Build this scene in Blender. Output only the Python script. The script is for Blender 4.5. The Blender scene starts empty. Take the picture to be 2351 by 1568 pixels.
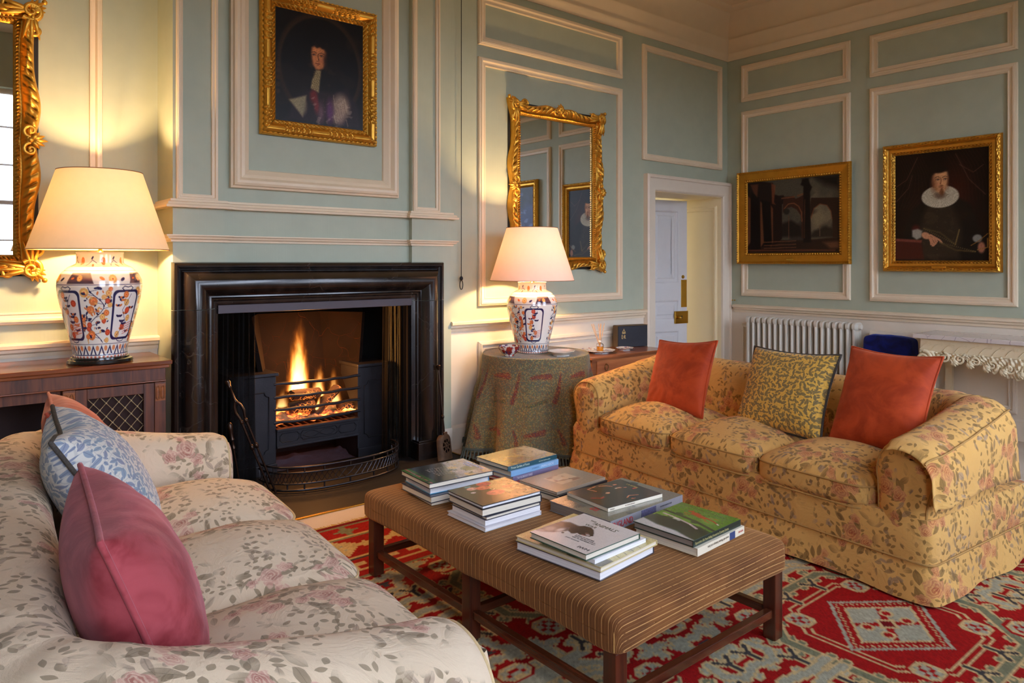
import bpy, bmesh, math, random
import numpy as np
from mathutils import Vector, Matrix
pi = math.pi
S = bpy.context.scene
COL = bpy.context.collection
random.seed(7)
RNG = np.random.default_rng(11)

# ------------------------------------------------------------------ camera
CX, FPX, YH, CAMZ = 1175.5, 1654.0, 602.0, 1.38
_a = math.atan2(1989.5, 1654.0)
FWD = (math.cos(_a), math.sin(_a)); RGT = (math.sin(_a), -math.cos(_a))
cd = bpy.data.cameras.new('camera'); cam = bpy.data.objects.new('camera', cd); COL.objects.link(cam)
cd.sensor_width = 36.0; cd.lens = 36.0 * FPX / 2351.0
cd.shift_x = 0.0; cd.shift_y = -(784.0 - YH) / 2351.0
cd.clip_start = 0.05
cam.location = (0, 0, CAMZ)
cam.rotation_euler = (pi / 2, 0, math.atan2(FWD[1], FWD[0]) - pi / 2)
S.camera = cam

def ray(x, y):
    u = (x - CX) / FPX; v = (YH - y) / FPX
    return FWD[0] + u * RGT[0], FWD[1] + u * RGT[1], v
def oZ(x, y, Z=0.0):
    d = ray(x, y); t = (Z - CAMZ) / d[2]; return d[0] * t, d[1] * t

# ------------------------------------------------------------------ world, view
S.view_settings.view_transform = 'Standard'; S.view_settings.look = 'None'
S.view_settings.gamma = 1.0; S.view_settings.use_curve_mapping = False
S.view_settings.exposure = 1.05
S.cycles.max_bounces = 10; S.cycles.diffuse_bounces = 5; S.cycles.glossy_bounces = 5
S.cycles.transmission_bounces = 6; S.cycles.sample_clamp_indirect = 6.0
S.cycles.volume_step_rate = 0.25
SKY_STRENGTH = 6.6
w = bpy.data.worlds.new('sky'); S.world = w; w.use_nodes = True
nt = w.node_tree; nt.nodes.clear()
out = nt.nodes.new('ShaderNodeOutputWorld'); bg = nt.nodes.new('ShaderNodeBackground')
tc = nt.nodes.new('ShaderNodeTexCoord'); sep = nt.nodes.new('ShaderNodeSeparateXYZ'); rmp = nt.nodes.new('ShaderNodeValToRGB')
mp = nt.nodes.new('ShaderNodeMapRange'); mp.inputs[1].default_value = -1; mp.inputs[2].default_value = 1
nt.links.new(tc.outputs['Generated'], sep.inputs[0]); nt.links.new(sep.outputs[2], mp.inputs[0]); nt.links.new(mp.outputs[0], rmp.inputs[0])
rmp.color_ramp.elements[0].position = 0.47; rmp.color_ramp.elements[0].color = (0.07, 0.07, 0.06, 1)
rmp.color_ramp.elements[1].position = 0.53; rmp.color_ramp.elements[1].color = (0.72, 0.81, 1.0, 1)
e = rmp.color_ramp.elements.new(1.0); e.color = (0.52, 0.68, 1.0, 1)
nt.links.new(rmp.outputs[0], bg.inputs[0]); bg.inputs[1].default_value = SKY_STRENGTH
nt.links.new(bg.outputs[0], out.inputs[0])

LAMP1_W, LAMP2_W, FIRE_W = 122.0, 82.0, 14.0

# room planes
YB, YC, YL, YR = 4.35, 4.39, 4.68, -0.90     # pilaster face, breast centre, left recess, window wall
YA = 4.38                                    # right recess wall
XR, XL = 6.59, -2.4
XB0, XB1 = 1.127, 3.035                      # chimney breast
ZC = 4.06

# ------------------------------------------------------------------ helpers
def lin(c):
    c = np.asarray(c, float); c = c / 255.0 if c.max() > 1.001 else c
    return np.where(c <= 0.04045, c / 12.92, ((c + 0.055) / 1.055) ** 2.4)
def L4(c): return tuple(lin(c)) + (1.0,)

class N:
    """tiny node tree builder"""
    def __init__(s, name):
        s.m = bpy.data.materials.new(name); s.m.use_nodes = True
        s.t = s.m.node_tree; s.t.nodes.clear()
        s.out = s.t.nodes.new('ShaderNodeOutputMaterial')
    def n(s, ty, **k):
        nd = s.t.nodes.new(ty)
        for a, b in k.items(): setattr(nd, a, b)
        return nd
    def l(s, a, b): s.t.links.new(a, b)
    def val(s, x, sock):
        if hasattr(x, 'is_output') or isinstance(x, bpy.types.NodeSocket): s.l(x, sock)
        else: sock.default_value = x
    def math(s, op, a, b=0.0, c=0.0, clamp=False):
        nd = s.n('ShaderNodeMath', operation=op, use_clamp=clamp)
        s.val(a, nd.inputs[0]); s.val(b, nd.inputs[1])
        if op in ('MULTIPLY_ADD', 'SMOOTH_MIN', 'SMOOTH_MAX', 'COMPARE'): s.val(c, nd.inputs[2])
        return nd.outputs[0]
    def vmath(s, op, a, b=(0, 0, 0), out=0):
        nd = s.n('ShaderNodeVectorMath', operation=op)
        s.val(a, nd.inputs[0])
        if op == 'SCALE': s.val(b, nd.inputs['Scale'])
        else: s.val(b, nd.inputs[1])
        return nd.outputs[out]
    def step(s, x, lo, hi):
        nd = s.n('ShaderNodeMapRange', interpolation_type='SMOOTHSTEP')
        s.val(x, nd.inputs[0]); s.val(lo, nd.inputs[1]); s.val(hi, nd.inputs[2])
        return nd.outputs[0]
    def mix(s, f, a, b, mode='MIX'):
        nd = s.n('ShaderNodeMix', data_type='RGBA', blend_type=mode)
        s.val(f, nd.inputs[0]); s.val(a, nd.inputs[6]); s.val(b, nd.inputs[7])
        return nd.outputs[2]
    def noise(s, vec, scale, detail=3, rough=0.5, dim='3D', out=0, dist=0.0):
        nd = s.n('ShaderNodeTexNoise', noise_dimensions=dim)
        s.l(vec, nd.inputs['Vector']); nd.inputs['Scale'].default_value = scale
        nd.inputs['Detail'].default_value = detail; nd.inputs['Roughness'].default_value = rough
        nd.inputs['Distortion'].default_value = dist
        return nd.outputs[out]
    def vor(s, vec, scale, feature='F1', rnd=1.0, dim='2D'):
        nd = s.n('ShaderNodeTexVoronoi', feature=feature, voronoi_dimensions=dim)
        s.l(vec, nd.inputs['Vector']); nd.inputs['Scale'].default_value = scale
        nd.inputs['Randomness'].default_value = rnd
        return nd
    def pos(s): return s.n('ShaderNodeNewGeometry').outputs['Position']
    def obj(s): return s.n('ShaderNodeTexCoord').outputs['Object']
    def uv(s): return s.n('ShaderNodeUVMap').outputs[0]
    def bump(s, h, strength=0.3, dist=0.01):
        nd = s.n('ShaderNodeBump'); s.l(h, nd.inputs['Height'])
        nd.inputs['Strength'].default_value = strength; nd.inputs['Distance'].default_value = dist
        return nd.outputs[0]
    def bsdf(s, color, rough=0.5, metal=0.0, spec=0.5, normal=None, sheen=0.0, coat=0.0, sheen_tint=None):
        b = s.n('ShaderNodeBsdfPrincipled')
        s.val(color, b.inputs['Base Color']); s.val(rough, b.inputs['Roughness']); s.val(metal, b.inputs['Metallic'])
        b.inputs['Specular IOR Level'].default_value = spec
        if sheen:
            b.inputs['Sheen Weight'].default_value = sheen
            if sheen_tint: b.inputs['Sheen Tint'].default_value = sheen_tint
        if coat: b.inputs['Coat Weight'].default_value = coat; b.inputs['Coat Roughness'].default_value = 0.08
        if normal is not None: s.l(normal, b.inputs['Normal'])
        s.l(b.outputs[0], s.out.inputs[0]); s.b = b
        return s.m

def plain(name, c, rough=0.5, metal=0.0, var=0.06, vs=6.0, bs=60.0, bst=0.1, spec=0.5, sheen=0.0, coat=0.0, sc=None):
    """one colour, gently mottled, with a fine bump"""
    k = N(name); p = k.obj()
    n1 = k.noise(p, vs, 4)
    a = lin(c)
    col = k.mix(n1, tuple(np.clip(a * (1 - var * 2), 0, 1)) + (1,), tuple(np.clip(a * (1 + var * 2), 0, 1)) + (1,))
    nb = k.bump(k.noise(p, bs, 3), bst, 0.003) if bst else None
    return k.bsdf(col, rough, metal, spec, nb, sheen, coat, sc)

def vcol(name, rough=0.5, spec=0.4, bs=0, bst=0.15, coat=0.0, sheen=0.0, canvas=False):
    """colours painted per vertex (the pattern of the thing itself)"""
    k = N(name); a = k.n('ShaderNodeVertexColor', layer_name='Col')
    nb = None
    if canvas:
        nb = k.bump(k.noise(k.obj(), 260, 2), 0.35, 0.0012)
    elif bs: nb = k.bump(k.noise(k.obj(), bs, 2), bst, 0.003)
    return k.bsdf(a.outputs[0], rough, 0.0, spec, nb, sheen, coat)

def wood(name, c1, c2, rough=0.3, scale=1.0, axis=0, coat=0.3):
    k = N(name); p = k.obj(); mpn = k.n('ShaderNodeMapping'); k.l(p, mpn.inputs[0])
    sc = [22 * scale] * 3; sc[axis] = 1.6 * scale; mpn.inputs['Scale'].default_value = sc
    n1 = k.noise(mpn.outputs[0], 1.5, 6, 0.6, dist=0.6)
    n2 = k.noise(p, 3.0, 2)
    f = k.step(k.math('ADD', k.math('MULTIPLY', n1, 0.75), k.math('MULTIPLY', n2, 0.25)), 0.3, 0.7)
    col = k.mix(f, L4(c1), L4(c2))
    return k.bsdf(col, rough, 0, 0.5, k.bump(n1, 0.06, 0.002), coat=coat)

# ---- mesh collector
class MB:
    def __init__(s): s.v = []; s.f = []; s.uv = []; s.col = None
    def add(s, V, F, UV=None):
        b = len(s.v); s.v.extend([tuple(map(float, q)) for q in V])
        s.f.extend([tuple(b + i for i in q) for q in F])
        if UV is None: UV = [(q[0], q[1]) for q in V]
        s.uv.extend(UV); return s
    def box(s, x0, x1, y0, y1, z0, z1):
        if x0 > x1: x0, x1 = x1, x0
        if y0 > y1: y0, y1 = y1, y0
        if z0 > z1: z0, z1 = z1, z0
        V = [(x0, y0, z0), (x1, y0, z0), (x1, y1, z0), (x0, y1, z0), (x0, y0, z1), (x1, y0, z1), (x1, y1, z1), (x0, y1, z1)]
        return s.add(V, [(0, 3, 2, 1), (4, 5, 6, 7), (0, 1, 5, 4), (1, 2, 6, 5), (2, 3, 7, 6), (3, 0, 4, 7)])
    def cbox(s, c, d, M=None):
        V = [(i * d[0] / 2, j * d[1] / 2, k * d[2] / 2) for k in (-1, 1) for j in (-1, 1) for i in (-1, 1)]
        V = [Vector(q) for q in V]
        if M is not None: V = [M @ q for q in V]
        V = [q + Vector(c) for q in V]
        return s.add(V, [(0, 2, 3, 1), (4, 5, 7, 6), (0, 1, 5, 4), (1, 3, 7, 5), (3, 2, 6, 7), (2, 0, 4, 6)])
    def grid(s, P, closed_u=False, closed_v=False, UV=None, flip=False):
        """P array (nu,nv,3)"""
        P = np.asarray(P, float); nu, nv = P.shape[:2]; F = []
        for i in range(nu if closed_u else nu - 1):
            i2 = (i + 1) % nu
            for j in range(nv if closed_v else nv - 1):
                j2 = (j + 1) % nv
                q = (i * nv + j, i2 * nv + j, i2 * nv + j2, i * nv + j2)
                F.append(q[::-1] if flip else q)
        uvl = None
        if UV is not None: uvl = [tuple(q) for q in np.asarray(UV, float).reshape(-1, 2)]
        return s.add(P.reshape(-1, 3), F, uvl)
    def tube(s, path, r, n=8, caps=True, closed=False):
        path = [Vector(p) for p in path]; m = len(path)
        rs = r if hasattr(r, '__len__') else [r] * m
        ref = Vector((0, 0, 1)); V = []; prev = None
        for i, p in enumerate(path):
            if closed: t = path[(i + 1) % m] - path[i - 1]
            else: t = path[min(i + 1, m - 1)] - path[max(i - 1, 0)]
            if t.length < 1e-9: t = Vector((0, 0, 1))
            t.normalize()
            if prev is None:
                a = ref if abs(t.dot(ref)) < 0.95 else Vector((1, 0, 0))
                u = t.cross(a).normalized()
            else:
                u = (prev - t * prev.dot(t))
                u = u.normalized() if u.length > 1e-6 else t.cross(Vector((1, 0, 0.01))).normalized()
            prev = u; w_ = t.cross(u)
            for k in range(n):
                an = 2 * pi * k / n
                V.append(p + (u * math.cos(an) + w_ * math.sin(an)) * rs[i])
        F = []
        for i in range(m if closed else m - 1):
            i2 = (i + 1) % m
            for k in range(n):
                k2 = (k + 1) % n
                F.append((i * n + k, i * n + k2, i2 * n + k2, i2 * n + k))
        if caps and not closed:
            F.append(tuple(range(n))[::-1]); F.append(tuple((m - 1) * n + k for k in range(n)))
        return s.add(V, F)
    def lathe(s, prof, c=(0, 0, 0), n=32, axis='z'):
        P = []
        for r, z in prof:
            row = []
            for k in range(n):
                a = 2 * pi * k / n
                q = (r * math.cos(a), r * math.sin(a), z)
                if axis == 'y': q = (q[0], q[2], q[1])
                if axis == 'x': q = (q[2], q[0], q[1])
                row.append((c[0] + q[0], c[1] + q[1], c[2] + q[2]))
            P.append(row)
        return s.grid(np.array(P), closed_v=True, flip=(axis != 'y'))
    def ball(s, c, r, n=10, sc=(1, 1, 1)):
        prof = [(max(1e-4, math.sin(pi * i / n)) , -math.cos(pi * i / n)) for i in range(n + 1)]
        P = [[(c[0] + r * sc[0] * a * math.cos(2 * pi * k / (n + 4)), c[1] + r * sc[1] * a * math.sin(2 * pi * k / (n + 4)), c[2] + r * sc[2] * b) for k in range(n + 4)] for a, b in prof]
        return s.grid(np.array(P), closed_v=True, flip=True)
    def xform(s, M):
        s.v = [tuple(M @ Vector(q)) for q in s.v]; return s
    def build(s, name, mat, parent=None, smooth=None, bevel=0.0, loc=None, rot=None, col=None, seg=2, sub=0, thick=0.0):
        me = bpy.data.meshes.new(name)
        V = np.array(s.v, dtype=np.float32)
        me.from_pydata([tuple(q) for q in V.tolist()], [], s.f)
        uvl = me.uv_layers.new(name='UVMap')
        li = np.empty(len(me.loops), dtype=np.int32); me.loops.foreach_get('vertex_index', li)
        uvl.data.foreach_set('uv', np.array(s.uv, dtype=np.float32)[li].ravel())
        if col is not None:
            ca = me.color_attributes.new('Col', 'FLOAT_COLOR', 'POINT')
            c = np.ones((len(V), 4), np.float32); c[:, :3] = lin(np.clip(col, 0, 1)); ca.data.foreach_set('color', c.ravel())
        me.materials.append(mat)
        if smooth is not None:
            me.polygons.foreach_set('use_smooth', [True] * len(me.polygons))
            if smooth < 179: me.set_sharp_from_angle(angle=math.radians(smooth))
        me.update()
        o = bpy.data.objects.new(name, me); COL.objects.link(o)
        if parent is not None: o.parent = parent
        if loc is not None: o.location = loc
        if rot is not None: o.rotation_euler = rot
        if bevel:
            b = o.modifiers.new('bevel', 'BEVEL'); b.width = bevel; b.segments = seg; b.limit_method = 'ANGLE'; b.angle_limit = math.radians(40)
        if sub:
            b = o.modifiers.new('sub', 'SUBSURF'); b.levels = sub; b.render_levels = sub
        if thick:
            b = o.modifiers.new('solid', 'SOLIDIFY'); b.thickness = thick
        return o

def thing(name, label, cat, loc=(0, 0, 0), rotz=0.0, group=None):
    o = bpy.data.objects.new(name, None); COL.objects.link(o)
    o.location = loc; o.rotation_euler = (0, 0, rotz); o.empty_display_size = 0.05
    return tag(o, label, cat, group)
def tag(o, label, cat, group=None):
    o['label'] = label; o['category'] = cat
    if group: o['group'] = group
    return o
def struct(o): o['kind'] = 'structure'; return o

def vnoise(P, sc, seed=0, octv=3):
    """smooth pseudo noise on points (n,3) -> (-1..1)"""
    r = np.random.default_rng(seed); P = np.asarray(P, float) * sc; o = np.zeros(P.shape[:-1]); a = 1.0; tot = 0
    for k in range(octv):
        for j in range(4):
            d = r.normal(size=3); d /= np.linalg.norm(d); ph = r.uniform(0, 6.28)
            o += a * np.sin(P @ (d * (1.0 + 0.35 * j)) * (2.0 ** k) + ph + 1.3 * np.sin(P @ r.normal(size=3) * 0.6 * (2.0 ** k)))
            tot += a
        a *= 0.5
    return o / tot * 1.6

# ---- 2D painter: sRGB 0..255 canvas, u to the right 0..1, v up 0..1
class Canvas:
    def __init__(s, w, h, c, aspect=None):
        s.w, s.h = w, h; s.a = np.ones((h, w, 3)) * np.asarray(c, float)
        u = (np.arange(w) + 0.5) / w; v = (np.arange(h) + 0.5) / h
        s.U, s.V = np.meshgrid(u, v); s.asp = aspect if aspect else w / h
    def put(s, m, c, al=1.0):
        m = np.clip(m * al, 0, 1)[..., None]; s.a = s.a * (1 - m) + np.asarray(c, float) * m
    def ell(s, x, y, rx, ry, c, soft=0.15, al=1.0, rot=0.0):
        dx = s.U - x; dy = (s.V - y)
        if rot:
            A = s.asp; ex = dx * A; ey = dy; cc, ss = math.cos(rot), math.sin(rot)
            dx = (ex * cc + ey * ss) / A; dy = -ex * ss + ey * cc
        d = np.sqrt((dx / rx) ** 2 + (dy / ry) ** 2)
        s.put(1 - np.clip((d - 1 + soft) / (soft + 1e-6), 0, 1), c, al); return s
    def poly(s, pts, c, al=1.0, soft=0.004):
        n = len(pts); ins = np.zeros(s.U.shape, bool); dmin = np.full(s.U.shape, 9.0)
        for i in range(n):
            x0, y0 = pts[i]; x1, y1 = pts[(i + 1) % n]
            cond = (y0 > s.V) != (y1 > s.V)
            with np.errstate(divide='ignore', invalid='ignore'):
                xi = (x1 - x0) * (s.V - y0) / ((y1 - y0) if y1 != y0 else 1e-9) + x0
            ins ^= cond & (s.U < xi)
            dmin = np.minimum(dmin, s._sd(x0, y0, x1, y1))
        sd = np.where(ins, -dmin, dmin)
        s.put(np.clip(0.5 - sd / (2 * soft), 0, 1), c, al); return s
    def _sd(s, x0, y0, x1, y1):
        A = s.asp; px, py = (s.U - x0) * A, s.V - y0; dx, dy = (x1 - x0) * A, y1 - y0
        t = np.clip((px * dx + py * dy) / (dx * dx + dy * dy + 1e-12), 0, 1)
        return np.hypot(px - t * dx, py - t * dy)
    def line(s, pts, c, wd=0.006, al=1.0):
        d = np.full(s.U.shape, 9.0)
        for a, b in zip(pts[:-1], pts[1:]): d = np.minimum(d, s._sd(a[0], a[1], b[0], b[1]))
        s.put(np.clip((wd / 2 - d) / (0.002) + 0.5, 0, 1), c, al); return s
    def speck(s, amt, seed=1, sc=None):
        r = np.random.default_rng(seed); s.a = s.a * (1 + amt * r.normal(size=s.a.shape[:2])[..., None]); return s
    def blob(s, sc, c, thr=0.3, seed=2, al=1.0, region=None, soft=0.2):
        P = np.stack([s.U * s.asp, s.V, np.zeros_like(s.U)], -1)
        n = vnoise(P, sc, seed); m = np.clip((n - thr) / soft, 0, 1)
        if region is not None: m = m * region
        s.put(m, c, al); return s
    def sample(s, u, v):
        y = np.clip(v * s.h - .5, 0, s.h - 1.001); x = (u * s.w - .5) % s.w; i = y.astype(int); j = x.astype(int) % s.w; j2 = (j + 1) % s.w
        fy = (y - i)[:, None]; fx = (x - np.floor(x))[:, None]
        return ((s.a[i, j] * (1 - fx) + s.a[i, j2] * fx) * (1 - fy) + (s.a[i + 1, j] * (1 - fx) + s.a[i + 1, j2] * fx) * fy) / 255.0

def art_plane(cv, P00, du, dv):
    """grid whose vertices carry the canvas; returns MB, colours"""
    nu, nv = cv.w, cv.h
    P00, du, dv = map(np.array, (P00, du, dv))
    uu = np.linspace(0, 1, nu); vv = np.linspace(0, 1, nv)
    P = P00 + uu[:, None, None] * du + vv[None, :, None] * dv
    mb = MB().grid(P, UV=np.stack(np.meshgrid(uu, vv, indexing='ij'), -1))
    c = np.transpose(cv.a, (1, 0, 2)).reshape(-1, 3) / 255.0
    return mb, c

def text_mesh(txt, size, name, mat, parent, M, ext=0.0004, align='LEFT', sx=1.0):
    cu = bpy.data.curves.new(name, 'FONT'); cu.body = txt; cu.size = size; cu.extrude = ext; cu.align_x = align; cu.resolution_u = 2
    to = bpy.data.objects.new(name, cu); COL.objects.link(to)
    dg = bpy.context.evaluated_depsgraph_get(); dg.update()
    me = bpy.data.meshes.new_from_object(to.evaluated_get(dg)); bpy.data.objects.remove(to)
    me.name = name; me.materials.clear(); me.materials.append(mat)
    o = bpy.data.objects.new(name, me); COL.objects.link(o)
    if parent is not None: o.parent = parent
    o.matrix_local = M @ Matrix.Diagonal((sx, 1, 1, 1))
    return o
def frame3(o, x, y):
    """matrix with origin o, local x and y axes"""
    x = Vector(x).normalized(); y = Vector(y).normalized(); z = x.cross(y).normalized(); y = z.cross(x)
    m = Matrix.Identity(4)
    for i in range(3): m[i][0] = x[i]; m[i][1] = y[i]; m[i][2] = z[i]; m[i][3] = o[i]
    return m
# ------------------------------------------------------------------ materials
def paint(name, c, mott=0.04, rough=0.55):
    k = N(name); p = k.pos()
    n1 = k.noise(p, 1.6, 4, 0.6); n2 = k.noise(p, 9.0, 3)
    mpn = k.n('ShaderNodeMapping'); k.l(p, mpn.inputs[0]); mpn.inputs['Scale'].default_value = (90, 90, 3)
    n3 = k.noise(mpn.outputs[0], 1.0, 2)
    f = k.math('ADD', k.math('MULTIPLY', n1, 0.6), k.math('MULTIPLY', n2, 0.4))
    a = lin(c)
    col = k.mix(k.step(f, 0.3, 0.7), tuple(np.clip(a * (1 - mott), 0, 1)) + (1,), tuple(np.clip(a * (1 + mott), 0, 1)) + (1,))
    h = k.math('ADD', k.math('MULTIPLY', n2, 0.5), n3)
    return k.bsdf(col, rough, 0, 0.4, k.bump(h, 0.12, 0.003))
M_WALL = paint('duck_egg_paint', (172, 178, 157), 0.05)
M_CREAM = paint('cream_gloss_paint', (228, 208, 178), 0.03, 0.4)
M_DADO = paint('ivory_paint', (226, 212, 192), 0.03, 0.45)
M_CEIL = paint('ceiling_paint', (212, 196, 168), 0.03, 0.7)
M_DOOR = paint('door_paint', (214, 212, 212), 0.02, 0.4)
M_HALL = paint('hall_paint', (240, 222, 180), 0.02, 0.5)

def stone_black():
    k = N('black_marble'); p = k.obj()
    n1 = k.noise(p, 5, 5, 0.6); v = k.vor(p, 3.0, 'DISTANCE_TO_EDGE', dim='3D')
    pd = k.vmath('ADD', p, k.vmath('SCALE', k.noise(p, 4, 3, out=1), 0.35))
    v2 = k.vor(pd, 1.3, 'DISTANCE_TO_EDGE', dim='3D')
    vein = k.math('SUBTRACT', 1.0, k.step(v2.outputs['Distance'], 0.0, 0.006))
    sm = k.n('ShaderNodeMapping'); k.l(p, sm.inputs[0]); sm.inputs['Scale'].default_value = (14, 14, 1.6)
    st = k.noise(sm.outputs[0], 1, 3)
    base = k.mix(k.step(st, 0.35, 0.75), L4((16, 12, 11)), L4((44, 33, 27)))
    spk = k.step(k.noise(p, 170, 1), 0.74, 0.8)
    base = k.mix(k.math('MULTIPLY', spk, 0.35), base, L4((150, 130, 115)))
    col = k.mix(k.math('MULTIPLY', vein, 0.07), base, L4((150, 140, 130)))
    return k.bsdf(col, k.math('ADD', 0.16, k.math('MULTIPLY', n1, 0.14)), 0, 0.7, k.bump(n1, 0.05, 0.003))
M_MARBLE = stone_black()
M_SLAB = plain('hearth_slate', (30, 25, 22), 0.62, var=0.25, vs=4, bs=25, bst=0.12, spec=.25)
M_BRASS = plain('brass', (196, 152, 62), 0.25, 1.0, bs=0)
M_OLDBR = plain('aged_brass', (120, 92, 48), 0.4, 1.0, var=0.2, vs=30)
M_IRON = plain('cast_iron', (44, 42, 46), 0.5, 0.6, var=0.18, vs=12, bs=90, bst=0.15)
M_STEEL = plain('blackened_steel', (66, 62, 64), 0.32, 0.9, var=0.15, vs=20, bs=0)
M_TOOL = plain('steel_tool', (62, 48, 40), 0.3, 0.9, var=0.2, vs=30, bs=0)
M_SOOT = plain('sooty_brick', (11, 8, 7), 0.95, var=0.4, vs=7, bs=30, bst=0.5)
M_FBRICK = plain('fire_brick', (96, 46, 26), 0.9, var=0.35, vs=9, bs=40, bst=0.5)
M_MAHOG = wood('mahogany', (46, 18, 10), (88, 38, 20), 0.28, 1.0, 2)
M_MAHOGX = wood('mahogany_rail', (48, 20, 10), (98, 48, 26), 0.26, 1.0, 0)
M_ROSE = wood('rosewood_top', (96, 44, 20), (150, 80, 42), 0.2, 0.8, 0, 0.4)
M_ROSEV = wood('rosewood_front', (60, 24, 8), (116, 56, 22), 0.5, 1.0, 2, 0.08)
M_DARKIN = plain('dark_interior', (46, 26, 22), 0.8, bs=0)
M_WALNUT = wood('walnut', (112, 60, 32), (164, 98, 56), 0.28, 0.9, 0, 0.4)
M_BLACKW = plain('black_lacquer', (20, 17, 15), 0.2, bs=0, coat=0.4)
M_PAPER = plain('paper_pages', (226, 212, 186), 0.8, var=0.03, vs=40, bs=0)
M_MATTBLACK = plain('matt_black', (16, 15, 16), 0.7, bs=0)

def pages(name, c):
    k = N(name); p = k.obj(); mpn = k.n('ShaderNodeMapping'); k.l(p, mpn.inputs[0]); mpn.inputs['Scale'].default_value = (1.5, 1.5, 900)
    n1 = k.noise(mpn.outputs[0], 1, 2)
    a = lin(c)
    return k.bsdf(k.mix(k.step(n1, 0.3, 0.7), tuple(a * 0.72) + (1,), tuple(np.clip(a * 1.05, 0, 1)) + (1,)), 0.75, 0, 0.3)
M_PG = pages('book_pages', (228, 214, 190)); M_PG2 = pages('book_pages_white', (236, 230, 226)); M_PG3 = pages('book_pages_grey', (150, 134, 120))

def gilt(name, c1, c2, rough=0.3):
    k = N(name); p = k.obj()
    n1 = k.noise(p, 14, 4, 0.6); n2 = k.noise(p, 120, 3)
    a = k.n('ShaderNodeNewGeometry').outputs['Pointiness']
    convex = k.step(k.math('ADD', a, k.math('MULTIPLY', n1, 0.08)), 0.44, 0.58)  # brown in the hollows, brighter gold on convex parts
    col = k.mix(convex, L4(c1), L4(c2))
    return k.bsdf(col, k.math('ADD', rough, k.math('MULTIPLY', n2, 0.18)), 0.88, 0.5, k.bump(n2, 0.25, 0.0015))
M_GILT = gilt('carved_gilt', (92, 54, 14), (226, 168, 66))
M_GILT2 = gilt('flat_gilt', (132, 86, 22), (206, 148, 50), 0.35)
M_MIRROR = N('mirror_glass').bsdf((0.86, 0.88, 0.88, 1), 0.015, 1.0)

def carpet():
    k = N('beige_carpet'); p = k.pos()
    n1 = k.noise(p, 320, 2); n2 = k.noise(p, 3, 3)
    f = k.math('ADD', k.math('MULTIPLY', n1, 0.7), k.math('MULTIPLY', n2, 0.3))
    return k.bsdf(k.mix(k.step(f, 0.3, 0.7), L4((176, 148, 116)), L4((214, 188, 156))), 0.95, 0, 0.1, k.bump(n1, 0.6, 0.004), sheen=0.3)
M_CARPET = carpet()

# ------------------------------------------------------------------ room shell
def mapA(Y): return lambda a, b, d: (a, Y - d, b)          # walls facing the camera (-Y)
def mapR(X): return lambda a, b, d: (X - d, a, b)          # right wall
def rect_frame(mb, fn, a0, a1, b0, b1, prof):
    """mitred moulding round a rectangle; prof = (inset, projection)"""
    P = []
    for t, d in prof:
        P.append([fn(a0 + t, b0 + t, d), fn(a1 - t, b0 + t, d), fn(a1 - t, b1 - t, d), fn(a0 + t, b1 - t, d)])
    return mb.grid(np.array(P), closed_v=True)
def rail(mb, pts, prof, z0):
    """moulding along a plan path; prof=(outward, height); outward = left of travel"""
    pts = [Vector((p[0], p[1])) for p in pts]; n = len(pts); P = []
    dirs = [(pts[i + 1] - pts[i]).normalized() for i in range(n - 1)]
    for i in range(n):
        d0 = dirs[max(i - 1, 0)]; d1 = dirs[min(i, n - 2)]
        n0 = Vector((d0.y, -d0.x)); n1 = Vector((d1.y, -d1.x)); m = (n0 + n1)
        m = m / max(m.dot(n0), 0.2) if m.length > 1e-6 else n0
        P.append([(pts[i].x + m.x * o, pts[i].y + m.y * o, z0 + h) for o, h in prof])
    mb.grid(np.array(P), closed_v=True, flip=True)
    nv = len(prof)
    b = len(mb.v) - n * nv
    mb.f.append(tuple(b + j for j in range(nv))); mb.f.append(tuple(b + (n - 1) * nv + j for j in range(nv))[::-1])
    return mb
PANEL = lambda w, d: [(0, -0.004), (0, d * .55), (w * .08, d * .75), (w * .2, d * .8), (w * .24, d * .98), (w * .42, d), (w * .52, d * .78), (w * .56, d * .6), (w * .8, d * .5), (w * .86, d * .62), (w * .96, d * .6), (w, d * .3), (w, -0.004)]

# floor
struct(MB().box(XL - .2, XR + .3, YR - .2, YL + .3, -0.1, 0).build('floor', M_CARPET))
# back wall in pieces round the door and the hearth opening (upper paint / dado)
OX0, OX1, OZ1 = 5.383, 6.477, 2.05
m = MB()
m.box(XB1 - .3, OX0 - .021, YA, YA + .25, .90, ZC + .1); m.box(OX1 + .021, XR + .25, YA, YA + .25, .90, ZC + .1); m.box(OX0 - .021, OX1 + .021, YA, YA + .25, OZ1 + .021, ZC + .1)
struct(m.build('wall_back', M_WALL))
m = MB().box(XB1 - .3, OX0 - .021, YA - .001, YA + .25, 0, .90).box(OX1 + .021, XR + .25, YA - .001, YA + .25, 0, .90)
rect_frame(m, mapA(YA), 3.30, 4.925, .20, .775, PANEL(.06, .03))
struct(m.build('wall_dado_back', M_DADO))
struct(MB().box(XL - .2, XB0 + .2, YL, YL + .2, .90, ZC + .1).build('wall_recess', M_WALL))
struct(MB().box(XL - .2, XB0 + .2, YL - .001, YL + .2, 0, .90).build('wall_dado_recess', M_DADO))
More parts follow.
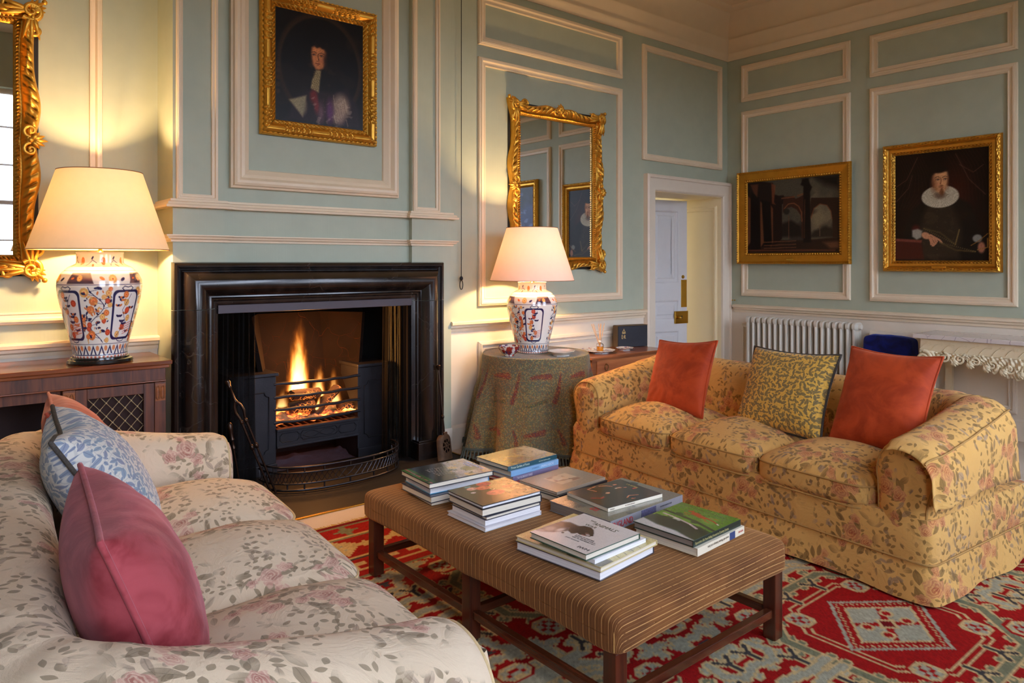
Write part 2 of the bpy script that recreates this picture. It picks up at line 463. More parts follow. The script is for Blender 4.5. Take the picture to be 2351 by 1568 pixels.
# chimney breast: two shallow pilasters with a set back centre
FX0, FX1, FZ = 1.36, 2.70, 1.14          # fireplace opening
m = MB()
m.box(XB0, 1.413, YB, YL, FZ, ZC + .05); m.box(2.70, XB1, YB, YL, FZ, ZC + .05)
m.box(1.413, 2.70, YC, YL, FZ, ZC + .05)
m.box(XB0, FX0, YB, YL, .16, FZ); m.box(FX1, XB1, YB, YL, .16, FZ)
struct(m.build('wall_chimney', M_WALL))
m = MB().box(XB0 - .006, FX0, YB - .006, YL, 0, .165).box(FX1, XB1 + .006, YB - .006, YL, 0, .165)
struct(m.build('baseboard_chimney', M_DADO))
# right wall
struct(MB().box(XR, XR + .2, YR, YA + .25, .90, ZC + .1).build('wall_right', M_WALL))
m = MB().box(XR - .001, XR + .2, YR, YA, 0, .90)
for a0, a1 in ((3.08, 4.20), (1.79, 2.91), (.12, 1.62)):
    rect_frame(m, mapR(XR), a0, a1, .20, .745, PANEL(.06, .03))
struct(m.build('wall_dado_right', M_DADO))
struct(MB().box(XL - .2, XL, YR, YL, 0, ZC + .1).build('wall_left', M_WALL))
# ceiling
struct(MB().box(XL - .2, XR + .3, YR - .2, YL + .3, ZC, ZC + .1).build('ceiling', M_CEIL))
# window wall behind the camera, three tall sashes
WX = [(-.42, 1.02), (1.9, 3.3), (4.15, 5.6)]; WZ0, WZ1 = .75, 3.42
m = MB(); xs = [XL - .2] + [q for w_ in WX for q in w_] + [XR + .3]
for i in range(0, len(xs), 2): m.box(xs[i], xs[i + 1], YR - .25, YR, 0, ZC + .1)
for a, b in WX: m.box(a, b, YR - .25, YR, 0, WZ0).box(a, b, YR - .25, YR, WZ1, ZC + .1)
struct(m.build('wall_window', M_WALL))
for i, (a, b) in enumerate(WX):
    m = MB(); yw = YR - .16
    m.box(a, a + .06, yw, yw + .05, WZ0, WZ1).box(b - .06, b, yw, yw + .05, WZ0, WZ1).box(a, b, yw, yw + .05, WZ0, WZ0 + .08).box(a, b, yw, yw + .05, WZ1 - .06, WZ1)
    for k in (1, 2, 3): x = a + (b - a) * k / 4; m.box(x - .013, x + .013, yw + .01, yw + .04, WZ0, WZ1)
    for k in range(1, 6): z = WZ0 + (WZ1 - WZ0) * k / 6; h = .028 if k == 3 else .013; m.box(a, b, yw + .01, yw + .04, z - h, z + h)
    struct(m.build('window_%d' % (i + 1), M_CREAM, bevel=.003))
    ld = bpy.data.lights.new('daylight_portal', 'AREA'); ld.shape = 'RECTANGLE'; ld.size = b - a; ld.size_y = WZ1 - WZ0
    lo = bpy.data.objects.new('daylight_portal', ld); COL.objects.link(lo); lo.location = ((a + b) / 2, YR - .26, (WZ0 + WZ1) / 2)
    lo.rotation_euler = (pi / 2, 0, pi); ld.cycles.is_portal = True
    ld.energy = 1
# trims : baseboards, chair rails, panel mouldings, cornice, architrave
BASE = [(0, 0), (.03, 0), (.03, .12), (.022, .135), (.022, .15), (.008, .17), (0, .175)]
CHAIR = [(0, .0), (.012, .0), (.014, .02), (.03, .03), (.032, .045), (.05, .052), (.052, .07), (.04, .078), (0, .08)]
struct(rail(MB(), [(XB1, YA), (5.235, YA)], BASE, 0).build('baseboard_back', M_DADO, smooth=30))
struct(rail(MB(), [(XR, YA), (XR, YR)], BASE, 0).build('baseboard_right', M_DADO, smooth=30))
struct(rail(MB(), [(XL, YL), (XB0, YL)], BASE, 0).build('baseboard_recess', M_DADO, smooth=30))
struct(rail(MB(), [(XB1, YA), (5.235, YA)], CHAIR, .865).build('trim_1', M_CREAM, smooth=30))
struct(rail(MB(), [(XR, YA - .09), (XR, YR)], CHAIR, .865).build('trim_2', M_CREAM, smooth=30))
struct(rail(MB(), [(XL, YL), (XB0, YL)], CHAIR, .865).build('trim_3', M_CREAM, smooth=30))
m = MB(); f = mapA(YA)
rect_frame(m, f, 3.30, 4.925, 1.046, 2.943, PANEL(.065, .032)); rect_frame(m, f, 3.30, 4.925, 3.037, 3.42, PANEL(.065, .032))
rect_frame(m, f, 5.21, 6.47, 2.335, 3.41, PANEL(.06, .03))
struct(m.build('trim_4', M_CREAM, smooth=25))
m = MB(); f = mapR(XR)
for a0, a1 in ((3.082, 4.207), (1.785, 2.909), (.12, 1.62)):
    rect_frame(m, f, a0, a1, 1.033, 2.93, PANEL(.07, .032)); rect_frame(m, f, a0, a1, 3.03, 3.405, PANEL(.07, .032))
struct(m.build('trim_5', M_CREAM, smooth=25))
m = MB(); rect_frame(m, mapA(YL), -1.9, .833, 1.045, 3.42, PANEL(.065, .032)); struct(m.build('trim_6', M_CREAM, smooth=25))
# chimney breast mouldings
m = MB(); f = mapA(YB)
rect_frame(m, f, 1.143, 1.372, 1.735, 3.42, PANEL(.036, .022)); rect_frame(m, f, 2.705, 2.932, 1.735, 3.42, PANEL(.036, .022))
struct(m.build('trim_7', M_CREAM, smooth=25))
BOL = [(0, -.004), (0, .03), (.012, .036), (.016, .05), (.03, .058), (.046, .055), (.058, .04), (.064, .03), (.082, .036), (.1, .022), (.112, .014), (.118, -.004)]
m = MB(); rect_frame(m, mapA(YC), 1.452, 2.60, 1.826, 3.40, BOL); struct(m.build('trim_8', M_CREAM, smooth=25))
path = [(XB0, YL), (XB0, YB), (1.413, YB), (1.413, YC), (2.70, YC), (2.70, YB), (XB1, YB), (XB1, YA)]
CR1 = [(0, 0), (.042, 0), (.044, .012), (.034, .018), (.03, .03), (.016, .036), (.014, .048), (0, .05)]
CR2 = [(0, 0), (.012, 0), (.014, .012), (.028, .018), (.032, .028), (.042, .034), (.042, .04), (0, .042)]
struct(rail(MB(), path, CR1, 1.692).build('trim_9', M_CREAM, smooth=30))
struct(rail(MB(), path, CR2, 1.496).build('trim_10', M_CREAM, smooth=30))
CORN = [(0, 0), (.012, 0), (.016, .03), (.03, .05), (.034, .075), (.02, .08), (.024, .1), (.034, .14), (.046, .19), (.05, .2), (.052, .215), (.028, .22), (.03, .26), (.04, .34), (.062, .42), (.09, .45), (.096, .47), (.13, .48), (.15, .5), (.155, .52), (.2, .53), (.22, .545), (.23, .58), (0, .6)]
cp = [(XL, YL), (XB0, YL), (XB0, YB), (XB1, YB), (XB1, YA), (XR, YA), (XR, YR)]
struct(rail(MB(), cp, CORN, 3.484).build('trim_11', M_CREAM, smooth=30))
# door architrave with a projecting backband, deep panelled reveal, open leaf, passage
m = MB()
AP = [(0, -.01), (0, .05), (.015, .062), (.03, .06), (.036, .045), (.05, .04), (.12, .032), (.135, .03), (.148, .02), (.15, -.01)]
P = []
for t, d in AP:
    P.append([(5.235 + t, YA - d, 0), (5.235 + t, YA - d, 2.205 - t), (6.585 - t * .72, YA - d, 2.205 - t), (6.585 - t * .72, YA - d, 0)])
m.grid(np.array(P), flip=True); struct(m.build('trim_12', M_DADO, smooth=25))
m = MB()
m.box(OX0 - .02, OX0, YA, 5.02, 0, OZ1 + .02).box(OX1, OX1 + .02, YA, 5.02, 0, OZ1 + .02).box(OX0, OX1, YA, 5.02, OZ1, OZ1 + .02)
rect_frame(m, lambda a, b, d: (OX1 - d, a, b), 4.43, 4.96, .1, 1.97, PANEL(.05, .02))
struct(m.build('door_frame', M_HALL, bevel=.002))
struct(MB().box(OX0 - .6, OX1 + .8, 5.6, 5.65, 0, 2.6).box(OX0 - .65, OX0 - .6, 5.02, 5.65, 0, 2.6).box(OX1 + .8, OX1 + .85, 5.02, 5.65, 0, 2.6).box(OX0 - .65, OX1 + .85, 5.0, 5.65, 2.6, 2.65).box(OX0 - .6, OX0 - .02, YA + .25, 5.02, 0, 2.6).build('wall_passage', M_HALL))
struct(MB().box(OX0 - .6, OX1 + .85, YL + .28, 5.65, -.1, 0).build('floor_passage', M_CARPET))
dr = thing('door_1', 'x', 'door', (5.36, 4.92, 0), -math.radians(12.4))
for q in ('label', 'category'): del dr[q]
struct(dr)
m = MB(); DW = .985
m.box(0, DW, 0, .035, .01, 2.028)
fd = lambda a, b, d: (a, -d, b)
st_ = [(.0, .02), (0, -.001)]
# stiles and rails stand proud of the sunk panels
for x0, x1 in ((0, .11), (DW - .11, DW), (DW / 2 - .05, DW / 2 + .05)): m.box(x0, x1, -.014, 0, .01, 2.028)
for z0, z1 in ((.01, .2), (.66, .78), (.98, 1.16), (1.92, 2.028)): m.box(.1, DW - .1, -.0139, 0, z0, z1)
for x0, x1 in ((.11, DW / 2 - .05), (DW / 2 + .05, DW - .11)):
    for z0, z1 in ((.2, .66), (.78, .98), (1.16, 1.92)):
        rect_frame(m, fd, x0, x1, z0, z1, [(0, .014), (.008, .012), (.014, .004), (.02, 0.0015)])
        rect_frame(m, fd, x0 + .045, x1 - .045, z0 + .045, z1 - .045, [(0, 0), (.012, .008), (.05, .009)])
m.build('door_leaf', M_DOOR, dr, bevel=.0015)
mb = MB().box(DW - .175, DW - .002, -.036, -.0145, .735, .865); mb.tube([(DW - .13, -.036, .80), (DW - .13, -.05, .80)], .007, 10); mb.ball((DW - .13, -.06, .80), .016)
mb.build('door_lock', M_BRASS, dr, bevel=.003)
MB().box(DW - .09, DW - .084, -.038, -.0355, .785, .81).ball((DW - .087, -.036, .812), .006).build('keyhole', M_MATTBLACK, dr)
MB().box(DW - .082, DW - .005, -.018, -.0142, .905, 1.195).build('finger_plate', M_BRASS, dr, bevel=.002)
MB().lathe([(.001, -.02), (.018, -.019), (.02, -.0145), (.02, -.014)], (DW - .055, 0, 1.225), 16, 'y').build('escutcheon', M_BRASS, dr, smooth=30)
# hearth slab with brass edging
struct(MB().box(-.3, 2.985, 3.705, 4.35, .0005, .006).box(FX0, FX1, 4.35, 5.1, .0005, .006).build('floor_hearth', M_SLAB))
struct(MB().box(2.985, 3.0, 3.69, 4.35, .0005, .012).box(-.3, 3.0, 3.69, 3.705, .0005, .008).build('trim_13', M_BRASS, bevel=.001))

M_CURT = plain('plum_curtain', (74, 40, 62), .8, var=.2, vs=4, bs=60, bst=.3, sheen=.3)
def curtain_panel(x0, x1, y, z0, z1, label, ph):
    n, mz = 120, 24; P = np.zeros((n, mz, 3))
    for i in range(n):
        u = i / (n - 1)
        for j in range(mz):
            v = j / (mz - 1); pinch = 1 - .35 * math.exp(-((v - .32) / .18) ** 2)
            P[i, j] = ((x0 + x1) / 2 + (u - .5) * (x1 - x0) * pinch + (.06 * (v - .32) if ph else 0), y + .035 * math.sin(u * 34 + ph), z0 + (z1 - z0) * v)
    o = MB().grid(P).build('window_curtain', M_CURT, None, smooth=180); return tag(o, label, 'curtain', 'plum curtains at the windows behind the camera')
for a, b in WX:
    curtain_panel(a - .22, a + .10, YR + .09, .02, 3.5, 'plum curtain hanging at a window, seen only by reflection', 0)
    curtain_panel(b - .10, b + .22, YR + .09, .02, 3.5, 'plum curtain hanging at a window, seen only by reflection', 1)
# ------------------------------------------------------------------ fireplace
SX0, SX1, SZ = 1.118, 2.945, 1.38
t = thing('fireplace_surround', 'black polished marble bolection fireplace surround around the lit fire', 'fireplace', ((SX0 + SX1) / 2, YB, 0))
# bolection profile: inset from the outer edge, projection
W_ = .254
prof = [(0, -.001), (0, .03), (.006, .046), (.018, .052), (.026, .05), (.03, .036), (.038, .03), (.043, .034), (.047, .028), (.052, .026)]
for i in range(15):
    a = i / 14
    prof.append((.056 + .14 * a, .028 + .075 * math.sin(pi * min(1, a * .86 + .08)) ** .8))
prof += [(.204, .05), (.212, .034), (.222, .03), (.228, .018), (.238, .016), (W_, .008), (W_, -.001)]
cx = (SX0 + SX1) / 2; PB = .135
def jamb(sgn):
    P = []
    for q, d in prof:
        x = (SX0 + q) if sgn < 0 else (SX1 - q)
        P.append([(x - cx, -d, PB), (x - cx, -d, 1.108)])
    return MB().grid(np.array(P), flip=(sgn < 0))
jamb(-1).build('jamb', M_MARBLE, t, smooth=35); jamb(1).build('jamb', M_MARBLE, t, smooth=35)
P = []
for q, d in prof:
    P.append([(SX0 + q - cx, -d, 1.111), (SX0 + q - cx, -d, SZ - q), (SX1 - q - cx, -d, SZ - q), (SX1 - q - cx, -d, 1.111)])
MB().grid(np.array(P), flip=True).build('lintel', M_MARBLE, t, smooth=35)
for x0, x1 in ((SX0 - .008, FX0 + .012), (FX1 - .012, SX1 + .008)):
    MB().box(x0 - cx, x1 - cx, -.112, 0, .006, PB - .012).box(x0 + .01 - cx, x1 - .01 - cx, -.1, 0, PB - .012, PB).build('plinth', M_MARBLE, t, bevel=.003)
MB().box(FX0 + .01 - cx, FX1 - .01 - cx, -.018, .03, 1.078, 1.128).build('iron_lintel', plain('iron_strip', (74, 66, 70), .5, .5), t, bevel=.002)

# fire box
m = MB()
bx0, bx1, by = 1.66, 2.46, 5.02
m.box(FX0 - .1, FX0 - .005, 4.40, 5.1, 0, 1.6).box(FX1 + .005, FX1 + .1, 4.40, 5.1, 0, 1.6).box(FX0 - .1, FX1 + .1, 5.08, 5.16, 0, 1.6)
m.box(FX0 - .1, FX1 + .1, 4.42, 5.1, 1.45, 1.6)
m.box(FX0 - .001, FX0 + .006, YB - .004, 4.5, .006, FZ - .002).box(FX1 - .006, FX1 + .001, YB - .004, 4.5, .006, FZ - .002).box(FX0, FX1, YB + .03, 4.7, FZ - .008, FZ + .001)
struct(m.build('wall_firebox', M_SOOT))

g = thing('fire_grate', 'iron hob grate with bowed bars holding the burning logs', 'grate', (2.10, 4.58, 0))
GX, GY = 2.10, 4.58
def L(x, y, z): return (x - GX, y - GY, z)
k_fb = N('fireback_brick'); p_ = k_fb.obj()
br = k_fb.n('ShaderNodeTexNoise'); k_fb.l(p_, br.inputs['Vector']); br.inputs['Scale'].default_value = 6
cr = k_fb.vor(k_fb.vmath('ADD', p_, k_fb.vmath('SCALE', k_fb.noise(p_, 3, 2, out=1), .3)), 7, 'DISTANCE_TO_EDGE', dim='3D')
cm = k_fb.step(cr.outputs['Distance'], 0, .012)
M_FB = k_fb.bsdf(k_fb.mix(cm, L4((38, 20, 13)), k_fb.mix(br.outputs[0], L4((8, 6, 5)), L4((26, 17, 13)))), .95, 0, .1, k_fb.bump(cm, .5, .01))
m = MB()
m.add([L(1.86, 4.92, .30), L(2.34, 4.92, .30), L(2.30, 4.98, 1.02), L(1.84, 4.98, 1.02)], [(0, 1, 2, 3)])
m.add([L(1.815, 4.62, .30), L(1.86, 4.92, .30), L(1.84, 4.98, 1.02), L(1.70, 4.70, 1.02)], [(0, 1, 2, 3)])
m.add([L(2.34, 4.92, .30), L(2.40, 4.62, .30), L(2.50, 4.70, 1.02), L(2.30, 4.98, 1.02)], [(0, 1, 2, 3)])
m.build('fireback', M_FB, g, thick=.03)
for sx, x0, x1 in ((-1, 1.52, 1.815), (1, 2.40, 2.64)):
    b = MB().box(x0 - GX, x1 - GX, 0, .34, .006, .64); hb = b.build('hob', M_IRON, g, bevel=.004)
    MB().box(x0 - .01 - GX, x1 + .012 - GX, -.022, .35, .64, .664).build('hob_top', M_IRON, g, bevel=.006)
    MB().box(x0 - GX, x1 + .004 - GX, -.012, .02, .006, .075).build('hob_foot', M_IRON, g, bevel=.004)
    # raised strapwork panel on the front
    a, c = x0 + .05 - GX, x1 - .05 - GX; y = -.004
    if sx < 0: a -= .1
    else: c += .06
    r = .03; z0, z1 = .14, .54; pts = []
    for (px, pz, a0) in ((a, z0, 0), (c, z0, 90), (c, z1, 180), (a, z1, 270)):
        for q in range(6):
            an = math.radians(a0 + 90 - q * 18); pts.append((px + r * math.cos(an), y, pz + r * math.sin(an)))
    MB().tube(pts, .0035, 6, closed=True).build('strapwork', M_IRON, g, smooth=60)
for i, z in enumerate((.335, .418, .50, .585)):
    pts = [L(1.80 + .62 * q / 24, 4.585 - .035 * math.sin(pi * q / 24) ** 1.5, z + (.002 * math.sin(q * .9 + i * 2))) for q in range(25)]
    MB().tube(pts, .0105, 10).build('bar', M_IRON, g, smooth=60)
m = MB().box(1.815 - GX, 2.40 - GX, -.012, .012, .175, .285).box(1.81 - GX, 2.405 - GX, -.03, .02, .278, .296)
m.box(1.815 - GX, 2.40 - GX, -.018, .012, .168, .182)
fr = m.build('fret', M_IRON, g, bevel=.003)
m = MB(); y = -.0145
for c0, wd in ((1.90, .065), (2.107, .13), (2.315, .065)):
    pts = []
    for (px, pz, a0) in ((c0 - wd, .205, 0), (c0 + wd, .205, 90), (c0 + wd, .262, 180), (c0 - wd, .262, 270)):
        for q in range(4):
            an = math.radians(a0 + 90 - q * 30); pts.append((px - GX + .012 * math.cos(an), y, pz + .012 * math.sin(an)))
    m.tube(pts, .0025, 5, closed=True)
for s_ in (-1, 1):
    m.tube([(2.107 - GX + s_ * .11 * math.sin(pi * q / 20) * 1.0 * (q / 20 - .5) * 2 if False else 2.107 - GX - .115 + .23 * q / 20, y, .2335 + s_ * .022 * math.sin(2 * pi * q / 20)) for q in range(21)], .0025, 5)
m.build('fret_ornament', M_IRON, g, smooth=60)
m = MB()
for q in range(12): x = 1.84 + q * .049; m.box(x - GX, x + .014 - GX, .02, .30, .285, .297)
m.build('grate_floor', M_IRON, g)

# logs, embers, ash
def embers_mat():
    k = N('embers'); p = k.obj()
    n1 = k.noise(p, 22, 4, .7); n2 = k.noise(p, 7, 2)
    hot = k.step(k.math('ADD', k.math('MULTIPLY', n1, .55), k.math('MULTIPLY', n2, .5)), .47, .66)
    base = k.mix(n1, L4((58, 44, 38)), L4((150, 138, 128)))
    b = k.n('ShaderNodeBsdfPrincipled'); k.l(base, b.inputs['Base Color']); b.inputs['Roughness'].default_value = .95
    r = k.n('ShaderNodeValToRGB'); k.l(hot, r.inputs[0]); el = r.color_ramp.elements
    el[0].color = (0, 0, 0, 1); el[1].color = (1.0, .42, .07, 1); e2 = el.new(.5); e2.color = (.8, .09, .01, 1)
    k.l(r.outputs[0], b.inputs['Emission Color']); b.inputs['Emission Strength'].default_value = 3.2
    k.l(b.outputs[0], k.out.inputs[0]); return k.m
M_EMB = embers_mat()
def log_mat():
    k = N('charred_log'); p = k.obj(); v = k.vor(p, 42, 'DISTANCE_TO_EDGE', dim='3D')
    crk = k.math('SUBTRACT', 1.0, k.step(v.outputs['Distance'], 0.0, .08)); n2 = k.noise(p, 5, 2)
    b = k.n('ShaderNodeBsdfPrincipled'); k.l(k.mix(n2, L4((22, 16, 13)), L4((74, 48, 36))), b.inputs['Base Color']); b.inputs['Roughness'].default_value = .9
    b.inputs['Emission Color'].default_value = (1, .22, .03, 1); k.l(k.math('MULTIPLY', k.math('MULTIPLY', crk, k.step(n2, .5, .65)), 1.4), b.inputs['Emission Strength'])
    k.l(b.outputs[0], k.out.inputs[0]); return k.m
M_LOG = log_mat()
nx, ny = 60, 30; P = np.zeros((nx, ny, 3))
for i in range(nx):
    for j in range(ny):
        P[i, j] = (1.82 + .575 * i / (nx - 1) - GX, .01 + .31 * j / (ny - 1), 0)
hh = vnoise(P, 38, 3, 3) * .016 + vnoise(P, 9, 5, 2) * .02
P[..., 2] = .318 + hh + .05 * np.linspace(0, 1, ny)[None, :]
em = MB().grid(P).build('ember_bed', M_EMB, None, smooth=60, loc=(GX, GY, 0)); tag(em, 'bed of glowing embers and grey ash in the grate', 'embers'); em['kind'] = 'stuff'
def log(c, ln, r, rot, name, label):
    m = MB(); P = []
    for i in range(14):
        u = i / 13; rr = r * (1 if 0 < i < 13 else .93)
        P.append([((u - .5) * ln, rr * math.cos(a) * (1.15 + .12 * math.sin(3 * a)), rr * math.sin(a) * (.85 + .1 * math.cos(5 * a + u * 3))) for a in np.linspace(0, 2 * pi, 18, endpoint=False)])
    m.grid(np.array(P), closed_v=True); n = len(m.v); m.f.append(tuple(range(18))[::-1]); m.f.append(tuple(n - 18 + i for i in range(18)))
    o = m.build(name, M_LOG, None, smooth=50); o.location = c; o.rotation_euler = rot
    return tag(o, label, 'log', 'logs burning in the grate')
log((2.065, 4.70, .478), .21, .042, (0, .03, .15), 'log', 'short charred log lying level across the top of the fire')
log((2.04, 4.70, .395), .17, .046, (0, -.1, -.2), 'log', 'blackened stub of log under the level one')
log((2.215, 4.69, .415), .26, .035, (0, -.66, .25), 'log', 'square cut log slanting up to the right in the fire')
lp = log((2.345, 4.665, .36), .1, .035, (0, .1, .1), 'coal_lump', 'grey lump of coal at the right end of the grate'); lp['category'] = 'coal'; del lp['group']
ah = MB(); P = np.zeros((40, 20, 3))
for i in range(40):
    for j in range(20): P[i, j] = (1.83 + .56 * i / 39, 4.60 + .35 * j / 19, 0)
P[..., 2] = .012 + np.clip(vnoise(P, 9, 8, 3), 0, 1) * .06
o = ah.grid(P).build('ash', plain('grey_ash', (50, 54, 66), .95, var=.25, vs=30, bs=90, bst=.5), None, smooth=60); tag(o, 'grey ash heaped on the hearth under the grate', 'ash'); o['kind'] = 'stuff'
# flames : emitting volume inside a soft hull
def flame(name, c, rx, ry, h, label, strength=55.0, lean=0.0, seed=0.0):
    k = N('flame_' + name.replace('.', '')); p = k.obj()
    sp = k.n('ShaderNodeSeparateXYZ'); k.l(p, sp.inputs[0]); x, y, z = sp.outputs
    sc = k.n('ShaderNodeMapping'); k.l(p, sc.inputs[0]); sc.inputs['Scale'].default_value = (22, 22, 5.5); sc.inputs['Location'].default_value = (seed, seed * 2, seed)
    nz = k.noise(sc.outputs[0], 1.0, 4, .6, dist=.5)
    zn = k.math('DIVIDE', z, h)                                   # 0..1 up the flame
    wob = k.math('MULTIPLY', k.math('SUBTRACT', nz, .5), k.math('ADD', .25, k.math('MULTIPLY', zn, 1.3)))
    xr = k.math('DIVIDE', k.math('SUBTRACT', x, k.math('MULTIPLY', zn, lean)), rx); yr = k.math('DIVIDE', y, ry)
    rad = k.math('SQRT', k.math('ADD', k.math('MULTIPLY', xr, xr), k.math('MULTIPLY', yr, yr)))
    width = k.math('POWER', k.math('SUBTRACT', 1.0, zn, clamp=True), .62)
    foot = k.step(zn, 0.0, .10)
    d = k.math('SUBTRACT', k.math('MULTIPLY', k.math('ADD', .12, k.math('MULTIPLY', width, .72)), foot), k.math('ADD', rad, wob))
    core = k.step(d, .0, .55); fade = k.math('SUBTRACT', 1.05, zn, clamp=True)
    dens = k.math('MULTIPLY', k.math('MULTIPLY', core, k.math('ADD', .1, core)), k.math('POWER', fade, 1.1))
    r = k.n('ShaderNodeValToRGB'); k.l(k.math('MULTIPLY', core, k.math('ADD', .25, k.math('MULTIPLY', fade, .9))), r.inputs[0]); el = r.color_ramp.elements
    el[0].color = (1, .16, .01, 1); el[1].color = (1, .62, .2, 1); q = el.new(.35); q.color = (1, .27, .025, 1)
    em_ = k.n('ShaderNodeEmission'); k.l(r.outputs[0], em_.inputs[0]); k.l(k.math('MULTIPLY', dens, strength), em_.inputs[1])
    k.l(em_.outputs[0], k.out.inputs[1])
    prof = [(.001, 0), (rx * .9, .0), (rx * 1.15, h * .2), (rx * 1.05, h * .5), (rx * .75, h * .8), (rx * .35, h), (.001, h * 1.02)]
    m = MB().lathe(prof, (0, 0, 0), 20)
    m.v = [(a + lean * max(0, cc / h), b * ry / rx, cc) for a, b, cc in m.v]
    o = m.build('flame', k.m, None, smooth=180); o.location = c
    return tag(o, label, 'flame', 'flames of the log fire')
flame('a', (2.035, 4.76, .45), .125, .08, .56, 'tallest flame rising straight up behind the level log', 60, .01, 1)
flame('b', (2.19, 4.77, .42), .085, .07, .26, 'shorter flame licking up behind the slanting log', 26, .02, 4)
flame('c', (2.33, 4.80, .36), .09, .07, .27, 'low flame against the right cheek of the grate', 17, .0, 7)
flame('d', (1.93, 4.78, .38), .08, .07, .17, 'small flame at the left of the tallest one', 12, .02, 9)
flame('e', (2.12, 4.645, .36), .025, .02, .17, 'thin bright tongue of flame in front of the crossing logs', 70, .05, 12)
ld = bpy.data.lights.new('fire_light', 'POINT'); ld.energy = FIRE_W; ld.color = (1, .38, .09); ld.shadow_soft_size = .09
lo = bpy.data.objects.new('fire_light', ld); COL.objects.link(lo); lo.location = (2.08, 4.66, .76)

# mesh curtains drawn to each side
def mesh_mat():
    k = N('chain_mesh'); uv = k.uv(); sp = k.n('ShaderNodeSeparateXYZ'); k.l(uv, sp.inputs[0]); x, y, z = sp.outputs
    a = k.math('SINE', k.math('MULTIPLY', k.math('ADD', k.math('PINGPONG', k.math('MULTIPLY', x, 1), .006), k.math('MULTIPLY', y, .8)), 900))
    msk = k.step(a, -.8, -.6)
    b = k.n('ShaderNodeBsdfPrincipled'); b.inputs['Base Color'].default_value = L4((9, 8, 7)); b.inputs['Metallic'].default_value = .0; b.inputs['Roughness'].default_value = .6; b.inputs['Specular IOR Level'].default_value = .15
    tr = k.n('ShaderNodeBsdfTransparent'); mx = k.n('ShaderNodeMixShader')
    k.l(msk, mx.inputs[0]); k.l(tr.outputs[0], mx.inputs[1]); k.l(b.outputs[0], mx.inputs[2]); k.l(k.bump(a, .6, .002), b.inputs['Normal'])
    k.l(mx.outputs[0], k.out.inputs[0]); return k.m
M_MESH = mesh_mat()
def curtain(x0, x1, label):
    n, mz = 90, 30; P = np.zeros((n, mz, 3)); U = np.zeros((n, mz, 2))
    nf = 7
    for i in range(n):
        u = i / (n - 1)
        for j in range(mz):
            v = j / (mz - 1); sprd = 1 + .12 * (1 - v) ** 1.5
            x = (x0 + x1) / 2 + (u - .5) * (x1 - x0) * sprd
            P[i, j] = (x, 4.385 + .022 * math.sin(u * nf * 2 * pi + .5 * math.sin(v * 3)) + .01 * math.sin(u * 29 + v), .012 + v * 1.08); U[i, j] = (u * .6, v * 1.08)
    o = MB().grid(P, UV=U).build('mesh_fire_curtain', M_MESH, None, smooth=180)
    return tag(o, label, 'fire curtain', 'chain mesh fire curtains')
curtain(1.385, 1.60, 'black chain mesh curtain gathered at the left of the hearth opening')
curtain(2.50, 2.665, 'black chain mesh curtain gathered at the right of the hearth opening')

# bowed fender
f = thing('fender', 'low bowed black steel fender with pierced lattice in front of the grate', 'fender', (2.08, 4.36, .006))
def bow(u, o=0.0):
    a = pi * u; x = -math.cos(a); y = -math.sin(a)
    return ((.46 + o) * math.copysign(abs(x) ** .8, x), (.295 + o) * math.copysign(abs(y) ** .8, y))
us = np.linspace(.0, 1, 61)
for z, r, nm in ((.150, .0065, 'top_rail'), (.118, .005, 'upper_rail'), (.052, .0055, 'lower_rail'), (.014, .008, 'bottom_rail')):
    MB().tube([(bow(u)[0], bow(u)[1], z) for u in us], r, 8).build(nm, M_STEEL, f, smooth=60)
m = MB(); nl = 44
for s_ in (-1, 1):
    for i in range(nl):
        u0 = (i + .5) / nl; u1 = min(1, max(0, u0 + s_ * .028))
        m.tube([(bow(u0)[0], bow(u0)[1], .056), (bow((u0 + u1) / 2)[0], bow((u0 + u1) / 2)[1], .086), (bow(u1)[0], bow(u1)[1], .116)], .0022, 5)
lt = m.build('lattice', M_STEEL, f, smooth=60)
for i in range(11):
    u = (i + .5) / 11; x, y = bow(u); MB().box(x - .004, x + .004, y - .004, y + .004, .118, .15).build('spindle', M_STEEL, f); MB().box(x - .004, x + .004, y - .004, y + .004, .014, .052).build('spindle', M_STEEL, f)

# fire irons
def iron(name, label, cat, base, top, build, grp=None):
    b = Vector(base); tp = Vector(top); z = (tp - b).normalized(); o = thing(name, label, cat, base, 0, grp)
    q = z.to_track_quat('Z', 'Y'); o.rotation_mode = 'QUATERNION'; o.rotation_quaternion = q
    build(o, (tp - b).length); return o
def tongs(o, ln):
    for s_ in (-1, 1):
        pts = [(0, s_ * .012, .0), (0, s_ * .013, ln * .3), (0, s_ * .013, ln * .62), (0, s_ * .014, ln * .68), (0, s_ * .023, ln * .735), (0, s_ * .018, ln * .785), (0, s_ * .004, ln * .82)]
        MB().tube(pts, [.006, .006, .006, .0065, .0075, .007, .006], 8).ball((0, s_ * .013, ln * .43), .012, 8, (1, 1, 1.6)).ball((0, s_ * .013, ln * .65), .011, 8, (1, 1, 1.4)).build('tong_arm', M_TOOL, o, smooth=60)
    MB().lathe([(.001, ln * .81), (.012, ln * .82), (.007, ln * .84), (.006, ln * .93), (.012, ln * .945), (.009, ln * .955), (.016, ln * .985), (.013, ln), (.001, ln)], n=14).build('handle', M_TOOL, o, smooth=40)
iron('fire_tongs', 'long steel fire tongs leaning against the left jamb of the fireplace', 'fire tongs', (1.64, 4.17, .008), (1.385, 4.225, .70), tongs, 'fire irons')
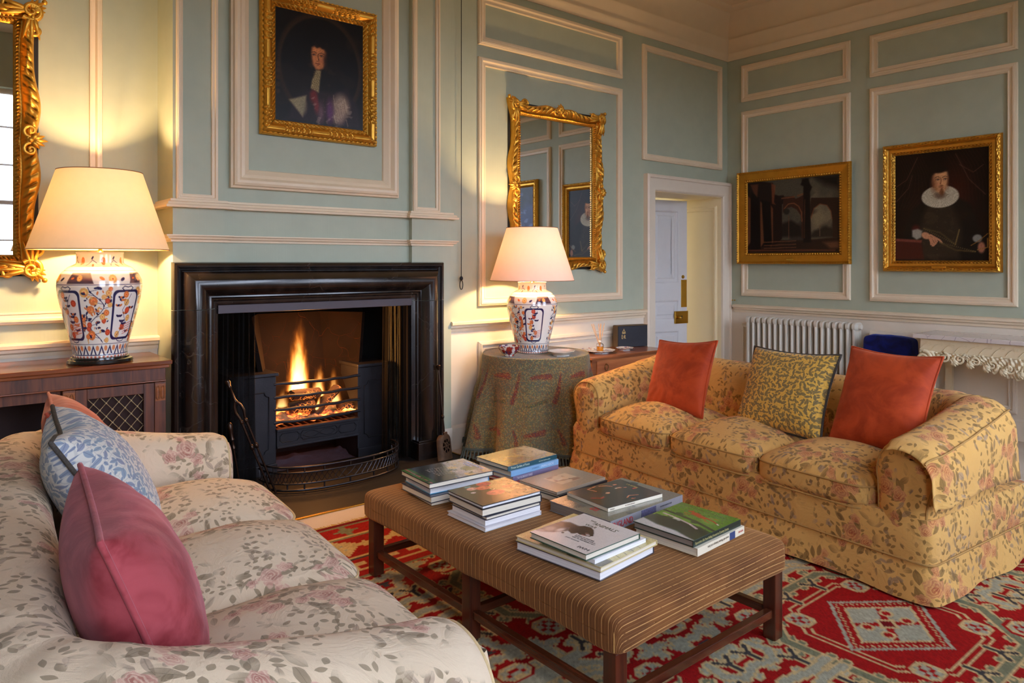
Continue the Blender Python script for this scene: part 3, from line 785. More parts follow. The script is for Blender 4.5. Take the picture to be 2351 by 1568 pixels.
def poker(o, ln):
    MB().tube([(0, 0, 0), (0, 0, ln * .7)], [.004, .0055], 8).build('shaft', M_TOOL, o, smooth=60)
    MB().lathe([(.001, ln * .66), (.012, ln * .67), (.008, ln * .7), (.007, ln * .76), (.013, ln * .78), (.009, ln * .81), (.012, ln * .9), (.015, ln * .97), (.006, ln), (.001, ln)], n=14).build('handle', M_TOOL, o, smooth=40)
iron('poker', 'short steel poker standing behind the tongs at the left jamb', 'poker', (1.46, 4.19, .008), (1.395, 4.215, .46), poker, 'fire irons')
def shovel(o, ln):
    MB().tube([(0, 0, .19), (0, 0, ln * .5), (0, 0, ln - .03)], [.006, .006, .0065], 8).ball((0, 0, ln * .45), .011, 8, (1, 1, 1.5)).build('shaft', M_TOOL, o, smooth=60)
    MB().lathe([(.001, ln - .04), (.009, ln - .035), (.012, ln - .02), (.017, ln - .006), (.014, ln), (.001, ln)], n=14).build('knob', M_TOOL, o, smooth=40)
    cv = Canvas(60, 90, (84, 62, 44), .7); cv.blob(9, (52, 38, 28), .1, 3, .7); cv.blob(30, (120, 92, 66), .5, 5, .6)
    MR = plain('rusty_steel', (92, 68, 48), .6, .6, var=.3, vs=25, bs=80, bst=.3)
    # pierced pan : ring of openings cut from the grid
    nx, nz = 56, 80; m = MB(); V = {}; w0 = .062
    def hole(x, z):
        dx, dz = x / .036, (z - .095) / .05; r = math.hypot(dx, dz)
        if r > 1: return False
        an = math.atan2(dz, dx)
        return (.18 < r < .42 and abs(math.sin(an * 3)) > .42) or (.52 < r < .95 and abs(math.sin(an * 4 + .4)) > .38)
    P = np.zeros((nx, nz, 3))
    for i in range(nx):
        for j in range(nz):
            z = .17 * j / (nz - 1); x = -w0 + 2 * w0 * i / (nx - 1)
            sh = 1 if z < .13 else math.sqrt(max(0.02, 1 - ((z - .13) / .042) ** 2)) * .75 + .25
            sh *= 1.08 - .5 * z
            P[i, j] = (x * sh, .012 - .03 * (x / w0) ** 4 * 1.0 + .1 * max(0, .02 - z), z)
    m.grid(P); m.f = [q for q in m.f if not hole(*[float(np.mean([m.v[a][b] for a in q])) for b in (0, 2)])]
    m.build('pan', MR, o, smooth=60, thick=.003)
    MB().box(-.016, .016, .004, .016, .155, .19).build('socket', MR, o, bevel=.003)
iron('fire_shovel', 'rusty fire shovel with pierced pan standing against the right jamb', 'shovel', (2.845, 4.13, .012), (2.83, 4.215, .66), shovel, 'fire irons')
# bell pull
b = thing('bell_pull', 'black bell cord with iron ring hanging beside the chimney breast', 'bell pull', (3.128, YA - .03, 1.20))
MB().tube([(0, 0, .07), (0, 0, 1.4), (0, 0.0, 2.25)], .0028, 6).build('cord', M_MATTBLACK, b)
MB().ball((0, 0, .06), .013, 8, (1, 1, 1.3)).build('bob', M_IRON, b, smooth=60)
MB().tube([(.014 * math.sin(a) * (1), 0, .012 + .034 * math.cos(a)) for a in np.linspace(0, 2 * pi, 20, endpoint=False)], .0032, 6, closed=True).build('ring', M_IRON, b, smooth=60)
s_ = thing('brass_switch', 'tiny brass switch plate beside the door frame corner', 'switch', (XR - .001, 4.30, .985))
MB().box(-.006, 0, -.035, .035, -.012, .012).build('plate', M_WALL, s_, bevel=.001)
for yy in (-.014, .014): MB().ball((-.01, yy, 0), .007, 6).build('toggle', M_BRASS, s_, smooth=60)
# ------------------------------------------------------------------ fabrics
def leaves(k, uv, scale, ln, wd, seedoff, cells_rnd=.9):
    """random leaf shapes on a voronoi lattice; returns (mask, vein, cell random)"""
    v = k.vor(k.vmath('ADD', uv, (seedoff, seedoff * .7, 0)), scale, 'F1', cells_rnd)
    loc = k.vmath('SUBTRACT', k.vmath('ADD', uv, (seedoff, seedoff * .7, 0)), v.outputs['Position'])
    sp = k.n('ShaderNodeSeparateXYZ'); k.l(loc, sp.inputs[0]); x, y, _ = sp.outputs
    sc = k.n('ShaderNodeSeparateColor'); k.l(v.outputs['Color'], sc.inputs[0])
    an = k.math('MULTIPLY', sc.outputs[0], 2 * pi)
    c, s = k.math('COSINE', an), k.math('SINE', an)
    xr = k.math('ADD', k.math('MULTIPLY', x, c), k.math('MULTIPLY', y, s))
    yr = k.math('SUBTRACT', k.math('MULTIPLY', y, c), k.math('MULTIPLY', x, s))
    t = k.math('DIVIDE', xr, ln / 2)
    size = k.math('ADD', .6, k.math('MULTIPLY', sc.outputs[1], .4))
    w_ = k.math('MULTIPLY', k.math('MULTIPLY', k.math('SUBTRACT', 1.0, k.math('MULTIPLY', t, t)), wd / 2), size)
    ay = k.math('ABSOLUTE', yr)
    m = k.math('SUBTRACT', 1.0, k.step(k.math('SUBTRACT', ay, w_), -.0006, .0012))
    vein = k.math('SUBTRACT', 1.0, k.step(ay, .0003, .0016))
    return m, vein, sc.outputs[2]

def floral(name, base, leafc, rose, rose2, base2):
    k = N(name); uv0 = k.vmath('SCALE', k.uv(), 1.28)
    wob = k.vmath('SCALE', k.vmath('SUBTRACT', k.noise(uv0, 14, 2, out=1), (.5, .5, .5)), .02)
    uv = k.vmath('ADD', uv0, wob)
    # bouquets
    rv = k.vor(uv, 3.1, 'F1', .8); rd = rv.outputs['Distance']          # distance in cell units
    near = k.math('SUBTRACT', 1.0, k.step(rd, .30, .52))
    gate_n = k.noise(uv0, 5.5, 2)
    gate = k.step(k.math('ADD', k.math('MULTIPLY', near, .30), gate_n), .40, .44)
    m1, v1, r1 = leaves(k, uv, 14, .072, .040, .0)
    m2, v2, r2 = leaves(k, uv, 27, .030, .019, 3.7)
    m3, v3, r3 = leaves(k, uv, 17, .062, .028, 8.1)
    gn2 = k.step(k.noise(k.vmath('ADD', uv0, (5, 9, 0)), 4.2, 2), .40, .48)
    big = k.math('MULTIPLY', m1, k.math('MULTIPLY', gate, near)); big3 = k.math('MULTIPLY', m3, k.math('MULTIPLY', k.step(gate_n, .52, .55), gn2))
    sml = k.math('MULTIPLY', m2, k.math('MULTIPLY', gn2, k.step(r2, .25, .3)))
    bcol = k.mix(k.noise(uv0, 2.0, 2), L4(base), L4(base2))
    c2_ = tuple(np.array(leafc) * .82 + np.array(base) * .1)
    c = k.mix(k.math('MULTIPLY', sml, .7), bcol, L4(leafc))
    c = k.mix(k.math('MULTIPLY', big3, .65), c, k.mix(r3, L4(leafc), L4((168, 142, 122))))
    c = k.mix(k.math('MULTIPLY', big, .72), c, k.mix(r1, L4(leafc), L4(c2_)))
    vn = k.math('MULTIPLY', k.math('MAXIMUM', k.math('MULTIPLY', v1, big), k.math('MULTIPLY', v3, big3)), .35)
    c = k.mix(vn, c, L4(tuple(np.array(leafc) * .7)))
    # roses : petals as broken rings about the cell centre and two satellites
    warp = k.vmath('SCALE', k.vmath('SUBTRACT', k.noise(uv0, 38, 3, out=1), (.5, .5, .5)), .030)
    def rose_at(off, rad, c):
        q = k.vmath('ADD', k.vmath('SUBTRACT', k.vmath('ADD', uv, off), rv.outputs['Position']), warp)
        sp = k.n('ShaderNodeSeparateXYZ'); k.l(q, sp.inputs[0])
        ang = k.math('ARCTAN2', sp.outputs[1], sp.outputs[0]); d = k.vmath('LENGTH', q, out=1)
        rr = k.math('ADD', rad, k.math('MULTIPLY', k.math('SINE', k.math('MULTIPLY', ang, 5)), rad * .14))
        msk = k.math('SUBTRACT', 1.0, k.step(k.math('SUBTRACT', d, rr), -.003, .003))
        ring = k.math('SINE', k.math('ADD', k.math('MULTIPLY', d, 20 / rad), k.math('MULTIPLY', k.math('SINE', k.math('MULTIPLY', ang, 2)), 2.6)))
        pet = k.step(ring, -.3, .9)
        inner = k.math('SUBTRACT', 1.0, k.step(k.math('ADD', d, k.math('MULTIPLY', k.math('SINE', ang), rad * .3)), rad * .1, rad * .9))
        fill = k.mix(k.math('MULTIPLY', inner, .85), L4(rose2), L4(rose))
        edge = k.mix(k.math('MULTIPLY', pet, .6), fill, L4(tuple(np.array(rose2) * .3 + np.array(base) * .75)))
        return k.mix(k.math('MULTIPLY', msk, .72), c, edge)
    c = rose_at((.0, .0, 0), .050, c); c = rose_at((.078, .03, 0), .036, c); c = rose_at((-.055, .066, 0), .030, c); c = rose_at((.02, -.075, 0), .024, c)
    weave = k.noise(uv0, 900, 1); big_n = k.noise(uv0, 9, 4, .6, dist=1.2)
    h = k.math('ADD', k.math('MULTIPLY', weave, .12), big_n)
    return k.bsdf(c, .85, 0, .15, k.bump(h, .7, .016), sheen=.08)
M_FLOR = floral('rose_chintz_cream', (224, 202, 172), (122, 102, 74), (164, 84, 76), (204, 150, 132), (216, 188, 152))
M_FLOR2 = floral('rose_chintz_lamplit', (226, 176, 100), (116, 84, 40), (168, 62, 42), (202, 128, 86), (214, 158, 82))  # same cream chintz as the left sofa, warm lamplight tinted into its colours
M_PIPE = plain('chintz_piping', (196, 168, 122), .8, var=.12, vs=60, bs=0)
M_PIPE2 = plain('warm_piping', (172, 128, 66), .8, var=.12, vs=60, bs=0)  # warm tone to go with the lamplit chintz; also seams the ottoman

def velvet(name, c1, c2, tint):
    k = N(name); p = k.obj(); n1 = k.noise(p, 7, 4, .65, dist=.6); n2 = k.noise(p, 240, 2)
    f = k.step(n1, .34, .66)
    return k.bsdf(k.mix(f, L4(c1), L4(c2)), .7, 0, .2, k.bump(k.math('ADD', n1, k.math('MULTIPLY', n2, .15)), .25, .008), sheen=.35, sheen_tint=L4(tint))
M_RUST = velvet('rust_velvet', (150, 48, 14), (182, 66, 24), (255, 170, 130))
M_PINK = velvet('rose_pink_velvet', (118, 30, 34), (158, 66, 70), (235, 170, 175))
M_TERRA = velvet('terracotta_velvet', (150, 52, 32), (186, 84, 58), (255, 190, 160))
M_NAVY = velvet('navy_velvet', (6, 12, 58), (14, 26, 100), (60, 90, 200))

def leafprint(name, base, la, lb, out_, base2=None):
    k = N(name); uv = k.uv()
    m1, v1, r1 = leaves(k, uv, 34, .033, .0185, 0.0, .55); m2, v2, r2 = leaves(k, uv, 50, .017, .010, 5.3, .8)
    m2 = k.math('MULTIPLY', m2, k.math('SUBTRACT', 1.0, m1))
    mm = k.math('MAXIMUM', m1, m2)
    lc = k.mix(k.math('MULTIPLY', k.math('ADD', k.math('MULTIPLY', r1, .6), k.math('MULTIPLY', k.noise(uv, 60, 2), .4)), 1), L4(la), L4(lb))
    c = k.mix(k.math('MULTIPLY', mm, .85), L4(base), lc)
    c = k.mix(k.math('MULTIPLY', k.math('MAXIMUM', k.math('MULTIPLY', v1, m1), k.math('MULTIPLY', v2, m2)), .6), c, L4(out_))
    ed = k.vor(uv, 34, 'DISTANCE_TO_EDGE', .55); st = k.math('SUBTRACT', 1.0, k.step(ed.outputs['Distance'], .02, .07))
    c = k.mix(k.math('MULTIPLY', st, .25), c, L4(out_))
    return k.bsdf(c, .7, 0, .3, k.bump(k.noise(uv, 12, 3), .3, .01), sheen=.2)
M_BLUELEAF = leafprint('blue_leaf_print', (200, 194, 182), (116, 142, 156), (110, 112, 140), (96, 104, 124))
M_GOLDLEAF = leafprint('gold_leaf_print', (216, 166, 66), (118, 100, 56), (92, 86, 62), (84, 64, 34))
M_BRAID = plain('dark_braid', (66, 58, 50), .8, var=.4, vs=160, bs=400, bst=.6)

def cord_stripe():
    k = N('ribbed_brown_velvet'); uv = k.uv(); sp = k.n('ShaderNodeSeparateXYZ'); k.l(uv, sp.inputs[0]); v = sp.outputs[1]
    nz = k.noise(uv, 5, 3); vv = k.math('ADD', v, k.math('MULTIPLY', nz, .004))
    t = k.math('FRACT', k.math('DIVIDE', vv, .024)); t2 = k.math('FRACT', k.math('DIVIDE', vv, .006))
    line = k.math('MULTIPLY', k.step(t, .02, .06), k.math('SUBTRACT', 1.0, k.step(t, .12, .18)))
    line2 = k.math('MULTIPLY', k.step(t, .5, .55), k.math('SUBTRACT', 1.0, k.step(t, .58, .66)))
    r6 = k.math('MULTIPLY', k.math('SINE', k.math('MULTIPLY', t2, 2 * pi)), .5)
    base = k.mix(k.step(k.noise(uv, 4, 3, .6), .35, .65), L4((90, 50, 20)), L4((122, 74, 34)))
    base = k.mix(k.math('MULTIPLY', k.math('ADD', r6, .5), .20), base, L4((70, 40, 20)))
    brk = k.step(k.noise(uv, 90, 2), .28, .44)
    c = k.mix(k.math('MULTIPLY', k.math('MULTIPLY', line, brk), .7), base, L4((214, 160, 98)))
    c = k.mix(k.math('MULTIPLY', line2, .28), c, L4((160, 116, 66)))
    h = k.math('ADD', k.math('MULTIPLY', line, .8), k.math('MULTIPLY', r6, .5))
    return k.bsdf(c, .75, 0, .2, k.bump(h, .35, .003), sheen=.5, sheen_tint=L4((240, 180, 120)))
M_CORD = cord_stripe()

# ------------------------------------------------------------------ soft shapes
def softbox(wx, wy, wz, e=5.0, n=26, e2=None, stripes=False, crown=0.0, crown_b=0.0, noise=0.0, seed=1, arch=0.0):
    """rounded box as 6 sewn grids, uv unfolds in metres"""
    mb = MB(); key = {}; V = []; F = []; UV = []
    ts = np.linspace(-1, 1, n)
    ts = np.sign(ts) * np.abs(ts) ** .8
    def idx(p, uv):
        kk = tuple(np.round(p, 5)) + (uv[2],)
        if kk in key: return key[kk]
        key[kk] = len(V); V.append(p); UV.append(uv[:2]); return key[kk]
    hx, hy, hz = wx / 2, wy / 2, wz / 2
    faces = [((0, 1, 2), 1), ((0, 1, 2), -1), ((0, 2, 1), 1), ((0, 2, 1), -1), ((1, 2, 0), 1), ((1, 2, 0), -1)]
    for fi, ((a, b, c), sg) in enumerate(faces):
        g = np.zeros((n, n), int)
        for i in range(n):
            for j in range(n):
                p = np.zeros(3); p[a] = ts[i]; p[b] = ts[j]; p[c] = sg
                x, y, z = p * (hx, hy, hz)
                if c == 2: uv = (x, y, 0) if sg > 0 else (x + 3, y, 1)
                elif c == 1: uv = (x, sg * hy - sg * (hz - z) * -1 * (-1), 0)
                else: uv = (sg * hx + sg * (hz - z), y, 0)
                if c == 1: uv = (x, sg * (hy + (hz - z)), 0)
                ez = e2 or e; r = ((abs(p[0]) ** e + abs(p[1]) ** e) ** (ez / e) + abs(p[2]) ** ez) ** (1 / ez)
                q = p / r
                if stripes:
                    tw = min(1, max(0, (abs(q[1]) - .955) / .04)); tw = tw * tw * (3 - 2 * tw); uv = (q[0] * hx, q[1] * hy + math.copysign((hz - q[2] * hz) * tw, q[1]), uv[2])
                g[i, j] = idx(np.array([q[0] * hx, q[1] * hy, q[2] * hz]), uv)
        for i in range(n - 1):
            for j in range(n - 1):
                q = (g[i, j], g[i + 1, j], g[i + 1, j + 1], g[i, j + 1])
                ccw = (sg > 0) if c != 1 else (sg < 0)
                F.append(q if ccw else q[::-1])
    V = np.array(V); X, Y = V[:, 0] / hx, V[:, 1] / hy
    dome = np.cos(np.clip(X, -1, 1) * pi / 2) ** .8 * np.cos(np.clip(Y, -1, 1) * pi / 2) ** .8
    V[:, 2] += np.where(V[:, 2] > 0, crown, -crown_b) * dome
    if noise: V[:, 2] += vnoise(V, 9, seed, 3) * noise * np.clip(V[:, 2] / hz + .3, 0, 1); V[:, :2] += np.stack([vnoise(V, 8, seed + 1), vnoise(V, 8, seed + 2)], -1) * noise * .8
    mb.add(V, F, [tuple(u) for u in UV]); return mb

def ring_path(wx, wy, e, z, n=120, crown=0, o=0.0):
    pts = []
    for a in np.linspace(0, 2 * pi, n, endpoint=False):
        c, s = math.cos(a), math.sin(a)
        pts.append(((wx / 2 + o) * math.copysign(abs(c) ** (2 / e), c), (wy / 2 + o) * math.copysign(abs(s) ** (2 / e), s), z))
    return pts

def scatter(TL, TR, BL, BR, T, mat, pmat, name, label, group=None, lab=True, seed=1, pr=.006, cat='cushion', dent=0.0, slump=0.0):
    """square cushion through four corner points (front face looks along x cross y)"""
    TL, TR, BL, BR = map(Vector, (TL, TR, BL, BR)); c = (TL + TR + BL + BR) / 4
    x = ((TR - TL) + (BR - BL)) / 2; y = ((TL - BL) + (TR - BR)) / 2
    w, h = x.length, y.length; M = frame3(c, x, y)
    o = bpy.data.objects.new(name, None); COL.objects.link(o); o.matrix_world = M; o.empty_display_size = .05; tag(o, label, cat, group)
    n = 44; ts = np.linspace(-1, 1, n); U, Vv = np.meshgrid(ts, ts, indexing='ij')
    outx = U * (1 - .085 * (1 - Vv ** 2) * np.abs(U) ** 3) ; outy = Vv * (1 - .085 * (1 - U ** 2) * np.abs(Vv) ** 3)
    th = np.clip((1 - U ** 2) * (1 - Vv ** 2), 0, 1) ** .42
    X, Y = outx * w / 2, outy * h / 2
    P3 = np.stack([X, Y, 0 * X], -1)
    wr = vnoise(P3, 16, seed, 3) * .006 * th + .006 * np.sin(np.arctan2(Vv, U) * 22 + vnoise(P3, 5, seed) * 3) * np.clip(np.hypot(U, Vv) - .45, 0, 1) * np.clip(1.2 - np.maximum(abs(U), abs(Vv)), 0, 1)
    dd = dent * np.exp(-((U) ** 2 + (Vv - .95) ** 2) / .12)
    Yd = Y - dd * h; bend = slump * (Vv + 1) ** 2 / 4
    m = MB(); UVs = np.stack([X, Y], -1)
    zf = th * T / 2 + wr - bend; zb = -th * T / 2 * .9 - bend
    m.grid(np.stack([X, Yd, zf], -1), UV=UVs); m.grid(np.stack([X, Yd, zb], -1), UV=UVs + 2, flip=True)
    m.build('cover', mat, o, smooth=180)
    e = []
    for i in range(n): e.append((i, 0))
    for j in range(1, n): e.append((n - 1, j))
    for i in range(n - 2, -1, -1): e.append((i, n - 1))
    for j in range(n - 2, 0, -1): e.append((0, j))
    pp = [(X[a], Yd[a], -bend[a]) for a in e]
    MB().tube(pp, pr, 7, closed=True).build('piping', pmat, o, smooth=60)
    return o

def sofa(name, label, loc, rotz, sgn, LN, D, mat, pmat, zarm, zback, seat_z, flap=False, seed=3, wrinkle=1.0, cf=-.015):
    """s runs along the length, d from the seat front to the back"""
    t = thing(name, label, 'sofa', loc, rotz)
    def q(P): P = np.array(P, float); P[..., 1] *= sgn; return P
    fl = sgn > 0
    AT = .25                       # arm thickness
    # loose skirted base
    n = 260; P = []; zs = [(.004, .032), (.06, .022), (.13, .008), (.155, .0), (.162, .0), (.22, .004), (.30, .0), (.33, -.012)]
    e = 34; cxs, cds = LN / 2, D / 2
    ring = []
    for a in np.linspace(0, 2 * pi, n, endpoint=False):
        c_, s_ = math.cos(a), math.sin(a); ring.append((math.copysign(abs(c_) ** (2 / e), c_), math.copysign(abs(s_) ** (2 / e), s_)))
    ring = np.array(ring); U = []
    arc = np.concatenate([[0], np.cumsum(np.hypot(*(np.diff(ring * (cxs, cds), axis=0).T)))])
    # re-space evenly along the arc
    full = arc[-1]; ev = np.linspace(0, full, n); ring = np.stack([np.interp(ev, arc, ring[:, 0]), np.interp(ev, arc, ring[:, 1])], -1); arc = ev
    for z, o in zs:
        wv = (.012 * np.sin(arc * 9 + 1.3 * np.sin(arc * 3.1 + seed)) * max(0, (.14 - z) / .14) + .003 * np.sin(arc * 17 + z * 30)) * wrinkle
        r = o + wv
        X = cxs + ring[:, 0] * cxs + np.sign(ring[:, 0]) * np.abs(ring[:, 0]) ** 8 * r
        Y = cds + ring[:, 1] * cds + np.sign(ring[:, 1]) * np.abs(ring[:, 1]) ** 8 * r
        hem = .012 * np.sin(arc * 5 + seed) * (z < .01)
        P.append(np.stack([X, Y, np.full(n, z) + np.abs(hem) * .8], -1)); U.append(np.stack([arc, np.full(n, z)], -1))
    m = MB().grid(q(P), closed_v=True, UV=np.array(U), flip=not fl)
    P2 = np.array(P[-1]); cen = np.array([cxs, cds, .34]); m.grid(q(np.stack([P2, P2 * .0 + cen])), closed_v=True, flip=not fl)
    m.build('skirted_base', mat, t, smooth=40)
    sp_ = [(cxs + a * cxs + np.sign(a) * abs(a) ** 8 * .006, sgn * (cds + b * cds + np.sign(b) * abs(b) ** 8 * .006), .158) for a, b in ring[:-1]]
    MB().tube(sp_, .0042, 6, closed=True).build('skirt_piping', pmat, t, smooth=60)
    # arms and back : one rolled section swept round a U
    path = []; R_ = .26; a0 = AT / 2 + .005; d1 = D - .15; f0 = .02
    for d in np.linspace(f0, d1 - R_, 42): path.append((a0, d, 0))
    for a in np.linspace(0, pi / 2, 22)[1:]: path.append((a0 + R_ - R_ * math.cos(a), d1 - R_ + R_ * math.sin(a), 0))
    for s_ in np.linspace(a0 + R_, LN - a0 - R_, 70)[1:]: path.append((s_, d1, 0))
    for a in np.linspace(0, pi / 2, 22)[1:]: path.append((LN - a0 - R_ + R_ * math.sin(a), d1 - R_ + R_ * math.cos(a), 0))
    for d in np.linspace(d1 - R_, f0, 42)[1:]: path.append((LN - a0, d, 0))
    path = np.array(path); ns = len(path)
    tan = np.gradient(path, axis=0); tan /= np.linalg.norm(tan, axis=1)[:, None]
    nor = np.stack([-tan[:, 1], tan[:, 0]], -1)                       # outward on the way round
    al = np.concatenate([[0], np.cumsum(np.linalg.norm(np.diff(path, axis=0), axis=1))])
    dn = np.clip((path[:, 1] - .08) / (d1 - .22), 0, 1); hz = zarm + (zback - zarm) * (dn ** 1.25)
    inner = []; P = []; UVs = []
    for i in range(ns):
        h = hz[i]; cap = min(1.0, min(al[i], al[-1] - al[i]) / .075); k_ = math.sqrt(1 - (1 - cap) ** 2) * .30 + .70
        ks = k_
        sec = [(-.105, .30), (-.108, .40), (-.112, .47), (-.118, h - .17), (-.116, h - .10), (-.098, h - .045), (-.06, h - .010), (-.01, h), (.05, h - .004), (.10, h - .022), (.138, h - .058), (.156, h - .10), (.154, h - .145), (.136, h - .19), (.122, h - .24), (.118, .36), (.116, .28), (.112, .2)]
        if i > 0: pass
        sec = np.array(sec); sec = np.stack([np.interp(np.linspace(0, 1, 40), np.linspace(0, 1, len(sec)), sec[:, c]) for c in (0, 1)], -1)
        sec[1:-1] = (sec[:-2] + 2 * sec[1:-1] + sec[2:]) / 4; sec[1:-1] = (sec[:-2] + 2 * sec[1:-1] + sec[2:]) / 4
        zc = h - .13; n_ = sec[:, 0] * ks; z_ = np.where(sec[:, 1] > zc, zc + (sec[:, 1] - zc) * (.6 + .4 * min(1, (k_ - .7) / .3)), sec[:, 1])
        row = np.stack([path[i, 0] + nor[i, 0] * n_, path[i, 1] + nor[i, 1] * n_, z_], -1)
        P.append(row); sl = np.concatenate([[0], np.cumsum(np.hypot(np.diff(sec[:, 0]), np.diff(sec[:, 1])))]); UVs.append(np.stack([np.full(40, al[i] + seed), sl + seed * .37], -1))
    P = np.array(P); W = vnoise(P, 7, seed, 3)
    fold = np.zeros((ns, 40)); 
    for cpt in (42 + 10, ns - 42 - 10): fold += np.exp(-((np.arange(ns) - cpt) / 9.0) ** 2)[:, None] * np.sin((np.arange(ns) - cpt)[:, None] * 1.1 + np.arange(40)[None] * .12) * .006
    P[:, :, :2] += nor[:, None, :2] * (W * .005 * wrinkle + fold)[:, :, None]; P[:, :, 2] += vnoise(P, 6, seed + 5) * .004 * wrinkle + fold * .6
    m = MB().grid(q(P), UV=np.array(UVs), flip=fl)
    for i_, rev in ((0, False), (ns - 1, True)):                      # front panels of the arms
        row = P[i_]; half = 20; A_, B_ = row[:half], row[::-1][:half]
        drop = np.array([[0, 0, .10 - A_[0, 2]]]); A_ = np.concatenate([A_[:1] * [1, 1, 0] + [0, 0, .165], A_]); B_ = np.concatenate([B_[:1] * [1, 1, 0] + [0, 0, .165], B_])
        B_[0, 2] = .165
        rr = np.array([A_ * (1 - s_) + B_ * s_ + np.array([0, -.020 * math.sin(s_ * pi) ** .7, 0]) for s_ in np.linspace(0, 1, 9)])
        uvp = np.stack([rr[..., 0] + 1.7, rr[..., 2] + .6], -1)
        m.grid(q(rr), UV=uvp, flip=(rev != fl))
    m.build('arms_and_back', mat, t, smooth=50)
    for i_ in (1, ns - 2):
        row = q(P[i_]); MB().tube([tuple(r_) for r_ in row], .0045, 6).build('arm_piping', pmat, t, smooth=60)
    # seat cushions
    w_ = (LN - 2 * AT - .0) / 3; dep = D - .33
    for i in range(3):
        cw = w_ + .018; th = .155
        m = softbox(cw, dep, th, 7, 30, e2=4, crown=.068, crown_b=.0, noise=.007 * wrinkle, seed=seed + i)
        c = (AT + w_ * (i + .5), sgn * (dep / 2 + cf), seat_z - th / 2 - .035)
        m.uv = [(u + i * .83 + seed, v + i * .41) for u, v in m.uv]
        o = m.build('seat_cushion', mat, t, smooth=180, loc=c)
        for zz in (.042, -.052):
            MB().tube(ring_path(cw, dep, 7, zz, 140, o=-.003), .0042, 6, closed=True).build('piping', pmat, o, smooth=60)
    if flap:
        n1, n2 = 50, 26; P = []; U = []
        for i in range(n1):
            d = .0 + (D - .28) * i / (n1 - 1); h = zarm + (zback - zarm) * (min(1, max(0, (d - .08) / (d1 - .22))) ** 1.25)
            ks = 1.0
            sec = [(-.05, h - .008), (-.01, h + .008), (.05, h + .006), (.10, h - .012), (.142, h - .05), (.166, h - .10), (.172, h - .15), (.176, h - .20), (.186, .40 + .02 * math.sin(d * 4))]
            sec = np.array(sec); sec = np.stack([np.interp(np.linspace(0, 1, n2), np.linspace(0, 1, len(sec)), sec[:, c]) for c in (0, 1)], -1)
            sec[1:-1] = (sec[:-2] + 2 * sec[1:-1] + sec[2:]) / 4
            cp_ = min(1.0, (d + .012) / .075); kk = math.sqrt(1 - (1 - cp_) ** 2) * .30 + .70; sec[:, 0] = sec[:, 0] * kk + .006; zc_ = h - .13; sec[:, 1] = np.where(sec[:, 1] > zc_, zc_ + (sec[:, 1] - zc_) * (.6 + .4 * min(1, (kk - .7) / .3)) + .010, sec[:, 1])
            P.append(np.stack([a0 - sec[:, 0], np.full(n2, d - .012), sec[:, 1]], -1)); U.append(np.stack([np.full(n2, d + 3), np.linspace(0, .42, n2)], -1))
        P = np.array(P); P[..., 0] += vnoise(P, 8, seed + 9) * .006
        # round the front edge down over the arm front
        fr_ = []; row0 = P[0]
        for a in (1.0, .6, .25):
            r = row0.copy(); r[:, 1] -= .03 * (1 - a) ; r[:, 0] += .0; r[:, 2] -= .02 * (1 - a) ** 2; fr_.append(r)
        P = np.concatenate([np.array(fr_[::-1]), P[1:]]); U = np.array(U); U = np.concatenate([U[:1].repeat(3, 0), U[1:]])
        MB().grid(q(P), UV=U, flip=(not fl)).build('arm_cover', mat, t, smooth=60, thick=.003)
        MB().tube([tuple(r_) for r_ in q(P[:, 12, :] + np.array([-.003, 0, .003]))], .004, 6).build('cover_piping', pmat, t, smooth=60)
    return t
TH = math.radians(5.0)
sofa('sofa', 'three seat sofa in cream rose chintz tinted by warm lamplight, with loose cover, standing before the radiator', (3.10, 1.135, .012), pi / 2 - TH, -1, 2.24, .98, M_FLOR2, M_PIPE2, .625, .735, .475, flap=True, seed=3)
sofa('sofa', 'three seat sofa in pale cream rose chintz at the left, nearest the camera', (.905, 1.10, .012), pi / 2 - math.radians(4.5), 1, 2.24, .96, M_FLOR, M_PIPE, .63, .74, .50, seed=6, cf=-.075)

# scatter cushions on the right sofa
scatter((3.74, 3.00, .865), (3.70, 2.535, .915), (3.565, 2.965, .445), (3.52, 2.50, .468), .17, M_RUST, M_RUST, 'scatter_cushion', 'rust velvet cushion at the far left end of the right sofa', 'rust velvet cushions', seed=2)
scatter((3.76, 2.35, .880), (3.72, 1.80, .905), (3.57, 2.295, .47), (3.52, 1.79, .455), .17, M_GOLDLEAF, M_BRAID, 'scatter_cushion', 'yellow leaf print cushion with dark braid in the middle of the right sofa', seed=5, pr=.007)
scatter((3.74, 1.765, .945), (3.70, 1.295, .935), (3.53, 1.745, .475), (3.49, 1.33, .47), .19, M_RUST, M_RUST, 'scatter_cushion', 'large rust velvet cushion at the near end of the right sofa', 'rust velvet cushions', seed=8)
# and on the left one
scatter((.252, 1.42, .885), (.312, 2.02, .885), (.415, 1.44, .455), (.475, 2.02, .455), .245, M_PINK, M_PINK, 'scatter_cushion', 'plump pink velvet cushion nearest the camera on the cream sofa', seed=12, pr=.0065)
scatter((.305, 2.40, .87), (.375, 2.93, .895), (.53, 2.24, .47), (.60, 2.76, .47), .26, M_BLUELEAF, M_BRAID, 'scatter_cushion', 'blue leaf print cushion with dark braid between pink and terracotta cushions', seed=15, pr=.007, dent=.05)
scatter((.34, 2.80, .88), (.39, 3.22, .89), (.60, 2.76, .47), (.66, 3.15, .47), .20, M_TERRA, M_TERRA, 'scatter_cushion', 'terracotta velvet cushion at the far end of the cream sofa', seed=18)

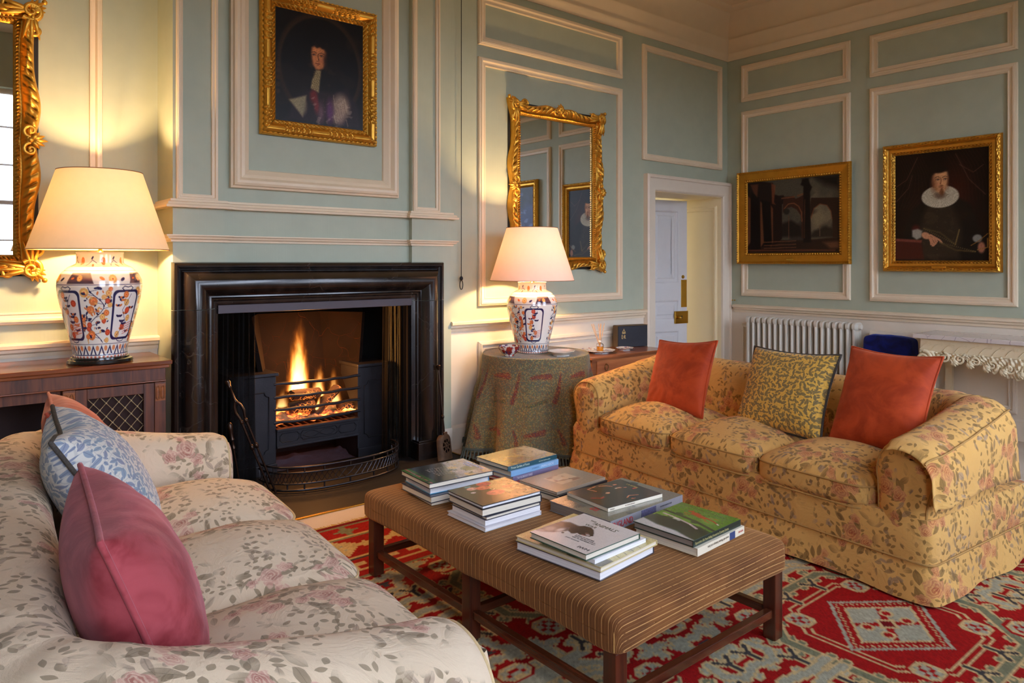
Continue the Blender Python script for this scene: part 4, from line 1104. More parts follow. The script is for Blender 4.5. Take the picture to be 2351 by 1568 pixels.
# ------------------------------------------------------------------ ottoman
OX0_, OX1_, OY0, OY1 = 1.535, 2.445, 1.385, 2.865
t = thing('ottoman', 'long low ottoman table covered in striped brown ribbed velvet on mahogany legs', 'ottoman', ((OX0_ + OX1_) / 2, (OY0 + OY1) / 2, 0))
ow, ol = OX1_ - OX0_ + .03, OY1 - OY0 + .03
m = softbox(ow, ol, .15, 26, 90, e2=7, stripes=True, crown=.0, crown_b=0, noise=.0015, seed=4)
V = np.array(m.v); low = V[:, 2] < 0
ay = np.abs(((V[:, 1] / (ol / 2)) + 1) % 1.0 - .5) * 2                    # 0 mid-bay, 1 at a leg (long side)
V[:, 2] += np.where(low, .014 * (1 - np.minimum(1, ay) ** 3) * (np.abs(V[:, 0]) > ow * .45) + .012 * np.cos(V[:, 0] / (ow / 2) * pi / 2) * (np.abs(V[:, 1]) > ol * .46), 0)
m.v = [tuple(q) for q in V]
m.build('upholstered_top', M_CORD, t, smooth=180, loc=(0, 0, .31))
for sx in (-1, 1):
    for sy in (-1, 1): MB().tube([(sx * (ow / 2 - .0135), sy * (ol / 2 - .021), .268), (sx * (ow / 2 - .0125), sy * (ol / 2 - .0195), .31), (sx * (ow / 2 - .0145), sy * (ol / 2 - .0225), .345), (sx * (ow / 2 - .026), sy * (ol / 2 - .040), .366)], .002, 6).build('corner_seam', M_PIPE2, t, smooth=60)
cx_, cy_ = (OX0_ + OX1_) / 2, (OY0 + OY1) / 2
for x in (1.565, 2.415):
    for y in (1.415, 2.115, 2.815):
        MB().box(x - cx_ - .025, x - cx_ + .025, y - cy_ - .025, y - cy_ + .025, .012, .26).build('leg', M_MAHOG, t, bevel=.003)
MX = M_MAHOGX; MY = wood('mahogany_long_rail', (48, 20, 10), (98, 48, 26), .26, 1.0, 1)
for x in (1.565, 2.415):
    for y0, y1 in ((1.44, 2.09), (2.14, 2.79)):
        MB().box(x - cx_ - .014, x - cx_ + .014, y0 - cy_, y1 - cy_, .092, .122).build('stretcher', MY, t, bevel=.003)
for y in (1.415, 2.115, 2.815):
    MB().box(1.59 - cx_, 2.39 - cx_, y - cy_ - .014, y - cy_ + .014, .092, .122).build('stretcher', MX, t, bevel=.003)

# ------------------------------------------------------------------ rug : stitched pattern carried by the vertices
RX0, RX1, RY0, RY1 = .25, 5.16, -.55, 3.47
def rug_pattern():
    st = .0085; nx, ny = int((RX1 - RX0) / st), int((RY1 - RY0) / st)
    # seen from above; work in stitches
    I, J = np.meshgrid(np.arange(nx), np.arange(ny), indexing='ij')
    RED, RED2, CRM, BLU, GRN, DRK = (150, 18, 15), (110, 12, 15), (192, 160, 108), (158, 150, 124), (118, 114, 84), (64, 58, 54)
    C = np.ones((nx, ny, 3)) * RED
    def setc(m, c): C[m] = c
    q = 2
    Iq, Jq = (I // q) * q, (J // q) * q
    # field: four fold mirrored repeat drawn once on a quadrant
    HX, HY = 76, 68
    gx, gy = np.meshgrid(np.arange(HX) + .5, np.arange(HY) + .5, indexing='ij')
    T = np.ones((HX, HY, 3)) * RED
    def sd(p0, p1, x=gx, y=gy):
        dx, dy = p1[0] - p0[0], p1[1] - p0[1]; t = np.clip(((x - p0[0]) * dx + (y - p0[1]) * dy) / (dx * dx + dy * dy + 1e-9), 0, 1)
        return np.hypot(x - p0[0] - t * dx, y - p0[1] - t * dy)
    def pl(pts):
        d = np.full(gx.shape, 99.)
        for p0, p1 in zip(pts[:-1], pts[1:]): d = np.minimum(d, sd(p0, p1))
        return d
    def hooks(pts, step, ln, side, curl=1):
        d = np.full(gx.shape, 99.)
        for p0, p1 in zip(pts[:-1], pts[1:]):
            L_ = math.hypot(p1[0] - p0[0], p1[1] - p0[1]); ux, uy = (p1[0] - p0[0]) / L_, (p1[1] - p0[1]) / L_; nx_, ny_ = -uy * side, ux * side
            for q_ in np.arange(step * .5, L_, step):
                a0 = (p0[0] + ux * q_, p0[1] + uy * q_); a1 = (a0[0] + nx_ * ln, a0[1] + ny_ * ln)
                a2 = (a1[0] + ux * ln * .55 * curl, a1[1] + uy * ln * .55 * curl); a3 = (a2[0] - nx_ * ln * .38, a2[1] - ny_ * ln * .38)
                for u_, v_ in ((a0, a1), (a1, a2), (a2, a3)): d = np.minimum(d, sd(u_, v_))
        return d
    def put_(m, c): T[m] = c
    def band(pts, w_, fill, hk=None, core=None):
        d = pl(pts)
        if hk:
            for h_ in hk: 
                q_ = hooks(pts, *h_); put_(q_ < 1.7, CRM)
                put_(q_ < .7, fill)
        put_(d < w_ + 1.3, CRM); put_(d < w_, fill)
        if core: put_(d < w_ * .32, core)
    def blob(cx, cy, r0, amp, lob, ph, fill, inner=None, ex=1.0):
        dx, dy = (gx - cx) / ex, gy - cy; rr = np.hypot(dx, dy); an = np.arctan2(dy, dx)
        R0 = r0 + amp * np.sign(np.sin(an * lob + ph)) * np.abs(np.sin(an * lob + ph)) ** .6 + .9 * np.sign(np.sin(an * lob * 4 + rr * .9))
        put_(rr < R0 + 1.4, CRM); put_(rr < R0, fill)
        if inner: put_(rr < R0 * .45, inner); put_(np.abs(rr - R0 * .45) < .8, CRM); put_(rr < R0 * .2, DRK)
    band([(0, 66), (24, 66), (34, 58), (46, 66), (76, 66)], 2.2, BLU, [(13, 6.5, -1, 1)])
    blob(76, 42, 11, 3.5, 3, .4, BLU, RED, 1.0); blob(55, 53, 5.0, 2.2, 4, 1.2, BLU, None, 1.2)
    band([(76, 20), (66, 17), (61, 23), (63, 31)], 1.8, BLU, [(9, 4.5, 1, 1)])
    band([(0, 46), (26, 46), (49, 22), (49, 0)], 2.0, GRN, [(13, 6, 1, 1), (13, 4, -1, -1)])
    band([(0, 34), (20, 34), (35, 18), (35, 0)], 1.0, RED)
    band([(49, 4), (62, 3), (76, 6)], 1.8, BLU, [(11, 4, 1, -1)])
    band([(30, 52), (24, 57), (12, 58), (6, 54)], 1.4, BLU, [(11, 4, -1, 1)])
    # dotted diamond frame with crossed centre
    md = gx * .78 + gy
    put_(np.abs(md - 27) < 1.0, np.array(BLU)); put_((np.abs(md - 24) < .8) & ((np.floor(gx) % 2) == 0), CRM)
    put_(md < 20.5, CRM); put_(md < 19, BLU); put_((md < 19) & (np.abs(gx * .78 - gy) < 1.8), RED); put_(sd((10, 5), (10, 5.1)) < 3.2, CRM); put_(sd((10, 5), (10, 5.1)) < 2, RED); put_(md < 6, CRM); put_(md < 4, RED2)
    # rosettes and tulips
    for (cx_, cy_, r_) in ((62, 50, 0), (27, 27, 6.5), (42, 42, 7.5), (74, 60, 5)):
        if not r_: continue
        r2 = np.maximum(np.maximum(np.abs(gx - cx_), np.abs(gy - cy_)), (np.abs(gx - cx_) + np.abs(gy - cy_)) * .72)
        put_(r2 < r_ + 1.2, RED); put_(r2 < r_, CRM); ck = ((np.floor((gx - cx_ + 40) / 2.5) + np.floor((gy - cy_ + 40) / 2.5)) % 2) == 0
        put_((r2 < r_ - 1) & ck, BLU); put_((r2 < r_ - 2.5) & ~ck, RED)
    for (cx_, cy_) in ((58, 12), (12, 40), (70, 26), (40, 60)):
        d = np.minimum(sd((cx_, cy_), (cx_ + 4, cy_ + 5)), sd((cx_, cy_), (cx_ - 4, cy_ + 5))); d = np.minimum(d, sd((cx_, cy_), (cx_, cy_ - 5))); put_(d < 1.9, CRM); put_(d < 1.0, DRK)
    tx, ty = 2 * HX, 2 * HY
    row = J // ty
    X = np.abs(((I + (row % 2) * HX) % tx) - HX).clip(0, HX - 1); Y = np.abs((J % ty) - HY).clip(0, HY - 1)
    jag = ((I // 1 + J) % 2 == 0)
    C = T[X, Y]
    # border : stripes parallel to the nearest edge
    dl, dr_, db, dt = Iq, nx - 1 - Iq, Jq, ny - 1 - Jq
    d = np.minimum(np.minimum(dl, dr_), np.minimum(db, dt)); along = np.where(np.minimum(db, dt) <= np.minimum(dl, dr_), Iq, Jq)
    W = 76
    bm = d < W; setc(bm, RED)
    for a, b, c in ((0, 4, RED2), (4, 6, GRN), (20, 22, CRM), (22, 24, GRN), (50, 52, CRM), (52, 54, DRK), (66, 68, CRM), (74, 76, GRN)):
        setc(bm & (d >= a) & (d < b), c)
    def motif(d0, rad, per, c1, c2):
        u = np.abs((along % per) - per / 2); v = np.abs(d - d0); r = u + v * 1.1
        setc(bm & (r < rad), c1); setc(bm & (r < rad * .55), c2); setc(bm & (u < 1.5) & (v < rad + 1), c1); setc(bm & (v < 1.5) & (u < rad * 1.5), c1)
    motif(13, 6, 26, GRN, CRM); motif(36, 12, 44, CRM, BLU); motif(60, 5, 20, CRM, RED)
    u = ((along + 22) % 44); motif(36, 4, 11, CRM, RED2)
    zz = np.abs(((along) % 44) - 22) * .9 + 25; setc(bm & (np.abs(d - zz) < 1.6) & (d < 50) & (d > 24), CRM)
    C *= (1 + .05 * RNG.normal(size=(nx, ny))[..., None]); ab = vnoise(np.stack([I * .0 + 0, J, 0 * J], -1).astype(float), .09, 3)[..., None] * .05 + vnoise(np.stack([I, J, 0 * J], -1).astype(float), .015, 9)[..., None] * .06
    return np.clip(C * (1 + ab), 0, 255), nx, ny
C_, nx, ny = rug_pattern()
k = N('wool_rug'); a = k.n('ShaderNodeVertexColor', layer_name='Col'); pp = k.pos()
hb = k.math('ADD', k.noise(pp, 260, 2), k.math('MULTIPLY', k.noise(pp, 6, 3), .6))
cc_ = k.mix(k.math('MULTIPLY', k.noise(pp, 380, 1), .35), a.outputs[0], k.mix(1.0, a.outputs[0], (.35, .35, .35, 1), 'MULTIPLY'))
M_RUG = k.bsdf(cc_, .95, 0, .1, k.bump(hb, .6, .004))
P = np.zeros((nx, ny, 3)); P[..., 0] = np.linspace(RX0, RX1, nx)[:, None]; P[..., 1] = np.linspace(RY0, RY1, ny)[None]; P[..., 2] = .0095 + .0015 * np.sin(P[..., 0] * 5) * np.sin(P[..., 1] * 4)
ru = thing('patterned_rug', 'red and pale blue oriental rug under the ottoman and sofas', 'rug', ((RX0 + RX1) / 2, (RY0 + RY1) / 2, 0))
P2 = P.copy(); P2[..., 0] -= (RX0 + RX1) / 2; P2[..., 1] -= (RY0 + RY1) / 2
m = MB().grid(P2, UV=P2[..., :2]); m.build('pile', M_RUG, ru, col=C_.reshape(-1, 3) / 255)
hx, hy = (RX1 - RX0) / 2, (RY1 - RY0) / 2
MB().box(-hx, hx, -hy, hy, .001, .0075).build('backing', plain('rug_backing', (110, 40, 30), .9, bs=0), ru)
m = MB()
for i in range(560):
    x = -hx + 2 * hx * (i + .5) / 560; dx = RNG.normal() * .01
    m.tube([(x, hy - .002, .006), (x + dx * .5, hy + .02, .006), (x + dx, hy + .04 + RNG.normal() * .006, .003)], [.0035, .003, .0012], 4)
fr = m.build('fringe', plain('wool_fringe', (188, 152, 84), .9, var=.15, vs=80, bs=0), ru); fr['kind'] = 'stuff'
# ------------------------------------------------------------------ table lamps with painted jars
def jar_canvas():
    W, H = 1000, 420
    cv = Canvas(W, H, (232, 226, 214), aspect=2.55)
    NV, OR, RE, GO = (34, 32, 74), (214, 118, 62), (190, 70, 44), (222, 168, 98)
    r = random.Random(4)
    def flower(x, y, s, c=OR):
        for k in range(9):
            a = 2 * pi * k / 9; cv.ell(x + math.cos(a) * s * .55 / 2.55, y + math.sin(a) * s * .55, s * .42 / 2.55, s * .42, c, .3)
        cv.ell(x, y, s * .55 / 2.55, s * .55, tuple(min(255, q * 1.15 + 12) for q in c), .4); cv.ell(x, y, s * .22 / 2.55, s * .22, RE, .3)
    def leaf(x, y, s, a, c=NV): cv.ell(x, y, s / 2.55, s * .5, c, .2, rot=a)
    # foot bands, triangles
    for i in range(22):
        x = (i + .5) / 22; cv.poly([(x - .018, .035), (x, .125), (x + .018, .035)], NV); cv.poly([(x - .010, .035), (x, .095), (x + .010, .035)], (232, 226, 214))
        cv.ell((i % 22) / 22 + .0001, .095, .010, .028, (222, 140, 92), .2)
    cv.line([(0, .03), (1, .03)], NV, .006); cv.line([(0, .135), (1, .135)], NV, .005)
    for i in range(44): cv.ell((i + .5) / 44, .014, .008, .010, RE, .3, .8)
    # vines between
    for sec in range(4):
        x0 = sec * .25
        pts = [(x0 + .03 * math.sin(v * 9 + sec), .15 + .52 * v) for v in np.linspace(0, 1, 14)]
        cv.line(pts, NV, .007)
        for j, (x, y) in enumerate(pts[1:-1]):
            sx = .035 * (1 if j % 2 else -1)
            cv.line([(x, y), (x + sx, y + .02)], NV, .004)
            if j % 2 == 0: flower(x + sx * 1.1, y + .03, .042 + .012 * r.random(), OR if r.random() < .6 else GO)
            else: leaf(x + sx, y + .03, .030, r.uniform(-1, 1)); leaf(x - sx * .7, y - .02, .026, r.uniform(-1, 1), NV if r.random() < .7 else OR)
        for j in range(60): leaf(x0 + r.uniform(-.062, .062), r.uniform(.15, .67), r.uniform(.012, .022), r.uniform(0, 3), r.choice([OR, NV, GO, NV]))
        for j in range(14): flower(x0 + r.choice([-1, 1]) * r.uniform(.022, .055), .17 + .037 * j, r.uniform(.022, .036), r.choice([OR, GO, RE]))
    # cartouches
    for sec in range(4):
        c = .125 + sec * .25; hw, y0, y1 = .062, .17, .64
        def box(hw, y0, y1, rr=.05):
            p = []
            for (sx, sy, a0) in ((1, 0, -90), (1, 1, 0), (-1, 1, 90), (-1, 0, 180)):
                for q in range(7):
                    a = math.radians(a0 + q * 15); p.append((c + sx * (hw - rr / 2.55) + rr / 2.55 * math.cos(a), (y1 - rr if sy else y0 + rr) + rr * math.sin(a)))
            return p
        cv.poly(box(hw, y0, y1), NV, 1, .002); cv.poly(box(hw - .0085, y0 + .022, y1 - .022), (234, 228, 220), 1, .002)
        for j in range(16):
            x = c + r.uniform(-.036, .036); y = .22 + j * .025
            if j % 3 == 0: flower(x, y, .036, r.choice([OR, RE, GO]))
            else:
                for q in range(3): leaf(x + q * .008 - .008, y, .022, .5 * (q - 1), r.choice([NV, NV, OR]))
        cv.line([(c - .03, .2), (c + .01, .33), (c - .015, .45), (c + .02, .6)], NV, .005)
        for j in range(5): cv.line([(c + .005, .22 + j * .022), (c + .05, .245 + j * .022)], (208, 120, 104), .008)
        for s_ in (-1, 1): cv.line([(c, .665), (c + s_ * .016, .675), (c + s_ * .026, .655), (c + s_ * .018, .64)], NV, .008); cv.line([(c, .15), (c + s_ * .016, .155), (c + s_ * .022, .168)], NV, .007)
    # shoulder
    cv.line([(0, .69), (1, .69)], NV, .005)
    for sec in range(8):
        c = (sec + .5) / 8
        if sec % 2: cv.poly([(c - .055, .70), (c - .04, .80), (c + .04, .80), (c + .055, .70)], (70, 52, 66)); flower(c, .75, .032, GO); leaf(c - .03, .75, .02, .3, OR)
        else: flower(c, .745, .045, GO); leaf(c + .04, .74, .03, .5, NV); leaf(c - .04, .75, .03, -.5, OR)
    cv.line([(0, .82), (1, .82)], NV, .004)
    for i in range(14):
        c = (i + .5) / 14
        if i % 2: flower(c, .91, .042, OR)
        else: cv.line([(c - .03, .87), (c, .92), (c + .03, .89)], NV, .006); leaf(c, .94, .026, .6, NV); leaf(c + .01, .87, .022, -.5, OR)
    return cv
JC = jar_canvas()
M_JAR = vcol('glazed_porcelain', .12, .6, coat=.5)
def shade_mat(nm, c, tc, tmix=.06):
    k = N(nm); p = k.obj(); n1 = k.noise(p, 30, 3); ge = k.n('ShaderNodeNewGeometry')
    b = k.n('ShaderNodeBsdfPrincipled'); k.l(k.mix(n1, L4(c), L4(tuple(min(255, q * 1.04) for q in c))), b.inputs['Base Color']); b.inputs['Roughness'].default_value = .8
    tr = k.n('ShaderNodeBsdfTranslucent'); tr.inputs[0].default_value = L4(tc)
    mx = k.n('ShaderNodeMixShader'); mx.inputs[0].default_value = tmix; k.l(b.outputs[0], mx.inputs[1]); k.l(tr.outputs[0], mx.inputs[2])
    k.l(mx.outputs[0], k.out.inputs[0]); return k.m
M_SHADE = shade_mat('parchment_shade', (226, 206, 172), (236, 200, 148))
M_SHADE2 = shade_mat('silk_shade', (236, 206, 192), (240, 192, 170))
M_SHPIPE = plain('shade_binding', (150, 96, 48), .7, bs=0)
k = N('lit_bulb'); em_ = k.n('ShaderNodeEmission'); em_.inputs[0].default_value = (1, .72, .38, 1); em_.inputs[1].default_value = 30; k.l(em_.outputs[0], k.out.inputs[0]); M_BULB = k.m
JP = [(.001, .0), (.118, .0), (.122, .008), (.118, .02), (.120, .035), (.128, .075), (.145, .14), (.165, .22), (.180, .29), (.187, .345), (.185, .375), (.170, .408), (.140, .438), (.112, .452), (.104, .458), (.103, .470), (.103, .505), (.106, .512), (.100, .512), (.02, .511), (.001, .511)]
def jar_lamp(loc, sc, rot, label, grp, watt, col, base, shm):
    t = thing('table_lamp', label, 'lamp', loc, rot, grp); t.scale = (sc, sc, sc)
    z0 = .0
    if base:
        MB().lathe([(.001, 0), (.142, 0), (.146, .006), (.142, .018), (.13, .022), (.128, .03), (.118, .034), (.001, .034)], n=48).build('wooden_base', M_BLACKW, t, smooth=35); z0 = .030
    pr = np.array(JP); seg = np.hypot(*np.diff(pr, axis=0).T); s = np.concatenate([[0], np.cumsum(seg)]); 
    sv = np.linspace(s[1], s[17], 250); pz = np.stack([np.interp(sv, s, pr[:, 0]), np.interp(sv, s, pr[:, 1])], -1)
    for _ in range(3): pz[1:-1] = (pz[:-2] + 2 * pz[1:-1] + pz[2:]) / 4
    nu = 600; P = np.zeros((len(pz), nu, 3)); an = np.linspace(0, 2 * pi, nu, endpoint=False)
    P[..., 0] = pz[:, :1] * np.cos(an); P[..., 1] = pz[:, :1] * np.sin(an); P[..., 2] = pz[:, 1:] + z0
    UU, VV = np.meshgrid(an / (2 * pi), pz[:, 1] / .515); c = JC.sample(UU.ravel(), VV.ravel())
    MB().grid(P, closed_v=True, flip=True).build('jar', M_JAR, t, smooth=180, col=c)
    MB().lathe([(.101, .511 + z0), (.001, .508 + z0)], n=32).build('jar_lid', M_BRASS, t)
    MB().lathe([(.001, .505 + z0), (.02, .51 + z0), (.009, .52 + z0), (.008, .60 + z0), (.016, .605 + z0), (.016, .66 + z0), (.001, .66 + z0)], n=16).build('stem', M_BRASS, t, smooth=40)
    MB().ball((0, 0, .70 + z0), .026, 12, (1, 1, 1.3)).build('bulb', M_BULB, t, smooth=180)
    zb = .525 + z0; zt = zb + .385; rb, rt = .310, .188
    MB().lathe([(rb, zb), (rb - (rb - rt) * .5, (zb + zt) / 2), (rt, zt)], n=72).build('shade', shm, t, smooth=180)
    for rr, zz in ((rb, zb), (rt, zt)): MB().tube([(rr * math.cos(a), rr * math.sin(a), zz) for a in np.linspace(0, 2 * pi, 72, endpoint=False)], .0022, 6, closed=True).build('shade_binding', M_SHPIPE, t, smooth=60)
    m = MB()
    for q in range(3):
        a = 2 * pi * q / 3; m.tube([(0, 0, zt - .05), (rt * math.cos(a), rt * math.sin(a), zt - .006)], .0018, 5)
    m.tube([(0, 0, .66 + z0), (0, 0, zt - .05)], .0018, 5)
    m.build('shade_carrier', M_BRASS, t)
    ld = bpy.data.lights.new('lamp_light', 'POINT'); ld.energy = watt; ld.color = col; ld.shadow_soft_size = .035
    lo = bpy.data.objects.new('lamp_light', ld); COL.objects.link(lo); lo.parent = t; lo.location = (0, 0, .70 + z0)
    return t
jar_lamp((.760, 4.315, .855), 1.065, 1.30, 'porcelain jar table lamp with parchment shade on the mahogany cabinet', 'imari jar table lamps', LAMP1_W, (1, .64, .31), True, M_SHADE)
jar_lamp((3.505, 3.985, .722), 1.0, -1.42, 'porcelain jar table lamp with cream shade on the cloth covered round table', 'imari jar table lamps', LAMP2_W, (1, .66, .32), False, M_SHADE2)

# ------------------------------------------------------------------ mahogany cabinet under the left lamp
CBX0, CBX1, CY0, CZ = -1.15, 1.072, 4.14, .855
t = thing('cabinet', 'long mahogany side cabinet with brass lattice doors under the left lamp', 'cabinet', ((CBX0 + CBX1) / 2, 4.4, 0))
cx = (CBX0 + CBX1) / 2; cy = 4.4
def CB(x0, x1, y0, y1, z0, z1, m=None): return (m or MB()).box(x0 - cx, x1 - cx, y0 - cy, y1 - cy, z0, z1)
prof = [(0, 0), (.012, .006), (.02, .02), (.022, .034), (.018, .038)]
m = CB(CBX0, CBX1, CY0, YL - .065, CZ - .022, CZ); CB(CBX0 + .012, CBX1 - .012, CY0 + .012, YL - .065, CZ - .04, CZ - .022, m)
m.build('top', M_ROSE, t, bevel=.004)
fx0, fx1, fy = CBX0 + .028, CBX1 - .028, CY0 + .03
m = CB(fx0, fx1, fy, fy + .03, CZ - .108, CZ - .04); m.build('frieze', M_ROSEV, t, bevel=.002)
MB().tube([(fx0 - cx, fy - .003 - cy, CZ - .109), (fx1 - cx, fy - .003 - cy, CZ - .109)], .0045, 8).build('bead', M_ROSE, t, smooth=60)
CB(fx0 + .01, fx1 - .01, YL - .09, YL - .07, .05, CZ - .05).build('back', M_DARKIN, t)
for x0 in (fx0, fx1 - .03): CB(x0, x0 + .03, fy + .03, YL - .07, .05, CZ - .108).build('side', M_ROSEV, t)
CB(fx0, fx1, fy, YL - .07, .05, .08).build('bottom', M_ROSEV, t)
CB(fx0 + .03, fx1 - .03, fy + .06, YL - .09, .42, .44).build('shelf', M_ROSEV, t)
CB(fx0, fx1, fy - .004, fy + .03, 0.0, .055).build('plinth', M_ROSEV, t, bevel=.002)
pil = [fx1 - .055, fx1 - .475, fx0 + .42, fx0]
for i, x0 in enumerate(pil):
    p_ = CB(x0, x0 + .055, fy - .006, fy + .03, .055, CZ - .115).build('pilaster', M_ROSEV, t, bevel=.002)
    m = MB(); xc = x0 + .0275 - cx; yy = fy - .012 - cy; zt = CZ - .125
    for s_ in (-1, 1):
        m.tube([(xc + s_ * (.012 + .009 * math.cos(a)), yy, zt - .045 + .036 * math.sin(a)) for a in np.linspace(0, 2 * pi, 16, endpoint=False)], .0035, 6, closed=True)
    m.box(xc - .025, xc + .025, yy + .003, yy + .008, zt - .09, zt)
    m.build('carved_capital', M_WALNUT, p_, smooth=50)
M_LAT = plain('brass_lattice', (214, 192, 148), .4, .7, bs=0)
for x0, x1 in ((fx1 - .42, fx1 - .055), (fx0 + .055, fx0 + .42)):
    d = MB(); st = .052; z0, z1 = .09, CZ - .118
    m = CB(x0, x0 + st, fy, fy + .022, z0, z1); CB(x1 - st, x1, fy, fy + .022, z0, z1, m); CB(x0 + st, x1 - st, fy, fy + .022, z1 - st, z1, m); CB(x0 + st, x1 - st, fy, fy + .022, z0, z0 + st, m)
    dd = m.build('door', M_ROSEV, t, bevel=.002)
    m = MB(); ax0, ax1, az0, az1 = x0 + st - cx, x1 - st - cx, z0 + st, z1 - st; y = fy + .012 - cy; sp = .058
    nodes = []
    def clip(xa, za, dx, dz):
        pts = []
        for tt in np.linspace(-1.2, 1.2, 600):
            x, z = xa + dx * tt, za + dz * tt
            if ax0 <= x <= ax1 and az0 <= z <= az1: pts.append((x, y, z))
        return [pts[0], pts[-1]] if len(pts) > 3 else None
    for i in range(-20, 26):
        for sgn in (1, -1):
            c = clip(ax0 + i * sp, az0, 1.0, sgn * 1.18)
            if c: m.tube(c, .0018, 5)
    m.build('wire_lattice', M_LAT, dd)
    m = MB()
    for i in range(-2, 10):
        for j in range(0, 16):
            x = ax0 + (i + (j % 2) * .5) * sp; z = az0 + j * sp * .59
            if ax0 < x < ax1 and az0 < z < az1: m.ball((x, y - .003, z), .0048, 5)
    m.build('lattice_stud', M_LAT, dd, smooth=60)
    CB(x0 + st, x1 - st, fy + .03, fy + .034, z0 + st, z1 - st).build('lining', plain('brown_lining', (44, 24, 20), .9, bs=0), dd)
m = MB()
CB(fx0 + .475, fx1 - .475, fy + .05, fy + .06, CZ - .17, CZ - .115, m); m.build('apron', M_ROSEV, t)

# ------------------------------------------------------------------ round table with paisley cloth and bullion fringe
TX, TY, TZ, TR = 3.505, 3.945, .718, .392
t = thing('round_table', 'round table under a floor length paisley cloth beside the fireplace', 'table', (TX, TY, 0))
MB().lathe([(.001, .69), (TR - .006, .69), (TR - .006, .712), (.001, .712)], n=48).lathe([(.001, 0.0), (.2, 0.0), (.2, .03), (.04, .06), (.04, .69)], n=24).build('tabletop', M_WALNUT, t, smooth=35)
nu, nv = 420, 150; P = np.zeros((nv, nu, 3)); an = np.linspace(0, 2 * pi, nu, endpoint=False)
ss = np.linspace(0, 1, nv)                                    # 0 centre of the top, 1 hem
UVa = np.zeros((nv, nu, 2))
fold = np.sin(an * 7 + 1.2 * np.sin(an * 2 + .5)) * .6 + .4 * np.sin(an * 11 + 2) ; fold2 = np.sin(an * 7 + 1.2 * np.sin(an * 2 + .5) + .25)
for i, s in enumerate(ss):
    L_ = s * (TR + .655)
    if L_ < TR - .01: r = np.full(nu, L_); z = np.full(nu, TZ + .0)
    else:
        q = min(1.0, (L_ - TR + .01) / .665); e_ = min(1, q / .05)
        drop = q * .665
        r = TR - .01 + .012 * math.sin(e_ * pi / 2) + .075 * q ** 1.3 + fold * .098 * q ** .8 * min(1, q * 2.5)
        z = np.full(nu, TZ - .012 * (1 - math.cos(e_ * pi / 2)) - drop + .01)
    r = np.maximum(r, .0001)
    P[i, :, 0] = r * np.cos(an); P[i, :, 1] = r * np.sin(an); P[i, :, 2] = np.maximum(z, .055)
    ymax = YA - .035 - TY; P[i, :, 1] = np.where(P[i, :, 1] > ymax, ymax - .02 * (P[i, :, 1] - ymax), P[i, :, 1])
# painted paisley
CC = np.ones((nv, nu, 3)) * (108, 106, 76); PP = np.stack([np.cos(an)[None] * ss[:, None] * 3, np.sin(an)[None] * ss[:, None] * 3, 0 * P[..., 0]], -1)
def put(m, c, a=1.0):
    m = np.clip(m * a, 0, 1)[..., None]; CC[:] = CC * (1 - m) + np.array(c) * m
put(np.clip(vnoise(PP, 1.3, 4) + .3, 0, 1), (134, 116, 68), .6); put(np.clip(vnoise(PP, 1.9, 9), 0, 1), (76, 88, 86), .6)
A, SS = np.meshgrid(an, ss); tot = TR + .655
def paisley(a0, s0, ang, ln, wd, c):
    dx = ((A - a0 + pi) % (2 * pi) - pi) * .46; dy = (SS - s0) * tot
    cc, s_ = math.cos(ang), math.sin(ang); x = dx * cc + dy * s_; y = -dx * s_ + dy * cc
    tt = np.clip(x / ln + .5, 0, 1); wv = wd * (.35 + .65 * tt ** .7); y = y - .02 * (1 - tt) ** 2
    d = np.sqrt(np.clip(np.abs(x) - ln / 2, 0, 9) ** 2 + y ** 2) - wv
    put(np.clip(.5 - (d - .010) / .006, 0, 1), (150, 122, 72)); put(np.clip(.5 - (d - .004) / .006, 0, 1), (74, 80, 62)); put(np.clip(.5 - d / .006, 0, 1), c)
a_front = math.atan2(-FWD[1], -FWD[0])
for k_ in range(9):
    a0 = a_front + (k_ - 4) * .72
    paisley(a0 + .05, .47, .08, .15, .020, (132, 46, 36)); paisley(a0 + .0, .64, -.06, .16, .012, (80, 90, 50)); paisley(a0 - .04, .83, .07, .14, .020, (132, 46, 36))
    paisley(a0 + .38, .55, 1.9, .20, .015, (120, 42, 36)); paisley(a0 + .40, .86, 1.5, .09, .012, (120, 46, 38))
    for sc_ in (.43, .53, .60, .70, .78): put(np.clip(1 - np.abs(SS - sc_ - .004 * np.sin(A * 30)) * tot / .003, 0, 1) * (np.abs(((A - a0 + pi) % (2 * pi)) - pi) < .26), (178, 146, 84), .7)
k = N('paisley_cloth'); a = k.n('ShaderNodeVertexColor', layer_name='Col'); pp = k.obj()
v1 = k.vor(pp, 160, 'F1', dim='3D'); sc_ = k.n('ShaderNodeSeparateColor'); k.l(v1.outputs['Color'], sc_.inputs[0])
r = k.n('ShaderNodeValToRGB'); r.color_ramp.interpolation = 'CONSTANT'; k.l(sc_.outputs[0], r.inputs[0]); el = r.color_ramp.elements
el[0].color = L4((74, 82, 72)); el[1].position = .25; el[1].color = L4((170, 140, 82))
for p_, c_ in ((.45, (112, 48, 40)), (.6, (66, 84, 92)), (.75, (150, 96, 50)), (.88, (88, 94, 56))): q_ = el.new(p_); q_.color = L4(c_)
M_PAIS = k.bsdf(k.mix(.42, a.outputs[0], r.outputs[0]), .85, 0, .2, k.bump(k.noise(pp, 300, 1), .3, .002), sheen=.2)
tc_ = MB().grid(P, closed_v=True, flip=False).build('tablecloth', M_PAIS, None, smooth=180, col=CC.reshape(-1, 3) / 255, loc=(TX, TY, 0)); tag(tc_, 'olive and red paisley cloth draped to the floor over the round table', 'tablecloth')
hem = P[-1]; m = MB(); M_FRG = plain('bullion_fringe', (78, 84, 76), .85, var=.15, vs=50, bs=0)
